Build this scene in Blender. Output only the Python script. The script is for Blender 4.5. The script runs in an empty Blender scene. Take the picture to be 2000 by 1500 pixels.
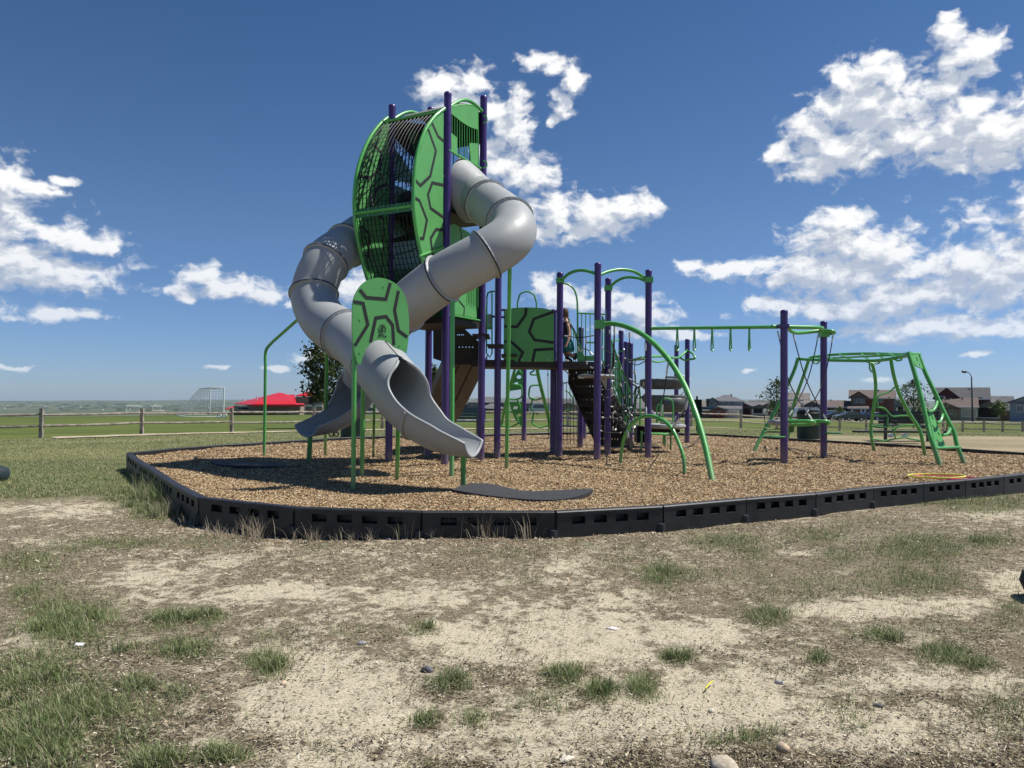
import bpy, math, random
import numpy as np
from mathutils import Vector, Matrix, noise as mnoise

rnd = random.Random(7)
NR = np.random.default_rng(11)
C = bpy.context.scene.collection
R = math.radians
V = Vector

# ------------------------------------------------------------------ camera
F = 1450.0            # focal length in photo pixels (photo 2000 x 1500)
EYE = 1.12            # eye height above the wood-chip surface (z = 0)
PITCH = math.atan(27.0 / F)
ROLL = R(0.4)
cam_d = bpy.data.cameras.new('camera')
cam_d.sensor_width = 36.0
cam_d.lens = F / 2000 * 36
cam_d.clip_start = 0.05
cam_d.clip_end = 60000
cam = bpy.data.objects.new('camera', cam_d)
C.objects.link(cam)
cam.matrix_world = Matrix.Translation((0, 0, EYE)) @ Matrix.Rotation(math.pi / 2 + PITCH, 4, 'X') @ Matrix.Rotation(ROLL, 4, 'Z')
bpy.context.scene.camera = cam

# ------------------------------------------------------------------ light
SUN = V((0.60, 0.14, 1.0)).normalized()
SUN_EL = math.asin(SUN.z)
SUN_AZ = math.atan2(SUN.x, SUN.y)
sd = bpy.data.lights.new('sun', 'SUN')
sd.energy = 5.0
sd.angle = R(0.53)
sd.color = (1.0, 0.955, 0.88)
so = bpy.data.objects.new('sun', sd)
C.objects.link(so)
so.rotation_euler = SUN.to_track_quat('Z', 'Y').to_euler()
so.location = (20, 5, 40)
vs = bpy.context.scene.view_settings
vs.view_transform = 'Standard'
vs.look = 'None'
vs.gamma = 1.0
vs.exposure = 0.22
vs.use_curve_mapping = False
cy = bpy.context.scene.cycles
cy.max_bounces = 6
cy.diffuse_bounces = 2
cy.glossy_bounces = 3
cy.transmission_bounces = 4
cy.transparent_max_bounces = 8
cy.volume_bounces = 0
cy.use_denoising = True

world = bpy.data.worlds.new('World')
bpy.context.scene.world = world
world.use_nodes = True
wt = world.node_tree
for n in list(wt.nodes):
    wt.nodes.remove(n)


class NT:
    """small helper to write node trees"""
    def __init__(s, tree):
        s.t = tree

    def n(s, kind, ins=None, **kw):
        nd = s.t.nodes.new(kind)
        for k, v in kw.items():
            setattr(nd, k, v)
        for k, v in (ins or {}).items():
            if isinstance(v, bpy.types.NodeSocket):
                s.t.links.new(v, nd.inputs[k])
            else:
                nd.inputs[k].default_value = v
        return nd

    def m(s, op, a, b=0.0, c=0.0, clamp=False):
        return s.n('ShaderNodeMath', {0: a, 1: b, 2: c}, operation=op, use_clamp=clamp).outputs[0]

    def ramp(s, fac, pts, interp='LINEAR'):
        nd = s.n('ShaderNodeValToRGB', {'Fac': fac})
        cr = nd.color_ramp
        cr.interpolation = interp
        while len(cr.elements) < len(pts):
            cr.elements.new(0.5)
        for e, (p, c) in zip(cr.elements, pts):
            e.position = p
            e.color = (*c, 1) if len(c) == 3 else c
        return nd.outputs['Color']

    def mix(s, fac, a, b, blend='MIX'):
        nd = s.n('ShaderNodeMix', data_type='RGBA', blend_type=blend)
        for sock, v in ((nd.inputs[0], fac), (nd.inputs[6], a), (nd.inputs[7], b)):
            if isinstance(v, bpy.types.NodeSocket):
                s.t.links.new(v, sock)
            elif sock.type == 'RGBA':
                sock.default_value = (*v, 1) if len(v) == 3 else v
            else:
                sock.default_value = v
        return nd.outputs[2]

    def noise(s, vec, scale, detail=4, rough=0.5, dim='3D', dist=0.0):
        return s.n('ShaderNodeTexNoise', {'Vector': vec, 'Scale': scale, 'Detail': detail, 'Roughness': rough, 'Distortion': dist}, noise_dimensions=dim)


# ---- geometry of the view, used to place things by what the photo shows at a known depth
CR, SR = math.cos(ROLL), math.sin(ROLL)
CP, SP = math.cos(PITCH), math.sin(PITCH)


def ray(u, v):
    x, y = (u - 1000) / F, -(v - 750) / F
    xx = x * CR - y * SR
    yy = x * SR + y * CR
    return V((xx, CP - yy * SP, SP + yy * CP))


def W(u, v, Y):
    """world point seen at photo pixel (u, v) that lies Y metres ahead"""
    d = ray(u, v)
    return V((0, 0, EYE)) + d * (Y / d.y)


def G(u, v, z=0.0):
    d = ray(u, v)
    return V((0, 0, EYE)) + d * ((z - EYE) / d.z)


def onplane(u, v, P, nrm):
    d = ray(u, v)
    o = V((0, 0, EYE))
    return o + d * ((V(P) - o).dot(nrm) / d.dot(nrm))


def proj(x, y, z):
    """numpy projection to photo pixels"""
    zz = z - EYE
    f = y * CP + zz * SP
    yy = (-y * SP + zz * CP)
    xr, yr = x / f, yy / f
    xi = xr * CR + yr * SR
    yi = -xr * SR + yr * CR
    return 1000 + xi * F, 750 - yi * F


# ---- sky with cumulus, in the world shader
def build_world():
    q = NT(wt)
    tc = q.n('ShaderNodeTexCoord').outputs['Generated']
    sep = q.n('ShaderNodeSeparateXYZ', {0: tc})
    az = q.m('ARCTAN2', sep.outputs[0], sep.outputs[1])
    el = q.m('ARCSINE', sep.outputs[2])
    sky = q.n('ShaderNodeTexSky', sky_type='NISHITA', sun_disc=False, sun_elevation=SUN_EL, sun_rotation=SUN_AZ,
              altitude=1500.0, air_density=1.0, dust_density=0.55, ozone_density=2.6)
    blobs = [(870,168,62,34),(925,152,44,32),(835,182,38,20),(905,205,70,40),(960,215,40,30),
      (1045,118,42,20),(1085,130,36,22),(1118,158,34,34),(1098,205,26,30),(1080,235,16,16),
      (1008,205,34,36),(1000,255,46,52),(985,320,62,62),(1040,345,56,42),(1080,415,66,50),(1060,460,60,24),(1150,415,70,40),(1215,412,62,38),(1262,408,44,26),(1150,445,100,26),
      (1640,150,30,34),(1700,148,42,40),(1752,132,26,28),(1720,205,95,62),(1650,205,55,52),(1592,250,50,40),(1520,298,36,22),(1602,325,64,30),(1640,290,95,48),(1780,262,115,46),(1838,172,42,22),(1882,250,105,50),(1960,272,78,46),(1920,312,62,22),(1902,212,30,24),
      (1855,25,14,9),(1860,72,22,30),(1880,115,36,20),(1912,100,36,30),(1900,140,30,14),
      (1640,430,52,26),(1618,470,66,42),(1702,490,86,42),(1745,500,44,34),(1622,530,140,44),(1560,515,64,18),(1592,602,110,26),(1712,600,120,34),(1900,515,110,36),(1960,540,64,66),(1800,575,150,34),(1452,520,52,20),(1402,532,56,20),(1350,520,40,14),(1885,642,150,22),(1760,640,110,14),(1650,545,150,34),(1500,592,50,14),
      (1060,555,32,32),(1100,580,66,30),(1172,590,64,34),(1242,602,60,30),(1285,618,50,18),(1250,642,90,16),(1350,652,60,12),
      (8,370,34,50),(-5,440,34,44),(62,365,34,16),(90,378,30,8),(125,358,22,8),(5,505,60,34),(80,530,98,32),(140,545,62,14),(122,467,48,26),(190,482,48,18),(40,545,80,18),
      (402,535,48,22),(452,560,78,24),(350,572,40,12),(525,577,42,16),(590,595,42,14),(690,560,44,34),(640,600,40,14),
      (102,612,62,14),(430,718,24,5),(540,722,24,5),(610,705,40,14),(1905,697,20,5),(1460,725,24,6),(1335,735,14,6),(30,715,20,4),(1710,745,34,6)]
    # a few more outside the frame so the sky goes on as it is inside it
    blobs += [(-300,420,160,60),(-520,560,140,30),(2350,420,180,70),(2600,560,220,40),(2500,160,140,60),(-500,140,120,50)]
    uv = q.n('ShaderNodeCombineXYZ', {0: az, 1: el, 2: 0.0}).outputs[0]
    # field group: smooth union of ellipses around the blob centres
    g = bpy.data.node_groups.new('cloud_field', 'ShaderNodeTree')
    g.interface.new_socket('P', in_out='INPUT', socket_type='NodeSocketVector')
    g.interface.new_socket('D', in_out='OUTPUT', socket_type='NodeSocketFloat')
    gq = NT(g)
    gi = gq.n('NodeGroupInput').outputs[0]
    acc = None
    for (u, v, ru, rv) in blobs:
        d = ray(u, v).normalized()
        a0, e0 = math.atan2(d.x, d.y), math.asin(d.z)
        k = F / (1 + ((u - 1000) / F) ** 2) ** 0.0
        ia, ie = k / ru / (1 + ((u - 1000) / F) ** 2), k / rv / math.sqrt(1 + ((u - 1000) / F) ** 2)
        q1 = gq.n('ShaderNodeVectorMath', {0: gi, 1: (ia, ie, 0), 2: (-a0 * ia, -e0 * ie, 0)}, operation='MULTIPLY_ADD').outputs[0]
        L = gq.n('ShaderNodeVectorMath', {0: q1}, operation='LENGTH').outputs['Value']
        acc = L if acc is None else gq.n('ShaderNodeMath', {0: acc, 1: L, 2: 0.25}, operation='SMOOTH_MIN').outputs[0]
    go = gq.n('NodeGroupOutput')
    g.links.new(acc, go.inputs[0])

    def field(off, det):
        p0 = q.n('ShaderNodeVectorMath', {0: uv, 1: off}, operation='ADD').outputs[0]
        wv = q.noise(p0, 26.0, 3, 0.55)
        w1 = q.n('ShaderNodeVectorMath', {0: wv.outputs['Color'], 1: (0.5, 0.5, 0.5)}, operation='SUBTRACT').outputs[0]
        w2 = q.n('ShaderNodeVectorMath', {0: w1, 1: (0.034, 0.022, 0)}, operation='MULTIPLY').outputs[0]
        p1 = q.n('ShaderNodeVectorMath', {0: p0, 1: w2}, operation='ADD').outputs[0]
        gn = q.n('ShaderNodeGroup', node_tree=g)
        wt.links.new(p1, gn.inputs[0])
        dd = q.m('MINIMUM', gn.outputs[0], 3.0)
        sc = q.n('ShaderNodeVectorMath', {0: p1, 1: (1.0, 1.45, 1)}, operation='MULTIPLY').outputs[0]
        nz = q.noise(sc, 42.0, det, 0.54)
        nb = q.m('MULTIPLY', q.m('SUBTRACT', nz.outputs['Fac'], 0.5), 2.3)
        return q.m('ADD', q.m('SUBTRACT', 1.01, dd), nb), nz.outputs['Fac']
    d0, n0 = field((0, 0, 0), 8)
    d1, n1 = field((0.010, 0.020, 0), 5)
    alpha = q.n('ShaderNodeMapRange', {0: d0, 1: -0.08, 2: 0.66, 3: 0.0, 4: 1.0}, interpolation_type='SMOOTHSTEP').outputs[0]
    # light: little cloud towards the sun is bright, much is shaded
    shade = q.n('ShaderNodeMapRange', {0: q.m('SUBTRACT', d1, q.m('MULTIPLY', d0, 0.55)), 1: -0.30, 2: 0.50, 3: 1.0, 4: 0.0}, interpolation_type='SMOOTHSTEP').outputs[0]
    ccol = q.mix(shade, (0.43, 0.48, 0.57), (0.86, 0.865, 0.87))
    # low clouds pick up the haze of the horizon
    hz = q.n('ShaderNodeMapRange', {0: el, 1: 0.0, 2: 0.2, 3: 0.55, 4: 0.0}).outputs[0]
    skyc = q.n('ShaderNodeVectorMath', {0: sky.outputs[0], 1: (0.088, 0.088, 0.088)}, operation='MULTIPLY').outputs[0]
    skyg = q.n('ShaderNodeGamma', {0: skyc, 1: 1.0}).outputs[0]
    t1 = q.n('ShaderNodeMapRange', {0: el, 1: 0.0, 2: 0.22}).outputs[0]
    t2 = q.n('ShaderNodeMapRange', {0: el, 1: 0.22, 2: 0.5}).outputs[0]
    grade = q.mix(t2, q.mix(t1, (0.52, 0.65, 0.97), (0.61, 0.745, 0.89)), (0.45, 0.665, 0.86))
    skym = q.n('ShaderNodeVectorMath', {0: skyg, 1: grade}, operation='MULTIPLY').outputs[0]
    cc = q.mix(hz, ccol, skym)
    above = q.n('ShaderNodeMapRange', {0: el, 1: 0.005, 2: 0.03, 3: 0.0, 4: 1.0}).outputs[0]
    fin = q.mix(q.m('MULTIPLY', alpha, above), skym, cc)
    bg = q.n('ShaderNodeBackground', {'Color': fin, 'Strength': 1.0})
    out = q.n('ShaderNodeOutputWorld')
    wt.links.new(bg.outputs[0], out.inputs[0])


build_world()
world.cycles.sampling_method = 'MANUAL'
world.cycles.sample_map_resolution = 256

# ------------------------------------------------------------------ materials
MATS = {}


def mat(name, col, rough=0.6, var=0.12, nscale=8.0, bump=0.0, bscale=40.0, metal=0.0, coat=0.0, spec=0.5, col2=None, trans=0.0, attr=None, detail=4, dust=0.0):
    if name in MATS:
        return MATS[name]
    m = bpy.data.materials.new(name)
    m.use_nodes = True
    t = m.node_tree
    q = NT(t)
    b = t.nodes['Principled BSDF']
    tc = q.n('ShaderNodeTexCoord').outputs['Object']
    nz = q.noise(tc, nscale, detail, 0.55).outputs['Fac']
    c2 = col2 if col2 else tuple(min(1, c * (1 + 2.2 * var)) for c in col)
    c1 = tuple(c * (1 - 1.4 * var) for c in col)
    colr = q.ramp(nz, [(0.3, c1), (0.7, c2)])
    if attr:
        a = q.n('ShaderNodeAttribute', attribute_name=attr).outputs['Color']
        colr = q.mix(1.0, colr, a, 'MULTIPLY')
    if dust:
        P = q.n('ShaderNodeNewGeometry').outputs['Position']
        zz_ = q.n('ShaderNodeSeparateXYZ', {0: P}).outputs[2]
        dn = q.noise(P, 6.0, 5, 0.65).outputs['Fac']
        low = q.n('ShaderNodeMapRange', {0: q.m('ADD', zz_, q.m('MULTIPLY', dn, -0.5)), 1: -0.30, 2: 0.12, 3: 0.6, 4: 0.0}).outputs[0]
        scf = q.n('ShaderNodeMapRange', {0: q.noise(q.n('ShaderNodeVectorMath', {0: P, 1: (9, 9, 2.2)}, operation='MULTIPLY').outputs[0], 1.6, 6, 0.7).outputs['Fac'], 1: 0.52, 2: 0.75, 3: 0.0, 4: dust}).outputs[0]
        colr = q.mix(q.m('MAXIMUM', low, scf), colr, (0.30, 0.25, 0.19))
        rr_ = q.n('ShaderNodeMapRange', {0: dn, 1: 0.3, 2: 0.7, 3: rough * 0.85, 4: min(1, rough * 1.3)}).outputs[0]
        t.links.new(rr_, b.inputs['Roughness'])
    t.links.new(colr, b.inputs['Base Color'])
    b.inputs['Roughness'].default_value = rough
    b.inputs['Metallic'].default_value = metal
    b.inputs['Specular IOR Level'].default_value = spec
    if coat:
        b.inputs['Coat Weight'].default_value = coat
        b.inputs['Coat Roughness'].default_value = 0.12
    if bump:
        bn = q.noise(tc, bscale, 5, 0.6).outputs['Fac']
        bp = q.n('ShaderNodeBump', {'Height': bn, 'Strength': bump, 'Distance': 0.02}).outputs[0]
        t.links.new(bp, b.inputs['Normal'])
    if trans:
        tr = q.n('ShaderNodeBsdfTranslucent', {'Color': colr})
        ms = q.n('ShaderNodeMixShader', {0: trans})
        t.links.new(b.outputs[0], ms.inputs[1])
        t.links.new(tr.outputs[0], ms.inputs[2])
        t.links.new(ms.outputs[0], t.nodes['Material Output'].inputs[0])
    MATS[name] = m
    return m


PURPLE = mat('purple_powder_coat', (0.050, 0.017, 0.160), 0.38, 0.06, 3, bump=0.05, bscale=300, coat=0.35, dust=0.14)
GREEN = mat('green_powder_coat', (0.085, 0.40, 0.085), 0.36, 0.05, 3, bump=0.05, bscale=300, coat=0.3, dust=0.14)
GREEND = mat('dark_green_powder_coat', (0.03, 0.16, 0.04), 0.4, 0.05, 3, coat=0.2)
PANEL = mat('green_plastic_sheet', (0.115, 0.42, 0.12), 0.5, 0.04, 2.5, bump=0.06, bscale=160, trans=0.10, dust=0.10)
INLAY = mat('black_inlay', (0.012, 0.013, 0.014), 0.6, 0.1)
BLACK = mat('black_coating', (0.009, 0.010, 0.010), 0.5, 0.1, spec=0.22)
TUBEG = mat('granite_grey_plastic', (0.335, 0.35, 0.352), 0.48, 0.07, 260, bump=0.08, bscale=500, detail=2, dust=0.22)
TUBEG2 = mat('grey_flange_plastic', (0.31, 0.325, 0.33), 0.45, 0.05, 100, dust=0.14)
SEAM = mat('dark_rubber_seam', (0.025, 0.027, 0.028), 0.6)
DECK = mat('brown_black_deck', (0.022, 0.017, 0.014), 0.6, 0.1)
CHUTEB = mat('brown_grey_plastic', (0.115, 0.10, 0.085), 0.55, 0.08)
METAL = mat('aluminium', (0.55, 0.56, 0.56), 0.35, 0.06, metal=0.7)
CABLE = mat('black_cable', (0.015, 0.015, 0.016), 0.6)
CONN = mat('pale_connector', (0.62, 0.62, 0.60), 0.4, 0.05, metal=0.2)
STEPG = mat('pale_grey_plastic', (0.34, 0.35, 0.35), 0.5, 0.06)
WHITE = mat('white_paint', (0.75, 0.76, 0.75), 0.5, 0.03)
WOODF = mat('weathered_fence_wood', (0.26, 0.23, 0.19), 0.9, 0.30, 7, bump=0.4, bscale=30)
BARK = mat('tree_bark', (0.11, 0.09, 0.07), 0.9, 0.25, 20, bump=0.4)
RUBBER = mat('black_rubber_mat', (0.028, 0.030, 0.033), 0.8, 0.2, 20, bump=0.3, bscale=80)
CURB = mat('black_recycled_plastic', (0.014, 0.015, 0.017), 0.5, 0.3, 6, bump=0.2, bscale=90)
DARKIN = mat('dark_pane_and_painted_shade', (0.006, 0.006, 0.006), 0.8)  # near-black; paints the shade of open garages, porches and slide mouth, also panes
STEEL = mat('painted_dark_steel', (0.02, 0.025, 0.03), 0.4)


# ------------------------------------------------------------------ mesh building
class MB:
    def __init__(s):
        s.v = []
        s.f = []

    def add(s, vs, fs):
        k = len(s.v)
        s.v += [tuple(p) for p in vs]
        s.f += [tuple(i + k for i in f) for f in fs]
        return s

    def box(s, c, d, rot=None, taper=1.0):
        c = V(c)
        vs = []
        for z in (-1, 1):
            k = taper if z > 0 else 1
            for x, y in ((-1, -1), (1, -1), (1, 1), (-1, 1)):
                p = V((x * d[0] / 2 * k, y * d[1] / 2 * k, z * d[2] / 2))
                if rot is not None:
                    p = rot @ p
                vs.append(c + p)
        return s.add(vs, [(0, 3, 2, 1), (4, 5, 6, 7), (0, 1, 5, 4), (1, 2, 6, 5), (2, 3, 7, 6), (3, 0, 4, 7)])

    def beam(s, a, b, w, h=None, up=V((0, 0, 1))):
        """box running from a to b"""
        a, b = V(a), V(b)
        h = h or w
        t = (b - a)
        L = t.length
        t.normalize()
        r = t.cross(up)
        if r.length < 1e-4:
            r = V((1, 0, 0))
        r.normalize()
        u = r.cross(t)
        M = Matrix((r, t, u)).transposed()
        return s.box((a + b) / 2, (w, L, h), M)

    def tube(s, pts, r, seg=10, cap=True, closed=False, flat=1.0):
        pts = [V(p) for p in pts]
        n = len(pts)
        rs = r if isinstance(r, (list, tuple)) else [r] * n
        vs, fs = [], []
        prev = None
        for i, p in enumerate(pts):
            if closed:
                t = (pts[(i + 1) % n] - pts[i - 1]).normalized()
            else:
                t = (pts[min(i + 1, n - 1)] - pts[max(i - 1, 0)]).normalized()
            if prev is None:
                a = V((0, 0, 1)) if abs(t.z) < 0.9 else V((1, 0, 0))
                x = t.cross(a).normalized()
            else:
                x = (prev - t * prev.dot(t)).normalized()
            prev = x
            y = t.cross(x)
            for k in range(seg):
                an = 2 * math.pi * k / seg
                vs.append(p + (x * math.cos(an) + y * math.sin(an) * flat) * rs[i])
        for i in range(n if closed else n - 1):
            j = (i + 1) % n
            for k in range(seg):
                l = (k + 1) % seg
                fs.append((i * seg + k, i * seg + l, j * seg + l, j * seg + k))
        if cap and not closed:
            fs.append(tuple(range(seg))[::-1])
            fs.append(tuple((n - 1) * seg + k for k in range(seg)))
        return s.add(vs, fs)

    def lathe(s, base, prof, seg=16, axis=V((0, 0, 1)), caps=True):
        """prof: (radius, height) pairs"""
        base = V(base)
        z = V(axis).normalized()
        a = V((1, 0, 0)) if abs(z.x) < 0.9 else V((0, 1, 0))
        x = (a - z * a.dot(z)).normalized()
        y = z.cross(x)
        vs, fs = [], []
        for (r, h) in prof:
            for k in range(seg):
                an = 2 * math.pi * k / seg
                vs.append(base + z * h + (x * math.cos(an) + y * math.sin(an)) * r)
        for i in range(len(prof) - 1):
            for k in range(seg):
                l = (k + 1) % seg
                fs.append((i * seg + k, i * seg + l, (i + 1) * seg + l, (i + 1) * seg + k))
        if caps:
            fs.append(tuple(range(seg))[::-1])
            fs.append(tuple((len(prof) - 1) * seg + k for k in range(seg)))
        return s.add(vs, fs)

    def prism(s, poly, off):
        """extrude polygon (3D points) by vector off, centred"""
        off = V(off)
        n = len(poly)
        vs = [V(p) - off / 2 for p in poly] + [V(p) + off / 2 for p in poly]
        fs = [tuple(range(n))[::-1], tuple(range(n, 2 * n))]
        for i in range(n):
            j = (i + 1) % n
            fs.append((i, j, n + j, n + i))
        return s.add(vs, fs)

    def strip(s, pts, w, off, nrm):
        """flat band of width w along pts lying in plane with normal nrm, thickness |off|"""
        pts = [V(p) for p in pts]
        nrm = V(nrm).normalized()
        L, Rr = [], []
        for i, p in enumerate(pts):
            d0 = (p - pts[i - 1]).normalized() if i else None
            d1 = (pts[i + 1] - p).normalized() if i < len(pts) - 1 else None
            if d0 is None: d0 = d1
            if d1 is None: d1 = d0
            t = (d0 + d1).normalized()
            sd_ = t.cross(nrm).normalized()
            k = 1 / max(0.45, sd_.dot(d0.cross(nrm).normalized()))
            L.append(p + sd_ * w / 2 * k)
            Rr.append(p - sd_ * w / 2 * k)
        o = nrm * off / 2
        for i in range(len(pts) - 1):
            q = [L[i], L[i + 1], Rr[i + 1], Rr[i]]
            s.add([p - o for p in q] + [p + o for p in q],
                  [(0, 3, 2, 1), (4, 5, 6, 7), (0, 1, 5, 4), (1, 2, 6, 5), (2, 3, 7, 6), (3, 0, 4, 7)])
        return s


def mesh_from(name, v, f, material, smooth=True):
    me = bpy.data.meshes.new(name)
    me.from_pydata(v, [], f)
    if material:
        for m in (material if isinstance(material, (list, tuple)) else [material]):
            me.materials.append(m)
    if smooth:
        me.shade_smooth()
        try:
            me.set_sharp_from_angle(angle=R(38))
        except Exception:
            pass
    return me


def put(name, mb, material, parent=None, smooth=True, at=None):
    """link a mesh given in world coordinates; at = origin for a top-level object"""
    v = mb.v
    if at is not None:
        v = [(a[0] - at[0], a[1] - at[1], a[2] - at[2]) for a in v]
    o = bpy.data.objects.new(name, mesh_from(name, v, mb.f, material, smooth))
    C.objects.link(o)
    if at is not None:
        o.location = at
    if parent is not None:
        adopt(o, parent)
    return o


WORLD_OF = {}


def wmat(o):
    m = Matrix.Translation(o.location) @ o.rotation_euler.to_matrix().to_4x4() @ Matrix.Diagonal((*o.scale, 1))
    if o.parent:
        return wmat(o.parent) @ o.matrix_parent_inverse @ m
    return m


def adopt(o, parent):
    o.parent = parent
    o.matrix_parent_inverse = wmat(parent).inverted()


def tag(o, label=None, cat=None, group=None, kind=None):
    if label: o['label'] = label
    if cat: o['category'] = cat
    if group: o['group'] = group
    if kind: o['kind'] = kind
    return o


def thing(name, loc, label, cat, group=None, rz=0.0):
    o = bpy.data.objects.new(name, None)
    o.empty_display_size = 0.2
    C.objects.link(o)
    o.location = loc
    o.rotation_euler = (0, 0, rz)
    return tag(o, label, cat, group)


def copy_tree(o, parent=None):
    c = o.copy()
    C.objects.link(c)
    c.parent = parent
    for ch in [x for x in bpy.data.objects if x.parent == o]:
        copy_tree(ch, c)
    return c


def holed_sheet(outer, holes, th):
    """flat sheet with real holes cut through it (all loops are 3D points in one plane)"""
    from mathutils.geometry import tessellate_polygon
    n = (outer[1] - outer[0]).cross(outer[2] - outer[1]).normalized()
    loops = [outer] + holes
    flat = [p for l in loops for p in l]
    tri = tessellate_polygon(loops)
    k = len(flat)
    m = MB()
    vs = [p - n * th / 2 for p in flat] + [p + n * th / 2 for p in flat]
    fs = [tuple(t) for t in tri] + [tuple(i + k for i in t[::-1]) for t in tri]
    o = 0
    for l in loops:
        c = len(l)
        fs += [(o + i, o + (i + 1) % c, k + o + (i + 1) % c, k + o + i) for i in range(c)]
        o += c
    return m.add(vs, fs)


def smooth_path(pts, n=8):
    """Catmull-Rom through 3D (or n-D) points"""
    P = [np.array(p, float) for p in pts]
    P = [2 * P[0] - P[1]] + P + [2 * P[-1] - P[-2]]
    out = []
    for i in range(1, len(P) - 2):
        for k in range(n):
            t = k / n
            a, b, c, d = P[i - 1], P[i], P[i + 1], P[i + 2]
            out.append(0.5 * ((2 * b) + (c - a) * t + (2 * a - 5 * b + 4 * c - d) * t * t + (3 * b - a - 3 * c + d) * t ** 3))
    out.append(P[-2])
    return out


def sp3(pts, n=6):
    return [V(p) for p in smooth_path([tuple(p) for p in pts], n)]


def sm(a, b, x):
    t = np.clip((x - a) / (b - a), 0, 1)
    return t * t * (3 - 2 * t)

# ------------------------------------------------------------------ the ground
def gfun(X, Y):
    X = np.asarray(X, float)
    Y = np.asarray(Y, float)
    a = 11 + 3.5 * sm(-2.0, -6.0, X)
    z = -0.25 + 0.20 * sm(0, 5, Y - a) + 0.045 * sm(-3.2, -0.5, X) * sm(4, 6.5, Y) * sm(12, 9, Y)
    z = z - 0.013 * np.maximum(0, -X - 4) * sm(14, 20, Y)
    Yc = np.clip(Y, 24, 250)
    z = z - 0.0175 * (Yc - 24) - 0.5 * sm(8, 22, X) * sm(30, 42, Y)
    r = np.hypot(X, Y)
    az = np.arctan2(X, Y)
    e = 195 + 75 * sm(-0.62, -0.35, az)
    rr = np.maximum(r, 1)
    val = np.interp(np.log(rr), np.log([200, 320, 600, 1500, 4000, 7000, 11000, 15000, 19000, 30000]),
                    [0, -6, -16, -42, -70, -66, -38, -4, 2, -30])
    val = val + sm(1500, 5000, r) * (9 * np.sin(X / 900 + 1) * np.cos(Y / 1300) + 5 * np.sin(X / 370 + Y / 610)) * np.where(r > 13000, 0.6, 1)
    z = z + np.where(r > e, val * sm(0, 60, r - e), 0)
    # gentle lumps near the viewer
    z = z + 0.014 * np.sin(X * 2.1 + 1.3 * np.sin(Y * 1.7)) * np.sin(Y * 2.6 + X * 0.7) * sm(40, 10, r)
    z = z + (0.007 * np.sin(7 * X + 3 * np.sin(4.1 * Y)) * np.sin(9 * Y + 2 * np.sin(5.3 * X)) + 0.004 * np.sin(17 * X + 1.3 * Y) * np.sin(15 * Y - 2.2 * X)) * sm(16, 8, r)
    return z


def gz(x, y):
    return float(gfun(x, y))


# top line of the timber border, read off the photo and put on the ground
front = [(252, 885), (277, 903), (296, 913), (318, 928), (348, 947), (396, 971), (580, 990), (825, 998), (1083, 998), (1290, 987), (1452, 973), (1587, 963), (1699, 951), (1797, 943), (1879, 936.5), (1954, 929), (2025, 921), (2100, 913), (2180, 905)]
back = [(2340, 897), (2250, 893.5), (2120, 889), (2000, 884), (1890, 876.5), (1800, 870.5), (1700, 864.5), (1625, 860.5), (1559, 857), (1500, 853.5), (1430, 849.5), (1360, 846.3), (1290, 845.2), (1220, 844.6), (1150, 844.2), (1076, 844.2), (1005, 846), (942, 848), (870, 849), (800, 850), (735, 851.5), (665, 854.5), (590, 859), (518, 863.5), (440, 868), (350, 874.5)]
FR = [G(u, v, 0.05) for u, v in front]
BK = [G(u, v, 0.06) for u, v in back]
BORDER = FR + BK
PX = np.array([p.x for p in BORDER])
PY = np.array([p.y for p in BORDER])


def inside(x, y):
    x = np.asarray(x, float)
    y = np.asarray(y, float)
    res = np.zeros(x.shape, bool)
    n = len(PX)
    for i in range(n):
        x0, y0, x1, y1 = PX[i - 1], PY[i - 1], PX[i], PY[i]
        c = ((y0 > y) != (y1 > y))
        res ^= c & (x < (x1 - x0) * (y - y0) / ((y1 - y0) if y1 != y0 else 1e-9) + x0)
    return res


def nearest_border(x, y):
    best = np.full(x.shape, 1e9)
    bx, by = x.copy(), y.copy()
    n = len(PX)
    for i in range(n):
        x0, y0, dx, dy = PX[i - 1], PY[i - 1], PX[i] - PX[i - 1], PY[i] - PY[i - 1]
        t = np.clip(((x - x0) * dx + (y - y0) * dy) / (dx * dx + dy * dy), 0, 1)
        qx, qy = x0 + t * dx, y0 + t * dy
        d = np.hypot(x - qx, y - qy)
        m = d < best
        best[m] = d[m]
        bx[m] = qx[m]
        by[m] = qy[m]
    return bx, by, best


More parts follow.
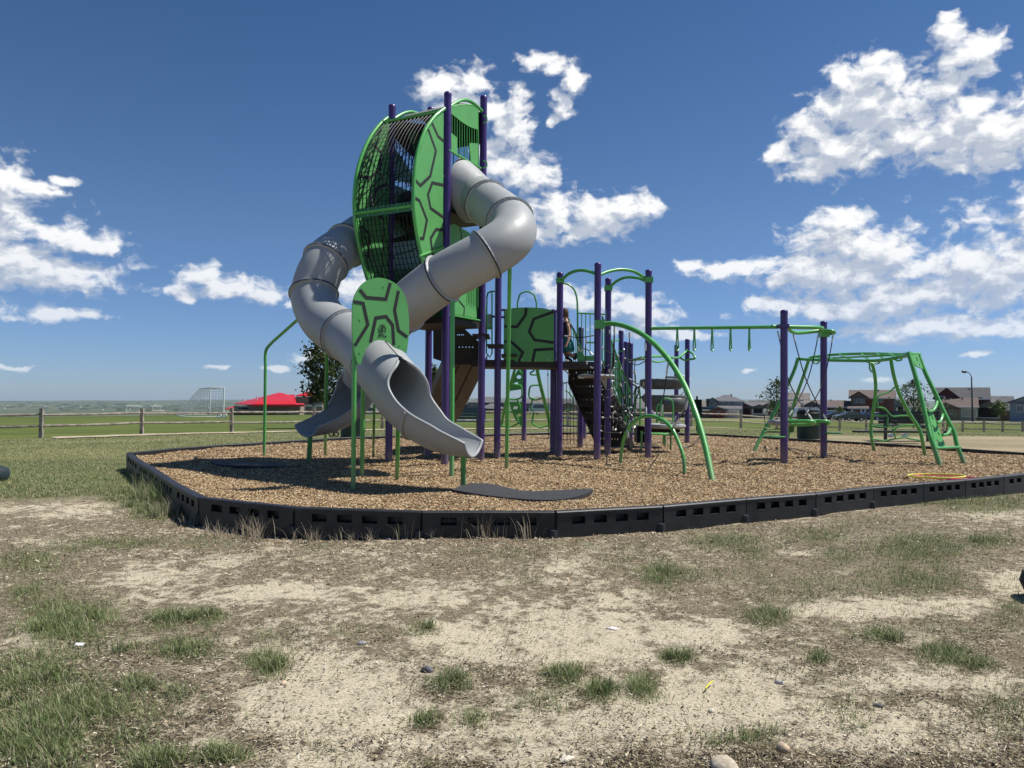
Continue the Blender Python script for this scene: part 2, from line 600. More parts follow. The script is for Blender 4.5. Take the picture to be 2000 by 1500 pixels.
GREENS = [(130,1215,110,60,1),(60,1100,85,30,.8),(60,1160,60,30,.8),(50,1330,140,55,.9),(150,1390,160,60,.8),(60,1450,120,60,.95),(330,1213,62,22,.9),(400,1208,45,20,.9),(360,1270,85,28,.75),(270,1350,50,25,.75),(350,1360,50,20,.7),(520,1300,50,28,.85),(310,1490,70,25,.9),(430,1480,60,20,.75),(240,1440,80,30,.5),(880,1332,42,22,.95),(835,1400,30,18,.7),(925,1400,40,20,.7),(1100,1320,42,24,1),(1175,1352,32,28,.85),(1252,1345,42,28,.75),(1060,1370,60,28,.5),(1290,1130,60,30,1),(1345,1130,40,20,.7),(1500,1207,50,24,1),(1420,1065,110,22,.75),(1480,1090,70,20,.7),(1590,1055,90,20,.7),(1650,1100,90,30,.6),(1790,1085,130,36,.95),(1930,1070,65,20,1),(1930,985,140,28,1),(1780,985,100,14,.9),(1700,1030,120,22,.55),(1780,1140,150,36,.7),(1840,1282,62,22,1),(1910,1300,50,20,.7),(1720,1245,50,20,.85),(1600,1292,32,14,.8),(1325,1282,42,14,.8),(830,1232,42,14,.65),(260,968,75,22,1),(300,1005,70,22,.85),(230,1060,130,13,.75),(130,1072,70,14,.6),(400,1062,120,16,.55),(620,1072,50,12,.5),(1000,1095,100,18,.4),(920,1090,60,12,.5),(1650,1400,80,40,.3),(1450,1450,90,30,.45),(1020,1140,60,20,.35),(540,1255,80,30,.3),(1120,1060,120,14,.35),(1330,1038,220,18,.45), (1250,1110,160,30,.35), (1640,1150,160,30,.4), (1800,1230,200,30,.35), (1150,1075,200,20,.35), (1450,1130,120,25,.45), (700,1240,120,25,.25),(1980,1200,60,60,.5),(60,930,260,40,1),(560,1095,300,16,.22),(1960,1400,60,50,.4),(1550,1150,120,40,.45)]
SANDS = [(300,1125,120,26,.8),(520,1165,170,36,.7),(430,1100,60,20,.7),(720,1090,90,14,.3),(650,1370,260,120,.9),(850,1170,120,26,.7),(1000,1190,80,24,.6),(1000,1420,300,90,.9),(1150,1250,180,60,.9),(1360,1240,170,30,.85),(1400,1380,280,90,1),(1700,1420,260,70,.8),(1540,1090,70,14,.8),(1700,1190,200,22,.8),(1860,1190,160,20,.8),(1950,1010,110,12,.7),(1990,1150,60,30,.8),(60,1240,60,50,.7),(130,1000,120,22,.6),(90,1060,80,12,.6),(200,960,120,16,.4),(560,1220,120,30,.4),(900,1250,120,50,.9),(640,1490,200,40,.9),(1100,1120,50,12,.7),(1230,1180,90,20,.5),(1800,1330,140,40,.7),(1920,1340,90,40,.7),(420,1420,120,60,.5),(760,1060,50,10,.5)]


def masks(X, Y):
    u, v = proj(X, Y, np.full(X.shape, -0.25))
    g = np.zeros(X.shape)
    s = np.full(X.shape, 0.12)
    for (a, b, ra, rb, w) in GREENS:
        g = np.maximum(g, w * np.exp(-(((u - a) / ra) ** 2 + ((v - b) / rb) ** 2)))
    for (a, b, ra, rb, w) in SANDS:
        s = np.maximum(s, w * np.exp(-(((u - a) / ra) ** 2 + ((v - b) / rb) ** 2)))
    # the lawn to the left and behind the play area
    lawn = sm(9.0, 11.5, Y + 0.25 * np.maximum(0, -X - 5)) * sm(-2, -5, X)
    lawn = np.maximum(lawn, sm(10, 14, Y) * sm(7, 9, X))
    lawn = np.maximum(lawn, sm(14.5, 16, Y))
    g = np.maximum(g, lawn)
    s = s * (1 - lawn)
    vis = (Y > 0.5)
    g = np.where(vis, g, 0.3)
    s = np.where(vis, s, 0.4)
    return np.clip(g, 0, 1), np.clip(s, 0, 1)


def build_ground():
    rs = [0.0, 0.6]
    while rs[-1] < 2.2: rs.append(rs[-1] + 0.25)
    while rs[-1] < 30000: rs.append(rs[-1] * (1.018 if rs[-1] < 60 else 1.03))
    rs = np.array(rs)
    a_in = np.radians(np.arange(-44, 44.001, 0.22))
    a_out = np.radians(np.arange(48, 312.001, 4.0))
    az = np.concatenate([a_in, a_out])
    nr, na = len(rs), len(az)
    Rr, A = np.meshgrid(rs, az, indexing='ij')
    X, Y = Rr * np.sin(A), Rr * np.cos(A)
    Z = gfun(X, Y)
    co = np.stack([X, Y, Z], -1).reshape(-1, 3)
    i, j = np.meshgrid(np.arange(nr - 1), np.arange(na), indexing='ij')
    j2 = (j + 1) % na
    quads = np.stack([i * na + j, i * na + j2, (i + 1) * na + j2, (i + 1) * na + j], -1).reshape(-1, 4)
    quads = quads[:, ::-1]
    me = bpy.data.meshes.new('ground')
    me.vertices.add(len(co))
    me.vertices.foreach_set('co', co.astype(np.float32).ravel())
    me.loops.add(len(quads) * 4)
    me.loops.foreach_set('vertex_index', quads.astype(np.int32).ravel())
    me.polygons.add(len(quads))
    me.polygons.foreach_set('loop_start', np.arange(0, len(quads) * 4, 4, dtype=np.int32))
    me.update(calc_edges=True)
    me.shade_smooth()
    x, y = co[:, 0], co[:, 1]
    g, s = masks(x, y)
    r = np.hypot(x, y)
    tint = np.tile(np.array([0.165, 0.172, 0.085]), (len(x), 1))

    def lay(w, c):
        nonlocal tint
        w = w[:, None]
        tint = tint * (1 - w) + np.array(c) * w
    # line of the fence: everything beyond it is mown field
    fy = np.interp(x, [-40, -14.2, -7.4, -0.6, 10.7, 19.5, 25.5, 60], [18, 22.5, 27.8, 31, 38.8, 41, 46, 40])
    lay(sm(-0.6, 0.2, y - fy), (0.098, 0.128, 0.036))
    lay(sm(95, 118, y) * sm(5, 20, x), (0.19, 0.19, 0.085))
    lay(sm(45, 60, y) * sm(-2, 2, y - 2.2 * x) * 0, (0.2, 0.2, 0.1))
    # bare earth beyond the border at the right
    bare = sm(0.0, 1.3, x - 0.37 * y + 0.4 * np.sin(y * 1.3)) * sm(12.0, 13.5, y) * sm(1.2, 0.0, y - 24.0 - 0.5 * np.sin(x * 0.9))
    lay(bare, (0.29, 0.25, 0.175))
    lay(sm(230, 330, r), (0.085, 0.115, 0.075))
    stripes = 0.5 + 0.5 * np.sin(x / 420 + 2.1 * np.sin(y / 1500)) * np.cos(y / 640 + x / 2100)
    lay(sm(1500, 3000, r) * stripes * 0.6, (0.15, 0.155, 0.105))
    tw = np.maximum(sm(9.5, 12.0, y + 0.25 * np.maximum(0, -x - 5)) * sm(-3, -6, x), sm(15, 17, y))
    tw = np.maximum(tw, sm(12.5, 14, y) * sm(7, 9, x))
    ca = me.color_attributes.new('mask', 'FLOAT_COLOR', 'POINT')
    ca.data.foreach_set('color', np.stack([g, s, tw, sm(60, 300, r)], -1).astype(np.float32).ravel())
    cb = me.color_attributes.new('tint', 'FLOAT_COLOR', 'POINT')
    cb.data.foreach_set('color', np.concatenate([tint, np.ones((len(x), 1))], 1).astype(np.float32).ravel())
    m = bpy.data.materials.new('dry_ground')
    m.use_nodes = True
    t = m.node_tree
    q = NT(t)
    b = t.nodes['Principled BSDF']
    b.inputs['Roughness'].default_value = 0.95
    b.inputs['Specular IOR Level'].default_value = 0.15
    P = q.n('ShaderNodeNewGeometry').outputs['Position']
    ms = q.n('ShaderNodeSeparateColor', {0: q.n('ShaderNodeAttribute', attribute_name='mask').outputs['Color']})
    far = q.n('ShaderNodeAttribute', attribute_name='mask').outputs['Alpha']
    n_patch = q.noise(P, 1.7, 5, 0.6).outputs['Fac']
    n_mid = q.noise(P, 9.0, 6, 0.65).outputs['Fac']
    n_fine = q.noise(P, 70.0, 5, 0.7).outputs['Fac']
    n_grit = q.noise(P, 190.0, 3, 0.7).outputs['Fac']
    # stringy dead thatch
    st = q.n('ShaderNodeVectorMath', {0: P, 1: (34, 95, 30)}, operation='MULTIPLY').outputs[0]
    n_str = q.noise(st, 1.0, 4, 0.7, dist=1.6).outputs['Fac']
    def step(x, a, c):
        return q.n('ShaderNodeMapRange', {0: x, 1: a, 2: c}, interpolation_type='SMOOTHSTEP').outputs[0]
    sv = q.m('ADD', ms.outputs[1], q.m('ADD', q.m('MULTIPLY', q.m('SUBTRACT', n_patch, 0.5), 2.2), q.m('ADD', q.m('MULTIPLY', q.m('SUBTRACT', n_str, 0.5), 1.1), q.m('MULTIPLY', q.m('SUBTRACT', n_mid, 0.5), 3.2))))
    sandm = step(q.m('ADD', q.m('MULTIPLY', sv, 0.86), 0.09), 0.18, 0.66)
    gv = q.m('ADD', ms.outputs[0], q.m('ADD', q.m('MULTIPLY', q.m('SUBTRACT', n_patch, 0.5), 1.0), q.m('MULTIPLY', q.m('SUBTRACT', n_mid, 0.5), 1.8)))
    greenm = step(gv, 0.34, 0.75)
    sand = q.ramp(n_fine, [(0.3, (0.33, 0.28, 0.195)), (0.48, (0.53, 0.462, 0.335)), (0.68, (0.72, 0.645, 0.49))])
    sand = q.mix(step(n_grit, 0.66, 0.72), sand, (0.16, 0.13, 0.10))
    litter = q.ramp(n_str, [(0.37, (0.036, 0.029, 0.019)), (0.47, (0.165, 0.135, 0.09)), (0.58, (0.32, 0.265, 0.185)), (0.70, (0.52, 0.44, 0.31))])
    grass = q.ramp(n_str, [(0.36, (0.04, 0.042, 0.020)), (0.52, (0.13, 0.13, 0.06)), (0.7, (0.26, 0.24, 0.13))])
    near = q.mix(sandm, litter, sand)
    near = q.mix(q.m('MULTIPLY', greenm, 0.8), near, grass)
    tn = q.n('ShaderNodeAttribute', attribute_name='tint').outputs['Color']
    n_far = q.noise(q.n('ShaderNodeVectorMath', {0: P, 1: (0.25, 0.8, 1)}, operation='MULTIPLY').outputs[0], 0.6, 6, 0.65).outputs['Fac']
    va = q.ramp(n_str, [(0.3, (0.62, 0.62, 0.62)), (0.7, (1.4, 1.35, 1.25))])
    vb = q.ramp(n_far, [(0.34, (0.66, 0.72, 0.62)), (0.66, (1.35, 1.28, 1.25))])
    n_hill = q.noise(q.n('ShaderNodeVectorMath', {0: P, 1: (0.0011, 0.0035, 0.001)}, operation='MULTIPLY').outputs[0], 1.0, 6, 0.65).outputs['Fac']
    vc = q.ramp(n_hill, [(0.38, (0.45, 0.52, 0.5)), (0.62, (1.35, 1.3, 1.2))])
    tn = q.mix(1.0, tn, q.mix(step(far, 0.0, 0.4), va, (1, 1, 1)), 'MULTIPLY')
    tn = q.mix(1.0, tn, vb, 'MULTIPLY')
    tn = q.mix(1.0, tn, q.mix(far, (1, 1, 1), vc), 'MULTIPLY')
    col = q.mix(ms.outputs[2], near, tn)
    t.links.new(col, b.inputs['Base Color'])
    hh = q.m('ADD', q.m('MULTIPLY', n_mid, 0.7), q.m('ADD', q.m('MULTIPLY', n_fine, 0.35), q.m('MULTIPLY', n_str, 0.25)))
    bp = q.n('ShaderNodeBump', {'Height': hh, 'Strength': 0.9, 'Distance': 0.03}).outputs[0]
    t.links.new(bp, b.inputs['Normal'])
    me.materials.append(m)
    o = bpy.data.objects.new('ground', me)
    C.objects.link(o)
    tag(o, kind='structure')


build_ground()


# ------------------------------------------------------------------ wood chips
def chip_z(x, y):
    return 0.016 * np.sin(x * 2.3 + 0.8 * np.sin(y * 1.9)) * np.sin(y * 2.1 + 0.5 * x) + 0.01 * np.sin(x * 5.1 + y * 3.7) - 0.008


def build_chips():
    st = 0.13
    xs = np.arange(PX.min() - st, PX.max() + st, st)
    ys = np.arange(PY.min() - st, PY.max() + st, st)
    X, Y = np.meshgrid(xs, ys)
    ins = inside(X, Y)
    bx, by, bd = nearest_border(X.ravel(), Y.ravel())
    bx, by = bx.reshape(X.shape), by.reshape(X.shape)
    Xs, Ys = np.where(ins, X, bx), np.where(ins, Y, by)
    Z = chip_z(Xs, Ys)
    keep = ins[:-1, :-1] | ins[1:, :-1] | ins[:-1, 1:] | ins[1:, 1:]
    ny, nx = X.shape
    i, j = np.nonzero(keep)
    f = np.stack([i * nx + j, i * nx + j + 1, (i + 1) * nx + j + 1, (i + 1) * nx + j], -1)
    used, inv = np.unique(f, return_inverse=True)
    co = np.stack([Xs, Ys, Z], -1).reshape(-1, 3)[used]
    me = bpy.data.meshes.new('wood_chip_bed')
    me.from_pydata(co.tolist(), [], inv.reshape(f.shape).tolist())
    me.shade_smooth()
    m = bpy.data.materials.new('wood_chip_bed')
    m.use_nodes = True
    t = m.node_tree
    q = NT(t)
    b = t.nodes['Principled BSDF']
    b.inputs['Roughness'].default_value = 0.9
    b.inputs['Specular IOR Level'].default_value = 0.2
    P = q.n('ShaderNodeNewGeometry').outputs['Position']
    wv = q.noise(P, 30, 3, 0.6).outputs['Color']
    p2 = q.n('ShaderNodeVectorMath', {0: wv, 1: (0.035, 0.035, 0.0), 2: P}, operation='MULTIPLY_ADD').outputs[0]
    vo = q.n('ShaderNodeTexVoronoi', {'Vector': p2, 'Scale': 34.0, 'Randomness': 1.0})
    sp = q.n('ShaderNodeSeparateColor', {0: vo.outputs['Color']})
    c = q.ramp(sp.outputs[0], [(0.0, (0.13, 0.075, 0.04)), (0.25, (0.30, 0.185, 0.095)), (0.5, (0.46, 0.30, 0.165)), (0.75, (0.58, 0.42, 0.25)), (0.95, (0.76, 0.63, 0.45))])
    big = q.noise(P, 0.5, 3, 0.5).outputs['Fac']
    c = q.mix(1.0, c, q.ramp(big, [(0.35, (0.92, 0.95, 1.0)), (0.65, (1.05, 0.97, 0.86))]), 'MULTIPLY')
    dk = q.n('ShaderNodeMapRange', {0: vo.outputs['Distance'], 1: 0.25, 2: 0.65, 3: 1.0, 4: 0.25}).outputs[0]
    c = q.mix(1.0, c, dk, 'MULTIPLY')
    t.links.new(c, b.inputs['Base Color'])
    bp = q.n('ShaderNodeBump', {'Height': q.m('ADD', sp.outputs[1], q.m('MULTIPLY', vo.outputs['Distance'], -0.8)), 'Strength': 0.9, 'Distance': 0.02}).outputs[0]
    t.links.new(bp, b.inputs['Normal'])
    me.materials.append(m)
    o = bpy.data.objects.new('wood_chip_bed', me)
    C.objects.link(o)
    tag(o, kind='structure')


build_chips()


def flakes(name, x, y, z, ln, wd, yaw, tilt, roll, cols, material, bend=0.0):
    """many small flat pieces in one mesh: each a quad lying at its own tilt, colour per piece"""
    n = len(x)
    cyaw, syaw = np.cos(yaw), np.sin(yaw)
    a = np.stack([cyaw * np.cos(tilt), syaw * np.cos(tilt), np.sin(tilt)], -1)
    s0 = np.stack([-syaw, cyaw, np.zeros(n)], -1)
    up = np.cross(a, s0)
    s = s0 * np.cos(roll)[:, None] + up * np.sin(roll)[:, None]
    c = np.stack([x, y, z], -1)
    A = a * (ln / 2)[:, None]
    S = s * (wd / 2)[:, None]
    q = np.stack([c - A - S * 0.7, c + A - S, c + A + S * 0.8, c - A + S], 1)
    me = bpy.data.meshes.new(name)
    me.vertices.add(4 * n)
    me.vertices.foreach_set('co', q.astype(np.float32).ravel())
    me.loops.add(4 * n)
    me.loops.foreach_set('vertex_index', np.arange(4 * n, dtype=np.int32))
    me.polygons.add(n)
    me.polygons.foreach_set('loop_start', np.arange(0, 4 * n, 4, dtype=np.int32))
    me.update(calc_edges=True)
    ca = me.color_attributes.new('tone', 'FLOAT_COLOR', 'POINT')
    cc = np.repeat(np.concatenate([cols, np.ones((n, 1))], 1), 4, 0)
    ca.data.foreach_set('color', cc.astype(np.float32).ravel())
    me.materials.append(material)
    o = bpy.data.objects.new(name, me)
    C.objects.link(o)
    return o


def tonemat(name, rough=0.85, trans=0.0, spec=0.25):
    m = bpy.data.materials.new(name)
    m.use_nodes = True
    t = m.node_tree
    q = NT(t)
    b = t.nodes['Principled BSDF']
    b.inputs['Roughness'].default_value = rough
    b.inputs['Specular IOR Level'].default_value = spec
    P = q.n('ShaderNodeNewGeometry').outputs['Position']
    c = q.n('ShaderNodeAttribute', attribute_name='tone').outputs['Color']
    c = q.mix(1.0, c, q.ramp(q.noise(P, 120, 2, 0.5).outputs['Fac'], [(0.3, (0.8, 0.8, 0.8)), (0.7, (1.15, 1.15, 1.15))]), 'MULTIPLY')
    t.links.new(c, b.inputs['Base Color'])
    if trans:
        tr = q.n('ShaderNodeBsdfTranslucent', {'Color': c})
        msx = q.n('ShaderNodeMixShader', {0: trans})
        t.links.new(b.outputs[0], msx.inputs[1])
        t.links.new(tr.outputs[0], msx.inputs[2])
        t.links.new(msx.outputs[0], t.nodes['Material Output'].inputs[0])
    return m


def palette(n, cols, probs):
    c = np.array(cols)[NR.choice(len(cols), n, p=np.array(probs) / sum(probs))]
    return c * NR.uniform(0.8, 1.2, (n, 1))


def scatter_chips():
    n = 520000
    # density falls with distance: sample the picture's mulch area in (1/Y)
    iy = NR.uniform(1 / 22.5, 1 / 6.9, n)
    y = 1 / iy
    x = NR.uniform(-0.78, 0.78, n) * y
    k = inside(x, y)
    x, y = x[k], y[k]
    bx, by, bd = nearest_border(x, y)
    k = bd > 0.07
    x, y = x[k], y[k]
    n = len(x)
    sc = np.clip(y / 9.0, 1, 1.5)
    ln = NR.uniform(0.010, 0.031, n) * sc
    wd = NR.uniform(0.005, 0.012, n) * sc
    z = chip_z(x, y) + NR.uniform(0.002, 0.016, n)
    cols = palette(n, [(0.15, 0.093, 0.050), (0.32, 0.21, 0.11), (0.49, 0.335, 0.18), (0.59, 0.437, 0.25), (0.76, 0.645, 0.44), (0.40, 0.325, 0.225)], [1.5, 3.2, 4.8, 3.4, 1.4, 1.4])
    o = flakes('wood_chips', x, y, z, ln, wd, NR.uniform(0, 6.28, n), NR.normal(0, 0.3, n), NR.normal(0, 0.45, n), cols, tonemat('wood_chip', 0.8))
    tag(o, 'loose brown and tan wood chips filling the play area inside the black border', 'wood chips', kind='stuff')
    n = 60000
    y = 1 / NR.uniform(1 / 10.5, 1 / 5.2, n)
    x = NR.uniform(-0.76, 0.76, n) * y
    bx, by, bd = nearest_border(x, y)
    k = ~inside(x, y) & (bd > 0.06) & (NR.uniform(0, 1, n) < 0.55 * np.exp(-bd / 0.45))
    x, y = x[k], y[k]
    n = len(x)
    o = flakes('spilled_wood_chips', x, y, gfun(x, y) + NR.uniform(0.003, 0.012, n), NR.uniform(.012, .036, n), NR.uniform(.006, .013, n), NR.uniform(0, 6.28, n), NR.normal(0, 0.3, n), NR.normal(0, 0.4, n), palette(n, [(0.14, 0.09, 0.05), (0.33, 0.23, 0.14), (0.52, 0.40, 0.26), (0.66, 0.57, 0.43)], [2, 3, 3, 2]), bpy.data.materials['wood_chip'])
    tag(o, 'thin scatter of wood chips spilled on the dirt outside the front border', 'wood chips', kind='stuff')


scatter_chips()


def blades(name, x, y, z, h, w, lean, cols, material):
    """grass blades: a bent strip of two quads ending in a point"""
    n = len(x)
    yaw = NR.uniform(0, 2 * np.pi, n)
    dx, dy = np.cos(yaw), np.sin(yaw)
    sx, sy = -dy, dx
    base = np.stack([x, y, z], -1)
    d = np.stack([dx, dy, np.zeros(n)], -1)
    s = np.stack([sx, sy, np.zeros(n)], -1)
    U = np.array([0, 0, 1.0])
    k = (h * lean)[:, None]
    hh = (h * np.sqrt(np.clip(1 - lean ** 2 * 0.8, 0.02, 1)))[:, None]
    m1 = base + U * hh * 0.6 + d * k * 0.35
    tp = base + U * hh + d * k
    w = w[:, None]
    v = np.stack([base - s * w / 2, base + s * w / 2, m1 + s * w * 0.38, m1 - s * w * 0.38, tp], 1)
    me = bpy.data.meshes.new(name)
    me.vertices.add(5 * n)
    me.vertices.foreach_set('co', v.astype(np.float32).ravel())
    idx = np.arange(n)[:, None] * 5
    loops = np.concatenate([idx + np.array([0, 1, 2, 3]), idx + np.array([3, 2, 4])], 1)
    me.loops.add(7 * n)
    me.loops.foreach_set('vertex_index', loops.astype(np.int32).ravel())
    me.polygons.add(2 * n)
    ls = np.stack([np.arange(n) * 7, np.arange(n) * 7 + 4], 1)
    me.polygons.foreach_set('loop_start', ls.astype(np.int32).ravel())
    me.update(calc_edges=True)
    ca = me.color_attributes.new('tone', 'FLOAT_COLOR', 'POINT')
    cc = np.repeat(np.concatenate([cols, np.ones((n, 1))], 1), 5, 0)
    ca.data.foreach_set('color', cc.astype(np.float32).ravel())
    me.materials.append(material)
    o = bpy.data.objects.new(name, me)
    C.objects.link(o)
    return o


GM = tonemat('grass_blade', 0.6, 0.25)
GRN = [(0.145, 0.20, 0.065), (0.20, 0.25, 0.10), (0.29, 0.325, 0.16), (0.095, 0.135, 0.045), (0.48, 0.43, 0.28)]


def scatter_grass():
    # tufts on the worn ground
    n = 900000
    iy = NR.uniform(1 / 12.5, 1 / 2.6, n)
    y = 1 / iy
    x = NR.uniform(-0.76, 0.76, n) * y
    k = ~inside(x, y)
    x, y = x[k], y[k]
    g, s = masks(x, y)
    # clumps
    u0, v0 = proj(x, y, np.full(x.shape, -0.25))
    cl = np.array([0.0])
    cx = np.sin(x * 9 + 2 * np.sin(y * 7)) * np.sin(y * 11 + 2 * np.sin(x * 8))
    p = (0.05 + 0.07 * sm(850, 1250, u0) * sm(1500, 1150, v0)) * np.clip(cx + .2, 0, 1) * (1 - 0.6 * s) + 0.95 * np.clip(g - 0.10, 0, 1) ** 1.1 * (0.35 + 0.65 * np.clip(cx * 1.2 + 0.4, 0, 1)) + 0.012 * np.clip(cx - 0.5, 0, 1)
    keep = NR.uniform(0, 1, len(x)) < p * 0.95
    x, y, g = x[keep], y[keep], g[keep]
    bx, by, bd = nearest_border(x, y)
    kk = bd > 0.09
    x, y, g = x[kk], y[kk], g[kk]
    n = len(x)
    h = NR.uniform(0.02, 0.085, n) * (0.5 + 0.7 * g)
    z = gfun(x, y) - 0.006
    cols = palette(n, GRN, [4, 4, 2.5, 2, 2.0])
    o = blades('short_grass', x, y, z, h, NR.uniform(0.0020, 0.0040, n) * np.clip(y / 5, 1, 1.8), NR.uniform(0.45, 1.05, n), cols, GM)
    tag(o, 'patchy short green grass growing through the worn dirt in the foreground', 'grass', kind='stuff')
    print('short grass', n)
    # lawn behind and to the left
    n = 260000
    iy = NR.uniform(1 / 32, 1 / 9.5, n)
    y = 1 / iy
    x = NR.uniform(-0.76, 0.76, n) * y
    g, s = masks(x, y)
    fy = np.interp(x, [-40, -14.2, -7.4, -0.6, 10.7, 19.5, 25.5, 60], [18, 22.5, 27.8, 31, 38.8, 41, 46, 40])
    bare = (x - 0.37 * y > 0.7) & (y < 25.2) & (x > 6)
    k = (~inside(x, y)) & (g > 0.5) & (y < fy - 1.1) & ~bare
    x, y = x[k], y[k]
    bx, by, bd = nearest_border(x, y)
    k = bd > 0.12
    x, y = x[k], y[k]
    n = len(x)
    cols = palette(n, GRN, [3, 4, 4, 1.5, 4]) * 1.08
    o = blades('lawn_grass', x, y, gfun(x, y) - 0.01, NR.uniform(0.02, 0.055, n), NR.uniform(0.006, 0.013, n) * np.clip(y / 14, 0.8, 2), NR.uniform(0.2, 0.9, n), cols, GM)
    tag(o, 'grey green lawn between the play area and the rail fence', 'grass', kind='stuff')
    print('lawn', n)
    # longer tufts: photo spots (u, v, radius m, height m, count, kind)
    T = []
    def tuft(u, v, r, h, cnt, dry=0.0, zz=-0.25):
        p = G(u, v, zz)
        T.append((p.x, p.y, r, h, cnt, dry))
    for u, v in [(870,1330),(893,1325),(1085,1318),(1115,1312),(1165,1350),(1190,1345),(1285,1125),(1300,1130),(1330,1128),(1480,1205),(1510,1200),(1835,1280),(1860,1275),(1815,1278),(320,1210),(345,1205),(375,1212),(410,1205),(510,1290),(530,1302),(280,1350),(255,1345),(110,1210),(150,1215),(90,1230),(180,1200),(840,1228),(1310,1280),(1340,1283),(1720,1240),(1740,1250),(1930,1068),(1905,1072),(1900,1300),(300,1490),(320,1485),(60,1340),(100,1330),(40,1440),(90,1430),(830,1402),(930,1398),(1600,1290),(40,1280),(150,1290),(60,1400),(20,1380),(120,1440),(160,1400),(200,1380),(380,1270),(350,1265),(330,1275),(240,1275)]:
        tuft(u, v, rnd.uniform(0.05, 0.10), rnd.uniform(0.055, 0.10), int(rnd.uniform(60, 120)))
    # long grass against the corner of the border
    for u, v, h, d in [(268,930,.22,0),(280,945,.26,0),(292,960,.32,0),(300,972,.34,0),(312,985,.30,0),(325,990,.26,.1),(262,925,.18,0),(290,980,.28,0),(275,975,.22,0),(330,1002,.24,.5),(345,1005,.2,.9),(310,1010,.2,.2),(285,1000,.16,0),(255,990,.13,0),(240,965,.12,0),(300,950,.3,0),(318,968,.3,0)]:
        tuft(u, v, 0.16, h, 230, d)
    # dry straw tufts along the foot of the border
    for u, v, h in [(365,1022,.16),(400,1042,.18),(425,1045,.16),(455,1046,.14),(480,1045,.26),(498,1050,.28),(510,1052,.2),(575,1050,.16),(600,1055,.2),(625,1052,.15),(660,1052,.12),(690,1054,.14),(718,1056,.14),(765,1053,.2),(790,1056,.22),(850,1056,.16),(895,1056,.2),(945,1058,.26),(962,1059,.28),(1005,1058,.2),(1020,1060,.24),(1060,1055,.16),(1110,1046,.12),(1150,1042,.16),(1180,1040,.12),(1240,1034,.1),(1500,1000,.1),(1690,985,.14),(1720,978,.16),(1735,975,.14)]:
        tuft(u + rnd.uniform(-8, 8), v, 0.11, h * 1.15, rnd.choice([10, 18, 30, 45]), 1.0, -0.22)
    for u, v in [(1700,985),(1720,980),(1745,976),(1500,1003),(1430,1010)]:
        tuft(u, v, 0.12, 0.13, 140, 0.1, -0.24)
    xs, ys, hs, cs = [], [], [], []
    for (px, py, r, h, c, dry) in T:
        a = NR.uniform(0, 6.28, c)
        rr = np.abs(NR.normal(0, r * 0.6, c))
        xs.append(px + rr * np.cos(a)); ys.append(py + rr * np.sin(a))
        hs.append(NR.uniform(0.5, 1.15, c) * h)
        dm = NR.uniform(0, 1, c) < (0.12 + 0.85 * dry)
        gc = palette(c, GRN[:4], [4, 4, 3, 1])
        dc = palette(c, [(0.42, 0.36, 0.26), (0.52, 0.46, 0.36), (0.30, 0.24, 0.16)], [3, 2, 2])
        cs.append(np.where(dm[:, None], dc, gc))
    x, y, h, cc = map(np.concatenate, (xs, ys, hs, cs))
    ins = inside(x, y)
    bx, by, bd = nearest_border(x, y)
    k = ~ins & (bd > 0.07)
    x, y, h, cc = x[k], y[k], h[k], cc[k]
    n = len(x)
    o = blades('long_grass', x, y, gfun(x, y) - 0.01, h, NR.uniform(0.003, 0.006, n), NR.uniform(0.15, 1.0, n), cc, GM)
    tag(o, 'longer green and dry straw tufts along the foot of the border and in the dirt', 'grass', kind='stuff')
    # dead straw, bark bits and small stones lying on the dirt
    n = 420000
    iy = NR.uniform(1 / 12.5, 1 / 2.6, n)
    y = 1 / iy
    x = NR.uniform(-0.76, 0.76, n) * y
    k = ~inside(x, y)
    x, y = x[k], y[k]
    g, s = masks(x, y)
    u, v = proj(x, y, np.full(x.shape, -0.25))
    nearb = np.exp(-((v - 1060) / 50) ** 2)
    cx = np.sin(x * 6 + 2.3 * np.sin(y * 5)) * np.sin(y * 8 + 2 * np.sin(x * 5.5)) * 0.5 + 0.5
    pr = (0.055 + 0.85 * (1 - s) ** 2 * cx + 0.4 * nearb)
    pr = pr * (1 - 0.75 * sm(10, 12, y))
    k = NR.uniform(0, 1, len(x)) < pr * 0.75
    x, y = x[k], y[k]
    bx, by, bd = nearest_border(x, y)
    k = bd > 0.08
    x, y = x[k], y[k]
    n = len(x)
    kind = NR.uniform(0, 1, n)
    ln = np.where(kind < 0.6, NR.uniform(0.012, 0.05, n), NR.uniform(0.006, 0.018, n))
    wd = np.where(kind < 0.6, NR.uniform(0.0014, 0.0032, n), NR.uniform(0.004, 0.009, n))
    cols = palette(n, [(0.10, 0.08, 0.05), (0.21, 0.17, 0.105), (0.36, 0.30, 0.19), (0.54, 0.47, 0.33), (0.70, 0.63, 0.50), (0.05, 0.04, 0.027)], [4.5, 4, 3, 2.2, 1.0, 5])
    o = flakes('ground_litter', x, y, gfun(x, y) + NR.uniform(0.002, 0.014, n), ln, wd * np.clip(y / 5, 1, 1.8), NR.uniform(0, 6.28, n), NR.normal(0, 0.25, n), NR.normal(0, 0.4, n), cols, tonemat('litter', 0.9))
    tag(o, 'scattered dead straw, bark shreds and blown wood chips on the bare dirt', 'ground litter', kind='stuff')
    print('litter', n)


scatter_grass()


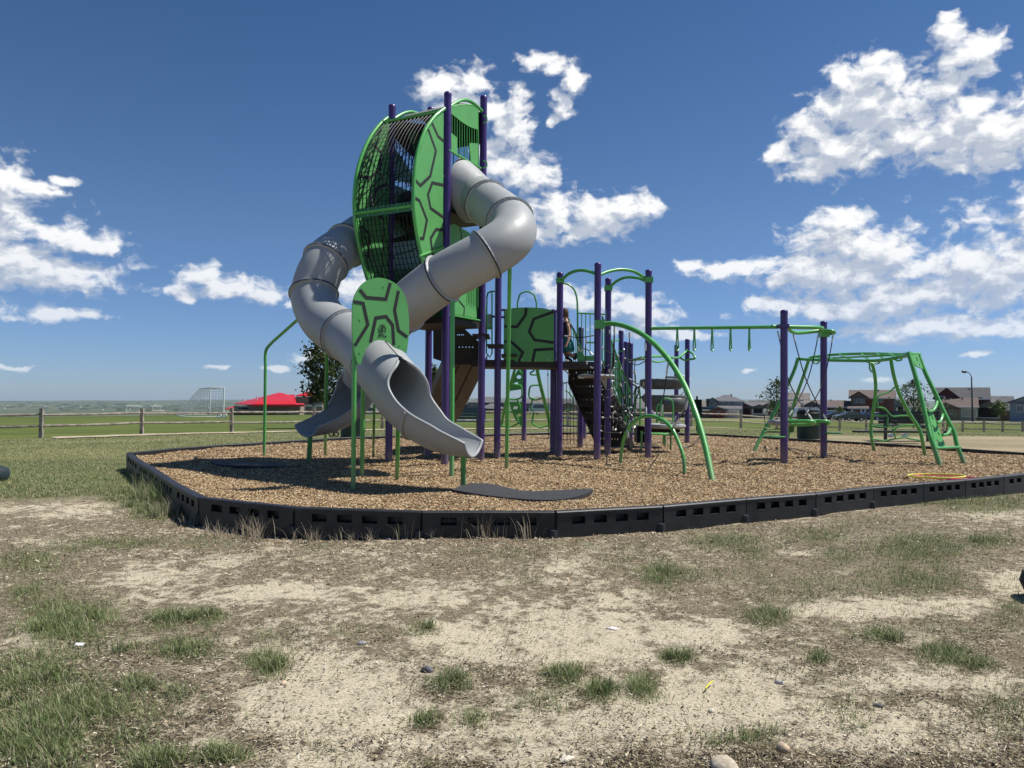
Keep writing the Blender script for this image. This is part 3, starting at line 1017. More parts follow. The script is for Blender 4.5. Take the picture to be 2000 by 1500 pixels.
# stones one can tell apart
def stone(u, v, size, col, label, seed, flat=0.6):
    p = G(u, v, -0.25)
    z = gz(p.x, p.y)
    rr = random.Random(seed)
    me = bpy.data.meshes.new('stone')
    vs, fs = [], []
    n, m = 9, 6
    ph = [rr.uniform(0, 6) for _ in range(4)]
    for i in range(m + 1):
        th = math.pi * i / m
        for j in range(n):
            a = 2 * math.pi * j / n
            k = 1 + 0.16 * math.sin(2 * a + ph[0]) + 0.12 * math.sin(3 * a + ph[1] + th) + 0.08 * rr.uniform(-1, 1)
            vs.append((size * k * math.sin(th) * math.cos(a), size * 0.75 * k * math.sin(th) * math.sin(a), size * flat * math.cos(th)))
    for i in range(m):
        for j in range(n):
            l = (j + 1) % n
            fs.append((i * n + j, i * n + l, (i + 1) * n + l, (i + 1) * n + j))
    me.from_pydata(vs, [], fs)
    me.materials.append(mat('stone_%d' % int(col[0] * 100), col, 0.85, 0.2, 60, bump=0.3, bscale=120))
    me.shade_smooth()
    o = bpy.data.objects.new('stone', me)
    C.objects.link(o)
    o.location = (p.x, p.y, z + size * flat * 0.35)
    o.rotation_euler = (0, 0, rr.uniform(0, 6))
    tag(o, label, 'stone', 'loose stones on the bare ground')


stone(1418, 1503, 0.078, (0.42, 0.36, 0.27), 'broad flat tan stone at the bottom edge of the picture', 1, 0.35)
stone(1530, 1472, 0.030, (0.55, 0.42, 0.28), 'small angular orange tan stone in the lower right dirt', 2, 0.75)
stone(835, 1310, 0.030, (0.13, 0.13, 0.14), 'small dark grey round stone beside a grass tuft', 3, 0.75)
stone(554, 1337, 0.020, (0.55, 0.52, 0.46), 'pale whitish stone below a grass tuft at the lower left', 4, 0.5)
stone(1196, 1229, 0.034, (0.66, 0.64, 0.60), 'flat white stone in the middle of the dirt', 5, 0.22)
stone(1390, 1395, 0.018, (0.60, 0.54, 0.44), 'small pale stone above the broad flat one', 6)
stone(1522, 1332, 0.020, (0.45, 0.43, 0.40), 'small grey stone in the dirt right of the yellow straw', 7)
stone(1716, 1380, 0.020, (0.15, 0.14, 0.13), 'small dark stone in the dirt at the lower right', 8)
stone(1106, 1476, 0.032, (0.60, 0.56, 0.50), 'pale flat stone near the bottom centre', 9, 0.3)
stone(706, 1258, 0.026, (0.25, 0.25, 0.26), 'grey stone left of the centre in the dirt', 10, 0.5)
# litter: a yellow straw and a white scrap
b_ = MB()
p_ = G(1385, 1342, -0.245)
b_.tube([p_ + V((-0.03, -0.05, 0.012)), p_ + V((0.0, 0.0, 0.016)), p_ + V((0.03, 0.05, 0.010))], 0.0035, 8)
tag(put('drinking_straw', b_, mat('yellow_plastic', (0.75, 0.62, 0.05), 0.5, 0.02), at=tuple(p_)), 'short yellow plastic straw lying on the dirt', 'straw')
b_ = MB()
p_ = G(155, 1262, -0.235)
b_.box((p_.x, p_.y, p_.z + 0.01), (0.045, 0.02, 0.004), Matrix.Rotation(0.5, 3, 'X'))
tag(put('paper_scrap', b_, WHITE, at=tuple(p_)), 'small white paper scrap caught in the grass at the left', 'paper scrap')
# the shadow at the right edge is built as a made-up black body below

# ------------------------------------------------------------------ timber border
def timber(parent, a, b, z_top, h, wins=True, knob=False):
    """one hollow plastic landscape timber from a to b; outside is to the right of a->b"""
    a, b = V((a.x, a.y, 0)), V((b.x, b.y, 0))
    t = (b - a)
    L = t.length
    t.normalize()
    out = V((t.y, -t.x, 0))
    th = 0.095
    m = MB()
    g0 = 0.006

    def P(s, o, z):
        return a + t * s + out * o + V((0, 0, z_top + z))
    # rounded cap
    prof = [(0.052, -0.030), (0.052, -0.010), (0.040, 0.0), (-0.040, 0.0), (-0.050, -0.010), (-0.050, -0.030)]
    e = [P(g0, o, z) for o, z in prof] + [P(L - g0, o, z) for o, z in prof]
    n = len(prof)
    m.add(e, [(i, i + 1, n + i + 1, n + i) for i in range(n - 1)] + [tuple(range(n))[::-1], tuple(range(n, 2 * n))])
    # outer wall with four recessed windows
    s0, s1 = g0, L - g0
    zt, zb = -0.030, -h
    o_out, o_in = 0.046, -0.046
    if wins:
        nw = 4
        wz0, wz1 = -0.055, -0.128
        ww = 0.145 * L / 1.22
        cs = [L * (0.20 + 0.20 * k) for k in range(nw)]
        xs = [s0] + [c + d for c in cs for d in (-ww / 2, ww / 2)] + [s1]
        for i in range(len(xs) - 1):
            x0, x1 = xs[i], xs[i + 1]
            q = lambda z0, z1: m.add([P(x0, o_out, z1), P(x1, o_out, z1), P(x1, o_out, z0), P(x0, o_out, z0)], [(0, 1, 2, 3)])
            if i % 2 == 0:
                q(zt, zb)
            else:
                q(zt, wz0)
                q(wz1, zb)
                d = 0.07
                m.add([P(x0, o_out, wz0), P(x1, o_out, wz0), P(x1, o_out, wz1), P(x0, o_out, wz1),
                       P(x0, o_out - d, wz0), P(x1, o_out - d, wz0), P(x1, o_out - d, wz1 + 0.012), P(x0, o_out - d, wz1 + 0.012)],
                      [(0, 4, 5, 1), (3, 2, 6, 7), (0, 3, 7, 4), (1, 5, 6, 2), (4, 7, 6, 5)])
    else:
        m.add([P(s0, o_out, zt), P(s1, o_out, zt), P(s1, o_out, zb), P(s0, o_out, zb)], [(0, 1, 2, 3)])
    m.add([P(s0, o_in, zt), P(s1, o_in, zt), P(s1, o_in, zb), P(s0, o_in, zb)], [(3, 2, 1, 0)])
    for sx in (s0, s1):
        m.add([P(sx, o_out, zt), P(sx, o_in, zt), P(sx, o_in, zb), P(sx, o_out, zb)], [(0, 1, 2, 3)])
    o = put('border_timber', m, CURB, parent, smooth=False)
    if knob:
        k = MB()
        k.lathe(P(L - 0.02, 0.030, -h + 0.02), [(0.05, 0), (0.052, 0.10), (0.045, 0.13), (0.02, 0.135)], 10)
        k.lathe(P(L - 0.0, 0.0, -0.2), [(0.03, 0), (0.03, 0.19)], 8)
        ko = put('stake_collar', k, CURB, o)


def build_border():
    root = thing('playground_border', (0, 7, -0.2), 'low black recycled plastic timber border with square windows round the wood chips', 'playground border')
    n = len(FR)
    for i in range(n - 1):
        a, b = FR[i], FR[i + 1]
        timber(root, a, b, 0.05, 0.325, True, knob=(i < 12))
        if i < 6:
            o = V((0, 0, 0))
            timber(root, a, b, -0.285, 0.28, True)
    P = [FR[-1]] + BK + [FR[0]]
    for i in range(len(P) - 1):
        a, b = P[i], P[i + 1]
        L = (b - a).length
        k = max(1, round(L / 1.22))
        for j in range(k):
            timber(root, a.lerp(b, j / k), a.lerp(b, (j + 1) / k), 0.06, 0.30, wins=False)


build_border()

# ------------------------------------------------------------------ the play structure
PS = thing('play_structure', (0, 13.5, 0), 'large green and purple climbing structure with two grey tube slides and a turtle shell tower', 'play structure')


def part(name, mb, m, parent=None, **kw):
    return put(name, mb, m, parent or PS, **kw)


def post(x, y, h, r=0.0635):
    m = MB()
    m.lathe((x, y, -0.06), [(r, 0), (r, h + 0.06 - 0.05)], 20)
    o = part('support_post', m, PURPLE)
    c = MB()
    hh = h - 0.055
    c.lathe((x, y, hh), [(r + 0.003, -0.02), (r + 0.003, 0.018), (r - 0.004, 0.040), (r - 0.020, 0.052), (0.01, 0.056)], 20)
    part('post_cap', c, PURPLE, o)
    return o


nT = V((-0.48, -0.877, 0))         # towards the front of the tower
rT = V((0.877, -0.48, 0))          # towards its right
A_ = V((-2.14, 12.96, 0)); B_ = A_ + rT * 1.17; D_ = A_ - nT * 1.17; C_ = B_ - nT * 1.17
POSTS = {}
for k, (p, h) in {'A': (A_, 6.26), 'B': (B_, 6.26), 'C': (C_, 6.62), 'D': (D_, 6.62)}.items():
    POSTS[k] = post(p.x, p.y, h)


def post_px(u, vb, vt, D=None):
    D = D or EYE * F / (vb - (770 + 0.007 * u))
    p = W(u, 778, D)
    t = W(u + (vb - vt) * 0.007, vt, D)
    post(p.x, p.y, t.z)
    return V((p.x, p.y, t.z))


P2 = post_px(971.6, 891, 528, 13.9)
P3 = post_px(1092.5, 892, 531.6, 14.25)
P3b = post_px(1080.5, 883.4, 604, 15.3)
P4 = post_px(1166.5, 898, 513, 13.5)
P5 = post_px(1187, 888, 543, 14.85)
P6 = post_px(1266, 894, 526.5, 14.1)
P7 = post_px(1212.5, 867, 645, 18.3)
P8 = post_px(1222.5, 866, 667, 18.0)
P9 = post_px(1230.5, 880.5, 669, 15.9)
P10 = post_px(1134, 875, 639, 16.8)
P10b = post_px(1141, 852, 700, 21.0)
P11 = post_px(1023.5, 860, 705, 19.6)
P12 = post_px(1321, 855, 673.5, 21.2)
P13 = post_px(1342.2, 864, 662, 19.2)
P14 = post_px(1531.3, 905.5, 605, 13.0)
P15 = post_px(1608.8, 894, 627, 14.4)
P17 = post_px(877, 880, 560, 15.6)


# ---- tower pod
def arc_pts(P, px):
    tn = rT
    return [onplane(u, v, P, tn) for u, v in px]


arcR = arc_pts(B_, [(868, 212), (846, 231), (826, 264), (812, 315), (807.5, 370), (808, 411), (814.5, 458), (823, 496), (832, 530), (845, 565), (862, 600)])
arcL = arc_pts(A_, [(757, 230), (741, 244), (722, 270), (706, 306), (696, 344), (692, 384), (692, 411), (695, 447), (702, 485.5), (710, 518.5), (718, 546), (730, 580), (747, 612)])


def byz(path, z):
    pts = sp3(path, 10)
    best = min(range(len(pts) - 1), key=lambda i: abs((pts[i].z + pts[i + 1].z) / 2 - z) if (pts[i].z - z) * (pts[i + 1].z - z) > 0 else -1)
    a, b = pts[best], pts[best + 1]
    t = 0 if abs(a.z - b.z) < 1e-6 else (z - a.z) / (b.z - a.z)
    return a.lerp(b, max(0, min(1, t)))


for pa in (arcL, arcR):
    m = MB()
    m.tube(sp3(pa, 6), 0.031, 10)
    part('pod_frame_tube', m, GREEN)


def plane_panel(name, P, nrm, outline, th, material, parent=None, px=True):
    poly = [onplane(u, v, P, nrm) for u, v in outline]
    m = MB()
    m.prism(poly, V(nrm).normalized() * th)
    return part(name, m, material, parent, smooth=False)


def plane_lines(name, P, nrm, lines, w, th, material, parent):
    """each inlaid line is a piece of its own"""
    for ln in lines:
        m = MB()
        m.strip([onplane(u, v, P, nrm) for u, v in ln], w, th, nrm)
        part(name, m, material, parent, smooth=False)


def z1(pts, ox=660, oy=170, k=6.25):
    return [(ox + x / k, oy + y / k) for x, y in pts]


# right side panel (sunlit) with its hexagon lines
BN = rT
bp = B_ + rT * 0.0
outl = [(u + 2, v) for u, v in [(862, 218), (846, 233), (826, 266), (812, 316), (808, 370), (808.5, 411), (815, 458), (823, 496), (832, 530), (838, 548)]] + [(864, 548), (864.5, 400), (865.5, 222)]
pr = plane_panel('side_panel', bp, BN, outl, 0.02, PANEL)
lw = 0.052
plane_lines('shell_line', bp, BN, [
    z1([(1140, 435), (1215, 600), (1280, 660)]),
    z1([(1095, 515), (1190, 780), (1120, 1090), (1000, 1205), (932, 1130)]),
    z1([(1280, 1198), (1145, 1170), (1092, 1315), (1125, 1480), (1280, 1590)]),
    z1([(928, 1350), (990, 1390), (1080, 1625), (1035, 1850), (970, 1850)]),
    z1([(1280, 1745), (1190, 1740), (1125, 1850), (1145, 2000), (1165, 2090)]),
], lw, 0.026, INLAY, pr)
m = MB()
m.beam(onplane(822, 284, bp, BN) , onplane(866, 345, bp, BN), 0.012, 0.03)
part('panel_seam_bar', m, GREEN, pr)
m = MB()
m.tube([onplane(820, 500, bp + rT * .03, BN), onplane(866, 483, bp + rT * .03, BN)], 0.02, 8)
part('cross_bar', m, GREEN)
# left side panel, its inner face seen through the ribs
op = [(u + 2, v) for u, v in [(755, 236), (741, 247), (723, 272), (707, 308), (698, 346), (694, 384), (694, 411), (697, 447), (704, 486), (712, 519), (720, 546), (735, 585)]] + [(757, 585), (759, 400), (760, 236)]
pl = plane_panel('side_panel', A_, rT, op, 0.02, PANEL)
plane_lines('shell_line', A_, rT, [z1([(420, 700), (520, 800), (500, 1000), (380, 1120), (250, 1080)]), z1([(600, 1180), (460, 1250), (400, 1500), (560, 1620)]), z1([(280, 1700), (380, 1800), (360, 2100)])], lw, 0.026, INLAY, pl)

# curved ribs over the front, and net cables between them
zt, zb = 5.86, 2.75
NRIB = 15
for i in range(1, NRIB):
    f = i / NRIB
    pts = []
    for k in range(22):
        z = zt - (zt - zb) * k / 21
        pts.append(byz(arcL, z).lerp(byz(arcR, z), f) - nT * 0.02)
    m = MB()
    m.tube(pts, 0.0095, 6)
    part('front_rib', m, BLACK)
for z, mt in ((5.86, GREEN), (4.12, GREEN)):
    a, b = byz(arcL, z), byz(arcR, z)
    m = MB()
    m.tube([a, b], 0.026, 8)
    o = part('cross_bar', m, mt)
    if z < 5:
        m = MB()
        m.beam(a - nT * 0.02 + V((0, 0, .045)), b - nT * 0.02 + V((0, 0, .045)), 0.012, 0.06)
        m.beam(a - nT * 0.02 - V((0, 0, .045)), b - nT * 0.02 - V((0, 0, .045)), 0.012, 0.06)
        part('bar_flange', m, GREEND, o)
        for f in (0.02, 0.25, 0.5, 0.75, 0.98):
            for s_ in (-1, 1):
                m = MB()
                m.lathe(a.lerp(b, f) + nT * 0.012 + V((0, 0, .05 * s_)), [(0.008, 0), (0.008, 0.01)], 6, nT)
                part('bolt', m, METAL, o)
# horizontal net cables and diagonals inside the pod
NB = MB()
for k in range(34):
    z = 5.80 - 0.09 * k
    a, b = byz(arcL, z) + nT * -0.035, byz(arcR, z) + nT * -0.035
    NB.tube([a, b], 0.0045, 4)
tag(part('safety_mesh', NB, BLACK), kind='stuff')
cabs = []
for z in (5.1, 4.7, 3.7, 3.25, 2.9):
    a, b = byz(arcL, z), byz(arcR, z)
    cabs.append([a - nT * 0.03, (A_ + V((0, 0, z - 0.12)) + nT * 0.1), b.lerp(a, .3) - nT * .5 + V((0, 0, -0.1)), b - nT * 0.05])
def rib(z, f):
    return byz(arcL, z).lerp(byz(arcR, z), f) - nT * 0.05
cabs += [[rib(5.15, .04), rib(4.4, .5) - nT * .3], [rib(5.05, .04), rib(4.2, .3)], [rib(4.2, .3), rib(4.75, .8)], [rib(3.95, .03), rib(3.1, .22)], [rib(3.9, .45), rib(3.1, .22)], [rib(3.1, .22), rib(2.75, .6)], [rib(5.3, .9), rib(4.75, .5), rib(4.4, .1)]]
for c in cabs:
    m = MB()
    m.tube(sp3(c, 4), 0.009, 6)
    part('climbing_cable', m, CABLE)

# roof bars between the two arches
def arch(a, b, rise, n=10, out=V((0, 0, 0))):
    return [a.lerp(b, k / n) + V((0, 0, rise * math.sin(math.pi * k / n))) + out * math.sin(math.pi * k / n) for k in range(n + 1)]


zB, zC = 6.0, 6.05
ar = arch(B_ + V((0, 0, 5.98)) , C_ + V((0, 0, 6.30)), 0.19)
al = arch(A_ + V((0, 0, 5.98)) , D_ + V((0, 0, 6.30)), 0.19)
for q_ in (ar, al):
    m = MB(); m.tube(q_, 0.031, 10); part('roof_arch', m, GREEN)
m = MB(); k0 = 0
vs, fs = [], []
for k in range(11):
    vs += [al[k] - V((0, 0, .062)), ar[k] - V((0, 0, .062)), al[k] - V((0, 0, .075)), ar[k] - V((0, 0, .075))]
for k in range(10):
    a = k * 4
    fs += [(a, a + 1, a + 5, a + 4), (a + 2, a + 6, a + 7, a + 3)]
m.add(vs, fs)
part('roof_sheet', m, BLACK)
m = MB(); m.prism([A_ + V((0, 0, 5.98)), D_ + V((0, 0, 6.28)), D_ + V((0, 0, 5.60)), A_.lerp(D_, .5) + V((0, 0, 5.52)), A_ + V((0, 0, 5.72))], rT * 0.018)
part('back_sheet', m, BLACK, smooth=False)
m = MB(); m.prism([C_ + V((0, 0, 6.28)), D_ + V((0, 0, 6.28)), D_ + V((0, 0, 5.75)), C_ + V((0, 0, 5.75))], nT * 0.02)
part('back_sheet', m, BLACK, smooth=False)
for i in range(1, NRIB):
    f = i / NRIB
    m = MB()
    m.tube([al[k].lerp(ar[k], f) - V((0, 0, 0.05)) for k in range(11)], 0.0095, 6)
    part('roof_rib', m, BLACK)
m = MB(); m.tube([al[0], ar[0]], 0.022, 8); part('cross_bar', m, GREEN)
m = MB(); m.tube([D_ + V((0, 0, 6.30)), C_ + V((0, 0, 6.30))], 0.03, 8); part('cross_bar', m, PURPLE)

# right face, upper panel with barred window
RP = B_ + rT * 0.045
def zz(p): return z1(p)
fr = MB()
oo = [onplane(u, v, RP, rT) for u, v in zz([(1372, 245), (1440, 225), (1560, 212), (1650, 225), (1708, 262), (1716, 980), (1355, 775), (1362, 500)])]
fr.tube(oo, 0.014, 6, closed=True)
pan = part('window_frame', fr, GREEN)
plane_panel('upper_sheet', RP, rT, zz([(1380, 250), (1440, 232), (1560, 220), (1650, 233), (1703, 268), (1703, 520), (1600, 485), (1500, 420), (1440, 370), (1380, 325)]), 0.018, PANEL, pan)
plane_panel('lower_sheet', RP, rT, zz([(1378, 560), (1448, 615), (1452, 812), (1380, 775)]), 0.018, PANEL, pan)
plane_panel('lower_sheet', RP, rT, zz([(1600, 700), (1615, 682), (1703, 690), (1708, 955), (1620, 905)]), 0.018, PANEL, pan)
for k in range(11):
    x = 1395 + k * 30
    yt = 340 + (x - 1380) * .75 if x < 1600 else 500
    yb = 590 if x < 1450 else (690 if x > 1600 else 830 + (x - 1450) * .5)
    m = MB()
    m.tube([onplane(*z1([(x, yt)])[0], RP, rT), onplane(*z1([(x, yb)])[0], RP, rT)], 0.008, 6)
    part('window_bar', m, GREEN, pan)
m = MB(); m.tube([onplane(*z1([(1350, 770)])[0], RP, rT), onplane(*z1([(1742, 992)])[0], RP, rT)], 0.022, 8)
part('cross_bar', m, GREEN)
for vv in (234, 322):
    m = MB()
    c_ = W(944, vv, 13.3)
    m.tube([c_ + V((0.0, 0, 0.07)), c_ + V((0.06, -.02, 0.05)), c_ + V((0.07, -.02, -0.02)), c_ + V((0.0, 0, -0.06))], 0.012, 6)
    part('panel_clamp', m, GREEN)
# lower right face
lp = plane_panel('lower_face_panel', RP, rT, [(878, 440), (886, 437), (925, 460), (930, 520), (930, 622), (880, 612)], 0.018, PANEL)
plane_lines('shell_line', RP, rT, [[(897, 445), (901, 462), (898, 490)], [(895, 587), (906, 600), (905, 618)]], 0.03, 0.024, INLAY, lp)
for k in range(5):
    m = MB(); m.tube([onplane(915 + 4.6 * k, 560, RP + rT * .03, rT), onplane(915 + 4.6 * k, 592 + 2.2 * k, RP + rT * .03, rT)], 0.008, 6); part('window_bar', m, GREEN, lp)
m = MB(); m.tube([onplane(875, 614, RP, rT), onplane(937, 626, RP, rT)], 0.018, 8); part('cross_bar', m, GREEN)

# left face A-D: bars, perforated sheets, ring of the slide mouth
LP = A_
for k in range(13):
    f = (k + .5) / 13
    m = MB()
    p = A_.lerp(D_, f)
    m.tube([p + V((0, 0, 5.95)), p + V((0, 0, 4.95))], 0.009, 6)
    part('window_bar', m, BLACK)
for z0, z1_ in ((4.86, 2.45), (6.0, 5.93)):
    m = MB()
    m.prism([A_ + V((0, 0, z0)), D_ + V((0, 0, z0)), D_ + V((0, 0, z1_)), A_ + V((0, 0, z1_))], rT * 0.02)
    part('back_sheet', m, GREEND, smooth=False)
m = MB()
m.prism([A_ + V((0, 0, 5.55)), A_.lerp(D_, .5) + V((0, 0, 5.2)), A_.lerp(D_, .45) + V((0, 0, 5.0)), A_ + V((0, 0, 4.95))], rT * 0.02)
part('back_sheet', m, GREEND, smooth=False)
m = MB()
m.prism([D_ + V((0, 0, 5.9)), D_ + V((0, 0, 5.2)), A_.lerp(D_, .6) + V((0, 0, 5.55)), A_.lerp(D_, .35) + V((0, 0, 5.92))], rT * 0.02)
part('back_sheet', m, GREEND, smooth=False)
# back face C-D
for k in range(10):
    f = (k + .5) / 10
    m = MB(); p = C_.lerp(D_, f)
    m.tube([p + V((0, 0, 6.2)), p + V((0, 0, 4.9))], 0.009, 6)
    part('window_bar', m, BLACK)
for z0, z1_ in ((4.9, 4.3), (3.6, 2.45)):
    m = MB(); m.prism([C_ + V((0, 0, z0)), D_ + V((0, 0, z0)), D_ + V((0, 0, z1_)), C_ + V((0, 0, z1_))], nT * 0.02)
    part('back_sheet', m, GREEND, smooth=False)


def deck(name, poly, z, th, m_=DECK):
    m = MB()
    m.prism([V((p.x, p.y, z)) for p in poly], V((0, 0, th)))
    return part(name, m, m_, smooth=False)


deck('tower_deck', [A_ + nT * .03, B_ + nT * .03, C_, D_], 2.42, 0.10)
for z, tri in ((4.28, [A_, B_, C_, D_]), (3.4, [A_ + nT * .5, A_, D_]), (3.85, [B_ + nT * .5, B_, A_]), (3.05, [B_ + nT * .4, B_, C_])):
    deck('climbing_shelf', tri, z, 0.06, BLACK)
m = MB(); m.lathe(A_.lerp(D_, .5) + V((0, 0, 4.45)) - rT * 0.03 * -1, [(0.40, 0), (0.40, 0.03), (0.34, 0.03), (0.34, 0)], 28, rT)
part('slide_mouth_ring', m, BLACK)
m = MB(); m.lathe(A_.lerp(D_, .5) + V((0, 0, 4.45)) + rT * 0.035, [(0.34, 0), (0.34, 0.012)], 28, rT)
part('slide_mouth_shade_disc', m, DARKIN)  # dark disc painted for the shade inside the tube


# ---- slides
def frames(pts, up_mode=False):
    n = len(pts)
    out = []
    prev = None
    for i, p in enumerate(pts):
        t = (pts[min(i + 1, n - 1)] - pts[max(i - 1, 0)]).normalized()
        if up_mode:
            x = t.cross(V((0, 0, 1))).normalized()
        elif prev is None:
            a = V((0, 0, 1)) if abs(t.z) < .9 else V((1, 0, 0))
            x = t.cross(a).normalized()
        else:
            x = (prev - t * prev.dot(t)).normalized()
        prev = x
        out.append((t, x, x.cross(t)))       # tangent, right, up
    return out


RT = 0.362


def tube_slide(path, flanges, chute_from, chute_pts, label, seam_at=()):
    """path: 3D control points of the closed tube; flanges: indices where two sections are bolted together"""
    n = 10
    pts = sp3(path, n)
    fr_ = frames(pts)
    seg = 36
    cuts = [0] + [f * n for f in flanges] + [len(pts) - 1]
    secs = []
    for a, b in zip(cuts[:-1], cuts[1:]):
        m = MB()
        vs, fs = [], []
        for i in range(a, b + 1):
            t, x, y = fr_[i]
            for k in range(seg):
                an = 2 * math.pi * k / seg
                vs.append(pts[i] + (x * math.cos(an) + y * math.sin(an)) * RT)
        for i in range(b - a):
            for k in range(seg):
                l = (k + 1) % seg
                fs.append((i * seg + k, i * seg + l, (i + 1) * seg + l, (i + 1) * seg + k))
        m.add(vs, fs)
        secs.append(part('slide_section', m, TUBEG))
    for j, f in enumerate(flanges):
        i = f * n
        t, x, y = fr_[i]
        m = MB()
        m.lathe(pts[i] - t * 0.018, [(RT + .001, -0.02), (RT + 0.028, -0.006), (RT + 0.034, -0.002), (RT + 0.034, 0.010), (RT + 0.001, 0.012)], seg, t, caps=False)
        m.lathe(pts[i] + t * 0.018, [(RT + .001, -0.012), (RT + 0.034, -0.010), (RT + 0.034, 0.002), (RT + 0.028, 0.006), (RT + 0.001, 0.02)], seg, t, caps=False)
        o = part('slide_flange', m, TUBEG2, secs[j])
        s_ = MB()
        s_.lathe(pts[i], [(RT, -0.012), (RT + 0.037, -0.011), (RT + 0.037, 0.011), (RT, 0.012)], seg, t, caps=False)
        part('flange_seam', s_, SEAM, secs[j])
        b_ = MB()
        for k in range(0, 24):
            an = 2 * math.pi * k / 24
            c = pts[i] + (x * math.cos(an) + y * math.sin(an)) * (RT + 0.022)
            b_.lathe(c - t * 0.03, [(0.009, 0), (0.009, 0.06)], 6, t)
        tag(part('flange_bolts', b_, METAL, secs[j]), kind='stuff')
    return pts, fr_


def chute(path, halfang, material, wall=0.02, lipflare=True, rad=RT):
    """open chute: path points, per control point half angle of the U (180 = closed tube)"""
    n = 10
    P4_ = [tuple(p) + (h,) for p, h in zip(path, halfang)]
    rows = smooth_path(P4_, n)
    pts = [V(r[:3]) for r in rows]
    ha = [max(58, min(178.5, r[3])) for r in rows]
    fr_ = frames(pts, True)
    S = 30
    m = MB()
    vs, fs = [], []
    rimL, rimR = [], []
    N = len(pts)
    for i, p in enumerate(pts):
        t, x, y = fr_[i]
        for side, r in ((0, rad), (1, rad - wall)):
            for k in range(S + 1):
                an = math.radians(-ha[i] + 2 * ha[i] * k / S)
                vs.append(p + (x * math.sin(an) - y * math.cos(an)) * r)
        a = math.radians(ha[i])
        rimR.append(p + (x * math.sin(a) - y * math.cos(a)) * (rad - wall / 2 + .004))
        rimL.append(p + (-x * math.sin(a) - y * math.cos(a)) * (rad - wall / 2 + .004))
    w = 2 * (S + 1)
    for i in range(N - 1):
        for k in range(S):
            a, b = i * w + k, (i + 1) * w + k
            fs.append((a, a + 1, b + 1, b))
            a2, b2 = a + S + 1, b + S + 1
            fs.append((a2, b2, b2 + 1, a2 + 1))
    m.add(vs, fs)
    o = part('open_chute', m, material)
    # rolled rim along both edges and round the lip
    t, x, y = fr_[-1]
    lip = []
    for k in range(S + 1):
        an = math.radians(-ha[-1] + 2 * ha[-1] * k / S)
        lip.append(pts[-1] + (x * math.sin(an) - y * math.cos(an)) * (rad - wall / 2))
    start = next(i for i, h in enumerate(ha) if h < 171)
    r_ = MB()
    r_.tube(rimL[start:] + lip[1:-1] + rimR[start:][::-1], 0.021, 10)
    part('rolled_rim', r_, TUBEG2, o)
    return o, pts, fr_


# left slide: leaves the left face, swings out and comes back across the front
mouthL = A_.lerp(D_, .5)
pathL = [mouthL + V((0, 0, 4.42)), mouthL - rT * .45 + V((0, 0, 4.30)), W(718, 452, 13.35), W(677, 480, 12.75), W(636, 513, 12.15), W(613, 575, 11.95), W(633, 625, 11.55), W(676, 655, 10.95), W(708, 680, 10.45), W(736, 708, 9.98)]
tube_slide(pathL, [3, 4, 5, 7], None, None, '')
cL = [W(736, 708, 9.98), W(765, 744, 9.60), W(780, 763, 9.46), W(797, 782, 9.34), W(835, 812, 9.18), W(878, 830, 9.08), W(926, 835, 8.98)]
oL, ptsL, frL = chute(cL, [178.5, 178.5, 138, 104, 91, 82, 60], TUBEG)
t, x, y = frL[0]
s_ = MB(); s_.lathe(ptsL[0], [(RT - .01, -0.006), (RT + 0.004, -0.005), (RT + 0.004, 0.005), (RT - .01, 0.006)], 36, t, caps=False); part('hood_seam', s_, SEAM, oL)
i_ = 38
t, x, y = frL[i_]
s_ = MB()
s_.tube([ptsL[i_] + (x * math.sin(a) - y * math.cos(a)) * (RT + 0.012) for a in [math.radians(q) for q in range(-92, 93, 8)]], 0.02, 8)
part('joint_rib', s_, TUBEG, oL)

# right slide: leaves the right face, swings out and comes back behind the first
mouthR = B_.lerp(C_, .5)
pathR = [mouthR - rT * .1 + V((0, 0, 4.78)), mouthR + rT * .2 + V((0, 0, 4.62)), W(951, 397, 12.35), W(996, 432, 11.75), W(998, 462, 11.2), W(950, 497, 10.95), W(864, 545, 11.1), W(788, 604, 11.65), W(748, 650, 12.4), W(722, 700, 13.1), W(706, 738, 13.5)]
tube_slide(pathR, [2, 3, 5, 6, 7], None, None, '')
hood = MB()
seg = 36
vs, fs = [], []
for (pp, r, sx_) in ((mouthR + V((0, 0, 4.74)), 0.50, 1), (mouthR + rT * .22 + V((0, 0, 4.63)), 0.43, 1), (mouthR + rT * .5 + V((0, 0, 4.47)), 0.364, 1)):
    for k in range(seg):
        an = 2 * math.pi * k / seg
        vs.append(pp + (V((0, 0, 1)) * math.sin(an) * r * (1.12 if r > .4 else 1) + nT * math.cos(an) * r))
for i in range(2):
    for k in range(seg):
        l = (k + 1) % seg
        fs.append((i * seg + k, i * seg + l, (i + 1) * seg + l, (i + 1) * seg + k))
hood.add(vs, fs)
part('slide_entry_hood', hood, TUBEG)
cR = [W(706, 738, 13.5), W(692, 768, 13.35), W(668, 792, 13.1), W(638, 806, 12.85), W(598, 812, 12.5)]
oR, ptsR, frR = chute(cR, [178, 118, 90, 78, 60], TUBEG)
i_ = 22
t, x, y = frR[i_]
s_ = MB()
s_.tube([ptsR[i_] + (x * math.sin(a) - y * math.cos(a)) * (RT + 0.012) for a in [math.radians(q) for q in range(-88, 89, 8)]], 0.02, 8)
part('joint_rib', s_, TUBEG, oR)


# support poles of the slides
def pole(pts, r=0.030, m_=GREEN, name='slide_support_pole', seg=12):
    m = MB(); m.tube(pts, r, seg); return part(name, m, m_)


def gp(u, v, z=-0.05):
    D = EYE * F / (v - (770 + 0.007 * u))
    return W(u, v, D) * 1.0 + V((0, 0, z))


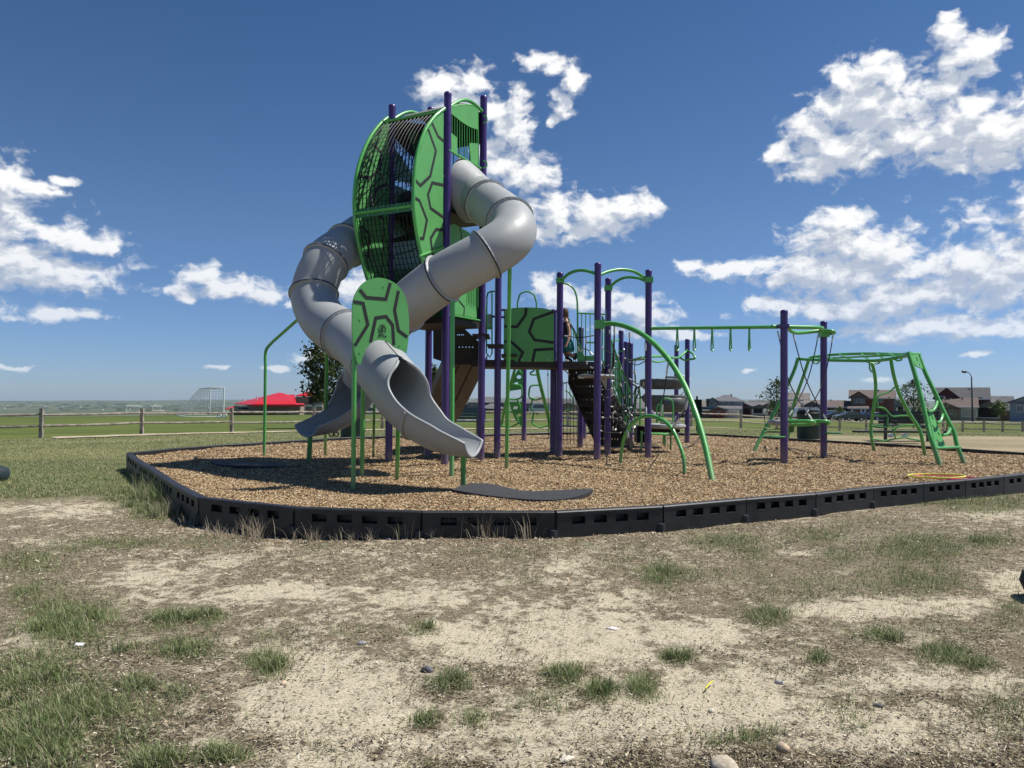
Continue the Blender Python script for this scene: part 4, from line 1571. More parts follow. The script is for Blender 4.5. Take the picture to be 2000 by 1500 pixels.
pa = gp(516, 891)
pole(sp3([pa, pa + V((0, 0, 1.2)), V((pa.x, pa.y, 1.62)), W(519, 686, pa.y), W(531, 669, pa.y - .1)], 5) + [W(604, 604, 12.2)], 0.028)
m = MB(); m.tube([W(596, 613, 12.25), W(608, 600, 12.15)], 0.045, 8); part('support_bracket', m, GREEN)
pb = gp(635, 888); pole([pb, W(639, 658, 12.0)], 0.028)
pc = gp(603, 902); pole([pc, W(606, 852, 12.55)], 0.042)
pe = gp(707, 933); pole([pe, W(709, 742, 10.15)], 0.030)
pf = gp(729, 892); pole([pf, W(731, 785, 12.6)], 0.022)
pg = gp(775.5, 935.5); pole([pg, W(778, 812, 9.55)], 0.028)
ph = gp(882, 929); pole([ph, W(884, 588, 10.85)], 0.034)
pi_ = gp(905, 952); pole([pi_, W(905, 884, 9.12)], 0.034)
pj = gp(989, 913); pole([pj, W(996, 515, 11.0)], 0.030)
# medallion and the pole that carries it
pd = gp(690, 953)
mdir = V((0.8, 0.6, 0)).normalized()
mn = V((0.6, -0.8, 0)).normalized()
MP = V((pd.x, pd.y, 0)) + mn * 0.055
pole([pd, W(692, 690, pd.y), W(693, 640, pd.y)], 0.030)


def z2(p): return [(500 + x / 3.26, 500 + y / 3.26) for x, y in p]


mo = sp3([onplane(u, v, MP, mn) for u, v in z2([(700, 590), (680, 640), (663, 690), (638, 668), (624, 600), (612, 500), (611, 400), (613, 310), (630, 245), (668, 185), (720, 150), (785, 139), (850, 155), (910, 197), (950, 265), (970, 370), (972, 480), (965, 560), (957, 618)])], 4)
cut = sp3([onplane(u, v, MP, mn) for u, v in z2([(957, 618), (925, 600), (880, 582), (845, 552), (795, 535), (740, 548), (700, 590)])], 4)
m = MB(); m.prism(mo + cut[1:-1], mn * 0.02)
med = part('shell_medallion', m, PANEL, smooth=False)
plane_lines('shell_line', MP, mn, [z2([(853, 172), (825, 275), (700, 265), (658, 214)]), z2([(619, 292), (680, 302), (710, 438), (627, 572)]), z2([(905, 222), (880, 345), (905, 475), (962, 517)]), z2([(727, 550), (760, 395), (825, 385), (868, 440), (875, 566)])], 0.042, 0.026, INLAY, med)
# round emblem with a leaping figure and a line of small print below it
lc = onplane(*z2([(805, 467)])[0], MP + mn * 0.014, mn)
def lgp(x, z): return lc + mdir * x + V((0, 0, z))
m = MB(); m.tube([lgp(0.047 * math.cos(a), 0.062 * math.sin(a)) for a in [k * math.pi / 12 for k in range(24)]], 0.0035, 5, closed=True); part('emblem_ring', m, INLAY, med)
m = MB()
for seg_ in ([(0, .018), (0, -.045)], [(0, .018), (-.024, .006)], [(0, .014), (.022, .03)], [(0, -.008), (-.028, -.016)], [(0, -.006), (.026, -.016)], [(-.012, .034), (0.0, .02)]):
    m.tube([lgp(*seg_[0]), lgp(*seg_[1])], 0.005, 5)
m.lathe(lgp(0.004, 0.038), [(0.008, 0), (0.008, .004)], 8, mn)
part('emblem_figure', m, INLAY, med)
m = MB()
for k in range(9):
    if k != 4:
        m.beam(lgp(-0.055 + k * 0.0135, -0.082), lgp(-0.047 + k * 0.0135, -0.082), 0.004, 0.014)
part('emblem_print', m, INLAY, med)
for u, v in z2([(810, 195), (662, 405), (660, 617), (640, 640), (912, 570)]):
    m = MB(); m.lathe(onplane(u, v, MP + mn * .01, mn), [(0.012, 0), (0.010, 0.006)], 8, mn); part('bolt', m, GREEN, med)

# ---- bridge deck, hexagon panel, loops and gate
def wz(u, Y, z):
    p = W(u, 778, Y); return V((p.x, p.y, z))
deck('bridge_deck', [wz(921, 13.85, 0), wz(972, 13.9, 0), wz(1092, 14.25, 0), wz(1172, 14.4, 0), wz(1170, 15.5, 0), wz(1080, 15.35, 0), wz(935, 15.0, 0)], 1.765, 0.13)
HPn = V((0.05, -1, 0)).normalized()
HP_ = W(1035, 778, 14.02)
def z3(p): return [(780 + x / 6.25, 560 + y / 6.25) for x, y in p]
hp = plane_panel('bridge_panel', HP_, HPn, z3([(1275, 275), (1400, 259), (1560, 252), (1750, 261), (1885, 292), (1885, 915), (1272, 915)]), 0.02, PANEL)
plane_lines('shell_line', HP_, HPn, [z3([(1548, 258), (1540, 345), (1435, 490), (1280, 485)]), z3([(1280, 674), (1360, 668), (1505, 800), (1458, 912)]), z3([(1884, 305), (1640, 395), (1585, 550), (1650, 650), (1882, 682)]), z3([(1625, 912), (1655, 772), (1880, 760)])], 0.054, 0.026, INLAY, hp)
for u, v in z3([(1492, 892), (1662, 894), (1826, 894)]):
    m = MB(); m.lathe(onplane(u, v, HP_ + HPn * .01, HPn), [(0.014, 0), (0.012, 0.01)], 8, HPn); part('bolt', m, METAL, hp)
for u, v in z3([(1262, 285), (1262, 372), (1905, 300), (1150, 365)]):
    m = MB(); m.box(W(u, v, 14.0), (0.09, 0.04, 0.04)); part('panel_clamp', m, PURPLE)
pole([W(1010.5, 604, 14.9)] + sp3([W(1011, 590, 14.9), W(1016, 575, 14.9), W(1029, 569.5, 14.9), W(1042, 575, 14.9), W(1047.5, 590, 14.9)], 5) + [W(1048, 604, 14.9)], 0.016, GREEN, 'grab_loop')
# gate-like loops left of the bridge
pole([W(951, 580, 14.6), W(953, 572, 14.6), W(960, 569, 14.6), W(972, 569, 14.4)], 0.016, GREEND, 'grab_rail')
pole([W(951, 580, 14.6), W(950, 690, 14.6), W(957, 698, 14.6), W(961, 690, 14.6), W(961, 570, 14.6)], 0.014, GREEND, 'grab_rail')
for a, b in (((943.5, 578), (946.5, 665)), ((946.5, 580), (949, 665))):
    pole([W(*a, 14.8), W(*b, 14.8)], 0.02, GREEN, 'grab_rail')
m = MB(); m.box(W(956, 628, 14.9), (0.09, 0.02, 0.3)); part('activity_plate', m, STEPG)
m = MB(); m.box(W(956, 641, 14.88), (0.10, 0.03, 0.05)); part('activity_plate', m, GREEN)

# arches over the square bay
pole(sp3([W(1096, 548, 14.2), W(1112, 534, 14.0), W(1132, 528, 13.8), W(1150, 530, 13.6), W(1164, 535, 13.5)], 5), 0.030, GREEN, 'roof_arch')
pole(sp3([W(1171, 537, 13.5), W(1190, 530, 13.65), W(1214, 526.5, 13.8), W(1240, 531, 13.95), W(1262, 545, 14.1)], 5), 0.030, GREEN, 'roof_arch')
pole(sp3([W(1190, 563, 14.85), W(1203, 550, 14.7), W(1222, 542, 14.5), W(1245, 543, 14.3), W(1262, 549, 14.15)], 5), 0.028, GREEN, 'roof_arch')
for p, v in ((P3, 547), (P6, 546), (P5, 562)):
    m = MB(); q_ = W(1000 + p.x / p.y * F, v, p.y - 0.07); m.box((p.x, p.y, q_.z), (0.15, 0.15, 0.10)); part('arch_clamp', m, GREEN)
pole(sp3([W(1100, 553, 14.6), W(1112, 557, 14.6), W(1122, 567, 14.6), W(1127, 585, 14.6), W(1128, 610, 14.6)], 5) + [W(1128.5, 702, 14.6)], 0.018, GREEN, 'handrail')
pole([W(1128, 611.5, 14.6), W(1158, 613, 14.55), W(1182, 614, 14.5)], 0.016, GREEN, 'handrail')
for u in (1136, 1144, 1152.5):
    pole([W(u, 612, 14.6), W(u, 698, 14.6)], 0.010, GREEN, 'railing_bar', 6)
m = MB(); m.box(W(1150, 700, 14.5), (0.45, 0.03, 0.10)); part('kick_plate', m, GREEN)
m = MB(); m.box(W(1186, 616, 14.7), (0.05, 0.1, 0.2)); part('panel_clamp', m, PURPLE)

# ---- perforated stair flight going down behind the bay
st0 = W(1112, 706, 15.0)
dirs = V((0.62, 0.78, 0)).normalized()
side = V((0.78, -0.62, 0)).normalized()
for i in range(6):
    z = 1.78 - 0.275 * (i + 1)
    c = V((st0.x + 0.30, st0.y, z)) + dirs * (0.19 * i) + side * 0.02
    m = MB()
    m.prism([c - side * .38, c + side * .38, c + side * .38 + dirs * .3, c - side * .38 + dirs * .3], V((0, 0, 0.035)))
    tr = part('stair_tread', m, DECK, smooth=False)
    m = MB()
    # riser with a row of holes: strips above and below, pillars between the holes
    n = 11
    o = c - nT * 0 + V((0, 0, 0))
    for (za, zb_) in ((0.0175, 0.12), (0.155, 0.262)):
        m.prism([c - side * .38 + V((0, 0, za)), c + side * .38 + V((0, 0, za)), c + side * .38 + V((0, 0, zb_)), c - side * .38 + V((0, 0, zb_))], dirs * 0.006)
    for k in range(n + 1):
        s0_ = -0.38 + 0.76 * k / n
        m.prism([c + side * (s0_ - .028) + V((0, 0, .12)), c + side * (s0_ + .028) + V((0, 0, .12)), c + side * (s0_ + .028) + V((0, 0, .155)), c + side * (s0_ - .028) + V((0, 0, .155))], dirs * 0.006)
    part('perforated_riser', m, DECK, tr, smooth=False)
for s_ in (-1, 1):
    base = V((st0.x + 0.30, st0.y, 0)) + side * (0.02 + 0.40 * s_)
    m = MB()
    m.prism([base + V((0, 0, 1.82)), base + dirs * 1.30 + V((0, 0, 0.14)), base + dirs * 1.15 + V((0, 0, 0.02)), base + V((0, 0, 1.42))], side * 0.02)
    part('stair_stringer', m, DECK, smooth=False)
    pts = [base + V((0, 0, 2.75)), base + dirs * 1.15 + V((0, 0, 1.25)), base + dirs * 1.15 + V((0, 0, 0.40)), base + V((0, 0, 1.9))]
    m = MB(); m.tube(pts, 0.016, 8, closed=True); rl = part('stair_railing', m, GREEN)
    for k in range(1, 13):
        f = k / 13
        m = MB(); m.tube([pts[0].lerp(pts[1], f), pts[3].lerp(pts[2], f)], 0.009, 6); part('railing_bar', m, GREEN, rl)
# far right railing (green bars right of the bay)
for k in range(9):
    f = k / 8
    pole([W(1196 + 16 * f, 672 + 62 * f ** 1.4, 15.7), W(1195 + 17 * f, 745 + 28 * f, 15.7)], 0.010, GREEN, 'railing_bar', 6)
pole(sp3([W(1193, 668, 15.7), W(1203, 690, 15.7), W(1213, 735, 15.7), W(1212, 775, 15.7), W(1197, 745, 15.7)], 4), 0.016, GREEN, 'handrail')

# ---- second stair flight from the tower deck down to the bridge
s0_ = V((-0.72, 13.75, 2.42))
for i in range(3):
    c = s0_ + V((0.26 * i, 0.16 * i, -0.17 * (i + 1)))
    m = MB(); m.prism([c + V((0, -.45, 0)), c + V((.3, -.45, 0)), c + V((.3, .45, 0)), c + V((0, .45, 0))], V((0, 0, .03))); tr = part('stair_tread', m, DECK, smooth=False)
Yb = 14.35
holes = []
for v_, us in ((654, (894, 897.6, 901.2, 904.8)), (678, (897, 903.5, 910, 916.5, 923))):
    for u_ in us:
        c_ = W(u_, v_, Yb)
        holes.append([c_ + V((0.012 * math.cos(k * math.pi / 4), 0, 0.012 * math.sin(k * math.pi / 4))) for k in range(8)])
part('stair_back_sheet', holed_sheet([W(846, 640, Yb), W(905, 640, Yb), W(940, 672, Yb), W(946, 700, Yb), W(946, 712, Yb), W(880, 712, Yb), W(846, 700, Yb)], holes, 0.012), DECK, smooth=False)

# ---- wide open slide going down and back under the bridge, seen from below
def chan(u, v, Y): return W(u, v, Y)
pth = sp3([W(912, 708, 14.9), W(893, 748, 15.4), W(873, 790, 15.9), W(853, 826, 16.5), W(838, 842, 17.1)], 5)
m = MB()
vs, fs = [], []
prof = [(-.47, .20), (-.45, .0), (-.17, .0), (-.15, .05), (-.13, .0), (.13, .0), (.15, .05), (.17, .0), (.45, .0), (.47, .20)]
for i, p in enumerate(pth):
    for a_, h_ in prof:
        vs.append(p + V((1, 0.55, 0)).normalized() * a_ + V((0, 0, h_)))
for i in range(len(pth) - 1):
    for k in range(len(prof) - 1):
        a0 = i * len(prof) + k
        fs.append((a0, a0 + 1, a0 + len(prof) + 1, a0 + len(prof)))
m.add(vs, fs)
part('double_slide', m, CHUTEB, smooth=False)

# ---- big arch and small arch
big = sp3([W(1168, 634, 13.45), W(1195, 632, 13.3), W(1226, 639, 13.0), W(1262, 658, 12.6), W(1300, 695, 12.1), W(1333, 745, 11.6), W(1358, 805, 11.1), W(1377, 870, 10.7), W(1391, 937, 10.33), W(1393, 944, 10.3)], 7)
pole(big, 0.044, GREEN, 'climbing_arch', 16)
m = MB(); i_ = 38; m.tube([W(1366.5, 841.5, 10.9), W(1367.5, 844.5, 10.88)], 0.047, 16); part('tube_joint', m, GREEN)
m = MB(); m.box(W(1171, 634, 13.42), (0.17, 0.17, 0.15)); part('arch_clamp', m, GREEN)
small = sp3([W(1212, 908, 12.9), W(1214, 880, 12.85), W(1221, 850, 12.7), W(1238, 824, 12.5), W(1263, 812.5, 12.3), W(1288, 817, 12.0), W(1310, 834, 11.7), W(1326, 866, 11.5), W(1335, 895, 11.35), W(1337, 928, 11.28)], 6)
pole(small, 0.030, GREEN, 'small_arch', 12)


# ---- ropes with pale connectors
def rope(pts, r=0.0095, conn=(), sag=0.0, cl=0.045, both=False, up=False):
    P = [W(*p) for p in pts]
    if len(P) == 2 and sag:
        P = [P[0], P[0].lerp(P[1], .5) - V((0, 0, sag)), P[1]]
    Q = sp3(P, 5) if len(P) > 2 else P
    m = MB(); m.tube(Q, r, 6)
    o = part('rope', m, CABLE)
    ends = []
    if both or 0 in conn: ends.append((Q[0], (Q[1] - Q[0]).normalized()))
    if both or 1 in conn: ends.append((Q[-1], (Q[-2] - Q[-1]).normalized()))
    for e, d in ends:
        c = MB(); c.lathe(e + d * 0.01, [(0.010, 0), (0.015, 0.01), (0.016, cl * 2.4), (0.010, cl * 3.2)], 8, d)
        part('rope_connector', c, CONN, o)
    return o


def z6(x, y): return (1100 + x / 6.25, 600 + y / 6.25)
def z7(x, y): return (1140 + x / 7.143, 740 + y / 7.143)


def R6(pts, D, **k):
    if not isinstance(D, (list, tuple)): D = [D] * len(pts)
    return rope([(*z6(*p), d) for p, d in zip(pts, D)], **k)


# hangers between the big arch and the small arch
rope([(1200, 636, 13.2), (1199, 660, 13.2), (1196, 720, 13.3), (1190, 735, 13.3)], both=True)
rope([(1229.5, 650, 12.95), (1229, 690, 13.4)], conn=(0,))
rope([(1200, 640, 13.25), (1199.5, 715, 13.6)], conn=(0,))
rope([(1260.5, 668, 12.6), (1261, 740, 12.5), (1262, 812, 12.3)], both=True)
rope([(1305, 710, 12.0), (1300, 745, 12.0), (1291, 814, 12.0)], both=True, cl=.06)
rope([(1344, 776, 11.5), (1338, 800, 11.5), (1313, 836, 11.7)], both=True, cl=.06)
rope([(1366, 855, 10.85), (1355, 868, 11.0), (1345, 873, 11.2), (1334, 874, 11.4)], both=True, cl=.05)
rope([(1228, 868, 12.6), (1226, 838, 12.6)], conn=(1,))
# net from the front posts inwards
NET = [
 ([(470, 490), (570, 560), (680, 600)], [13.5, 14.2, 15.2]), ([(455, 680), (520, 715), (600, 690), (640, 660)], [13.5, 13.9, 14.4, 15]),
 ([(460, 1060), (520, 1105), (640, 1075)], [13.5, 14, 15]), ([(470, 1345), (600, 1360), (660, 1365)], [13.5, 14.2, 15]),
 ([(465, 1000), (540, 1010), (600, 990)], [13.5, 14, 14.6]), ([(565, 270), (575, 560), (560, 800)], [14.3, 14.4, 14.6]),
 ([(625, 330), (620, 480), (610, 740), (615, 1000)], [14.2, 14.3, 14.5, 14.7]), ([(610, 740), (700, 740), (745, 620), (740, 500)], [14.5, 14.9, 15.3, 15.7]),
 ([(700, 730), (760, 840), (820, 880)], [14.8, 15.2, 15.7]), ([(590, 910), (650, 880), (760, 920)], [14.5, 14.8, 15.4]),
 ([(690, 920), (740, 1080), (820, 1100)], [14.8, 15, 15.5]), ([(740, 620), (800, 640), (880, 640)], [15.2, 15.5, 15.9]),
 ([(820, 880), (900, 930), (985, 950)], [15.6, 15.2, 14.3]), ([(880, 640), (870, 780), (880, 920)], [15.5, 15.5, 15.5]),
 ([(850, 790), (870, 800)], [15.5, 15.4]), ([(810, 670), (900, 705), (1000, 660)], [15.8, 15.0, 14.2]), ([(940, 635), (985, 625)], [14.4, 14.2]),
 ([(800, 1080), (900, 1110), (1010, 1095)], [15.6, 15.0, 14.2]), ([(860, 1070), (880, 1000), (985, 960)], [15.5, 15.1, 14.3]),
 ([(600, 1050), (700, 1200), (790, 1330)], [14.7, 15.2, 15.8]), ([(580, 1215), (700, 1215), (830, 1225)], [14.6, 15.0, 15.6]),
 ([(620, 1270), (700, 1310), (770, 1260)], [14.6, 15, 15.4]), ([(690, 1180), (760, 1300), (820, 1400)], [14.9, 15.3, 15.7]),
 ([(590, 980), (600, 1200), (610, 1420)], [14.7, 14.8, 14.9]), ([(560, 1330), (640, 1380), (720, 1370)], [14.5, 14.9, 15.3]),
 ([(830, 1220), (880, 1290), (1010, 1370)], [15.5, 15, 14.2]), ([(870, 930), (940, 1090), (1000, 1060)], [15.5, 14.9, 14.3]),
 ([(700, 930), (760, 1230)], [14.9, 15.3]), ([(880, 780), (890, 1100), (880, 1300)], [15.4, 15.3, 15.3]), ([(990, 920), (900, 990), (860, 1070)], [14.3, 14.9, 15.4]),
 ([(10, 350), (200, 370), (370, 345)], [14.2, 13.9, 13.55]), ([(280, 380), (270, 560), (290, 700)], [13.8, 14, 14.2]), ([(60, 160), (160, 330), (190, 540)], [14.2, 14.4, 14.5]),
 ([(190, 545), (280, 510), (370, 590)], [14.5, 14.4, 14.3]), ([(10, 640), (180, 690), (300, 720), (370, 745)], [14.2, 14.0, 13.8, 13.6]),
 ([(10, 930), (100, 900), (130, 860)], [14.4, 14.6, 14.8]), ([(10, 760), (80, 830)], [14.4, 14.6]),
]
for pts, D in NET:
    R6(pts, D, both=True, cl=rnd.choice([.025, .03, .035]))
N7 = [([(380, 215), (470, 350), (560, 470)], [14.6, 15, 15.4]), ([(560, 240), (600, 380), (640, 480)], [15, 15.3, 15.6]), ([(370, 390), (450, 390), (520, 350)], [14.6, 15, 15.4]),
      ([(400, 470), (480, 500), (560, 470), (660, 410)], [14.7, 15, 15.3, 15.8]), ([(600, 390), (700, 500), (840, 510)], [15.2, 15, 14.5]), ([(230, 720), (340, 750), (520, 750)], [13.5, 14, 14.8]),
      ([(245, 540), (360, 550), (520, 550), (590, 640)], [13.5, 14.2, 14.8, 14.9]), ([(405, 480), (408, 730)], [14.8, 14.8]), ([(440, 730), (480, 560)], [14.8, 15.2]), ([(640, 480), (640, 640)], [15.3, 12.7]), ([(720, 630), (790, 660), (850, 660)], [14.9, 14.6, 14.2]),
      ([(700, 690), (740, 600), (640, 480)], [14.9, 15.1, 15.3]), ([(500, 520), (580, 610), (650, 590)], [14.9, 15.1, 15.5])]
for pts, D in N7:
    rope([(*z7(*p), d) for p, d in zip(pts, D)], both=True, cl=.028)
# green hoops of the net climber behind
for x0, x1, yt, yb in ((1240, 1250, 757, 830), (1291, 1314, 778, 832), (1283, 1294, 790, 835)):
    pole(sp3([W(x0, yb, 16.2), W(x0, yt + 8, 16.2), W((x0 + x1) / 2, yt, 16.2), W(x1, yt + 10, 16.2), W(x1, yb, 16.2)], 5), 0.018, GREEN, 'net_hoop')
pole(sp3([W(1228, 830, 15.5), W(1238, 790, 15.3), W(1248, 762, 15.1), W(1238, 752, 15.1), W(1228, 745, 15.3)], 4), 0.014, CABLE, 'net_hoop')
# green wave bar from the bay across to the far posts
pole(sp3([W(1237, 703, 15.8), W(1262, 697, 15.0), W(1300, 696, 16.5), W(1322, 699, 18.5), W(1336, 690, 19.0), W(1342, 684, 19.1)], 5), 0.028, GREEN, 'wave_bar')
pole(sp3([W(1237, 703, 15.8), W(1262, 702, 15.5), W(1283, 707, 16.5), W(1300, 704, 17.5), W(1318, 698, 18.8)], 5), 0.022, GREEN, 'wave_bar')
pole(sp3([W(1326, 697, 19.2), W(1336, 703, 19.1), W(1347, 702, 19.0), W(1357, 700, 18.9), W(1354, 692, 19.0), W(1346, 686, 19.1)], 5), 0.026, GREEN, 'wave_bar')
pole(sp3([W(1208, 690, 18.0), W(1211, 686, 18.0), W(1222, 684.5, 18.0)], 4), 0.02, GREEN, 'wave_bar')
pole([W(1146, 669, 16.6), W(1165, 669, 15.5), W(1192, 667, 16), W(1208, 664, 18.0)], 0.02, GREEN, 'wave_bar')


# ---- grey stepping plates
def plate(name, c, rx, ry, th, yaw=0.0, m_=STEPG, tiltx=0.0, parent=None, drop=0.0):
    m = MB()
    n = 20
    prof = [(0.80, -th / 2 - drop), (0.94, -th * .35 - drop * .3), (1.0, 0), (0.97, th * .4), (0.90, th / 2)]
    vs, fs = [], []
    M = Matrix.Rotation(yaw, 3, 'Z') @ Matrix.Rotation(tiltx, 3, 'X')
    for r, h in prof:
        for k in range(n):
            a = 2 * math.pi * k / n
            cxx, sxx = math.cos(a), math.sin(a)
            sq = (abs(cxx) ** 3 + abs(sxx) ** 3) ** (-1 / 3)
            vs.append(V(c) + M @ V((cxx * sq * rx * r, sxx * sq * ry * r, h)))
    for i in range(len(prof) - 1):
        for k in range(n):
            l = (k + 1) % n
            fs.append((i * n + k, i * n + l, (i + 1) * n + l, (i + 1) * n + k))
    fs.append(tuple(range(n))[::-1]); fs.append(tuple((len(prof) - 1) * n + k for k in range(n)))
    m.add(vs, fs)
    return part(name, m, m_, parent)


o = plate('transfer_step', W(1164, 735, 13.9), 0.33, 0.42, 0.06, 0.1)
m = MB(); m.prism([W(1172, 739, 14.2), W(1186, 739, 14.2), W(1184, 762, 14.3)], V((0, .03, 0))); part('step_bracket', m, STEPG, o)
m = MB(); m.box(W(1135.5, 737, 13.8), (0.10, 0.10, 0.045)); part('rope_clamp', m, CONN)
g1 = plate('curved_step', W(1293, 747, 17.5), 0.52, 0.45, 0.16, -0.05, mat('dark_grey_plastic', (0.10, 0.105, 0.105), .5), 0.0, drop=.08)
m = MB(); m.box(W(1324, 741.5, 18.3), (0.20, 0.2, 0.12)); part('step_bracket', m, GREEN)
m = MB(); m.box(W(1318, 737, 18.2), (0.45, 0.06, 0.05)); part('step_bracket', m, STEPG)
g2 = plate('curved_step', W(1297, 778, 17.4), 0.52, 0.42, 0.15, -0.04, MATS['dark_grey_plastic'], 0.0, drop=.06)
plate('curved_step', W(1305, 789, 17.3), 0.40, 0.36, 0.28, 0.0, MATS['dark_grey_plastic'], 0.0, drop=.05)
m = MB(); m.box(W(1322, 777, 18.0), (0.24, 0.2, 0.14)); part('step_bracket', m, GREEN)
rope([(1328, 773, 18.2), (1341, 761, 19.0)])
g3 = plate('curved_step', W(1298, 832, 15.8), 0.42, 0.45, 0.10, 0.05)
plate('curved_step', W(1308, 826.5, 15.7), 0.18, 0.28, 0.03, 0.05, MATS['dark_grey_plastic'])
m = MB(); m.lathe(W(1326, 828, 15.9), [(0.045, -.04), (0.055, 0), (0.045, .04)], 10, V((0, 1, 0))); part('step_bracket', m, STEPG)
rope([(1317, 821, 15.8), (1320, 812, 15.8)], conn=(0, 1), cl=.03)
pole([W(1271, 836, 16.0), W(1314, 838, 16.1)], 0.045, BLACK, 'step_beam')
m = MB(); m.box(W(1292, 840, 15.9), (0.72, 0.30, 0.085)); part('step_beam', m, BLACK)
sg = plate('seat_plate', W(1282, 847, 14.6), 0.245, 0.20, 0.025, 0.0, GREEN)
m = MB(); m.box(W(1270, 857, 14.5), (0.05, 0.05, 0.2)); part('step_bracket', m, GREEN)
for u, v, Y in ((1253, 880, 15.6), (1296, 868, 17.0), (1299, 872, 16.6), (1310, 879, 15.9), (1246, 868, 16.8)):
    pole([W(u, v, Y), W(u, v - 38, Y)], 0.020, GREEN, 'step_leg')
m = MB(); m.box(W(1251, 848, 16.4), (0.22, 0.4, 0.36)); part('step_box', m, BLACK)
rope([(1342, 763, 19), (1340, 790, 16), (1323, 822, 14.0), (1312, 836, 11.8)], both=False, r=.010)

# ---- rope ladder net further back
for k in range(6):
    u = 1100 + k * 6.6
    rope([(u, 745 + k * 3, 17.0), (u + 1, 868, 17.0)], r=.008)
for v in (816, 832):
    pole([W(1098, v, 17.0), W(1136, v + 2, 17.0)], 0.024, STEPG, 'net_bar')
for v in (790, 848, 858):
    rope([(1099, v, 17.0), (1134, v + 2, 17.0)], r=.008)
pole(sp3([W(1104, 762, 17.2), W(1112, 768, 17.2), W(1120, 782, 17.2), W(1112, 800, 17.2), W(1104, 803, 17.2)], 4), 0.016, GREEN, 'net_hoop')

# hanging rope under the bridge
rope([(1070, 712, 15.0), (1070, 728, 15.0)], r=.006)
rope([(1070, 728, 15.0), (1071, 842, 15.4), (1069, 858, 15.4)], r=.007, conn=(0,), cl=.02)

# ---- overhead beam with trapeze handles
zbm = 2.41
b0, b1 = W(1272, 641.5, 14.05), W(1531, 638.5, 13.05)
pole([b0, b1], 0.032, GREEN, 'overhead_beam')
for u in (1326, 1360.5, 1395.7, 1431.5, 1467.2):
    f = (u - 1272) / (1531 - 1272)
    c = b0.lerp(b1, f)
    dp = 0.42
    sd_ = V((0.42, 0.90, 0)).normalized()
    m = MB()
    m.tube(sp3([c - V((0, 0, .03)) - sd_ * .03, c - V((0, 0, .2)) - sd_ * .06, c - V((0, 0, dp - .04)) - sd_ * .11, c - V((0, 0, dp)), c - V((0, 0, dp - .04)) + sd_ * .11, c - V((0, 0, .2)) + sd_ * .06, c - V((0, 0, .03)) + sd_ * .03], 5), 0.013, 8)
    part('trapeze_handle', m, GREEN)
# spinner frame: loops at the top and a platform below, joined by crossing ropes
pole(sp3([W(1508, 638, 13.1), W(1560, 639, 13.3), W(1600, 640, 13.5), W(1606, 643, 13.8), W(1600, 646, 14.2), W(1560, 650, 13.9), W(1546, 647, 13.5), W(1538, 640, 13.2)], 5), 0.036, GREEN, 'upper_loop')
pole(sp3([W(1605, 646.5, 14.3), W(1618, 646, 14.1), W(1629, 648, 14.1), W(1627, 651, 14.5), W(1610, 652, 14.6)], 5), 0.033, GREEN, 'upper_loop')
m = MB(); m.box(W(1609, 654, 14.33), (0.16, 0.16, 0.09)); part('arch_clamp', m, GREEN)
m = MB(); m.box(W(1529, 637.5, 13.0), (0.17, 0.17, 0.07)); part('arch_clamp', m, PURPLE)
pole(sp3([W(1535, 823, 13.2), W(1560, 823, 13.1), W(1584, 823.5, 13.0), W(1590, 826, 13.1), W(1580, 828.5, 13.3), W(1545, 829, 13.3)], 5), 0.034, GREEN, 'lower_loop')
pole(sp3([W(1590, 823, 14.1), W(1612, 823, 14.0), W(1619, 825.5, 14.1), W(1612, 828, 14.4), W(1590, 827, 14.5)], 5), 0.032, GREEN, 'lower_loop')
pole([W(1535, 822, 13.8), W(1600, 821, 14.2)], 0.02, GREEN, 'lower_loop')
plate('round_platform', W(1538, 826, 13.9), 0.34, 0.34, 0.10, 0.0, STEPG)
m = MB(); m.lathe(W(1546, 834, 13.9), [(0.04, -.10), (0.05, 0), (.2, .05)], 12); part('platform_stem', m, GREEND)
for a in ([(1518.5, 646, 13.2), (1523, 665, 13.2), (1528, 690, 13.25), (1541, 745, 13.5), (1562, 785, 13.4), (1587, 821, 13.1)],
          [(1549, 652, 13.7), (1556, 680, 13.7), (1572, 735, 13.9), (1592, 780, 14.0), (1615, 822, 14.1)],
          [(1599, 650, 14.1), (1590, 695, 14.0), (1578, 740, 13.9), (1560, 780, 13.7), (1541, 813, 13.5)],
          [(1627, 655, 14.4), (1621, 690, 14.3), (1608, 745, 14.1), (1590, 783, 13.9), (1572, 812, 13.8)]):
    rope(a, r=.010, both=True, cl=.045)
o = plate('green_step', W(1512, 852.5, 13.0), 0.185, 0.14, 0.022, 0, GREEN)
m = MB(); m.box(W(1528, 857, 13.0), (0.05, 0.06, 0.12)); part('step_bracket', m, GREEN)
pole([W(1493, 843.5, 14.2), W(1527, 844, 14.2)], 0.018, GREEN, 'step_bar')
pole([W(1494, 836, 14.3), W(1505, 838, 14.3), W(1525, 838, 14.3)], 0.012, GREEND, 'step_bar')
o = plate('green_step', W(1627, 845.5, 14.3), 0.15, 0.14, 0.03, 0, GREEND)
pole([W(1492, 802, 15.0), W(1495, 835, 15.0), W(1496, 842, 15.0)], 0.008, CABLE, 'rope', 6)
m = MB(); m.lathe(W(1492, 806, 15.0), [(.02, -.03), (.028, .0), (.028, .05), (.015, .08)], 8); part('rope_connector', m, CONN)

# ------------------------------------------------------------------ climber behind the bridge
def z5(x, y): return (960 + x / 6.25, 680 + y / 6.25)


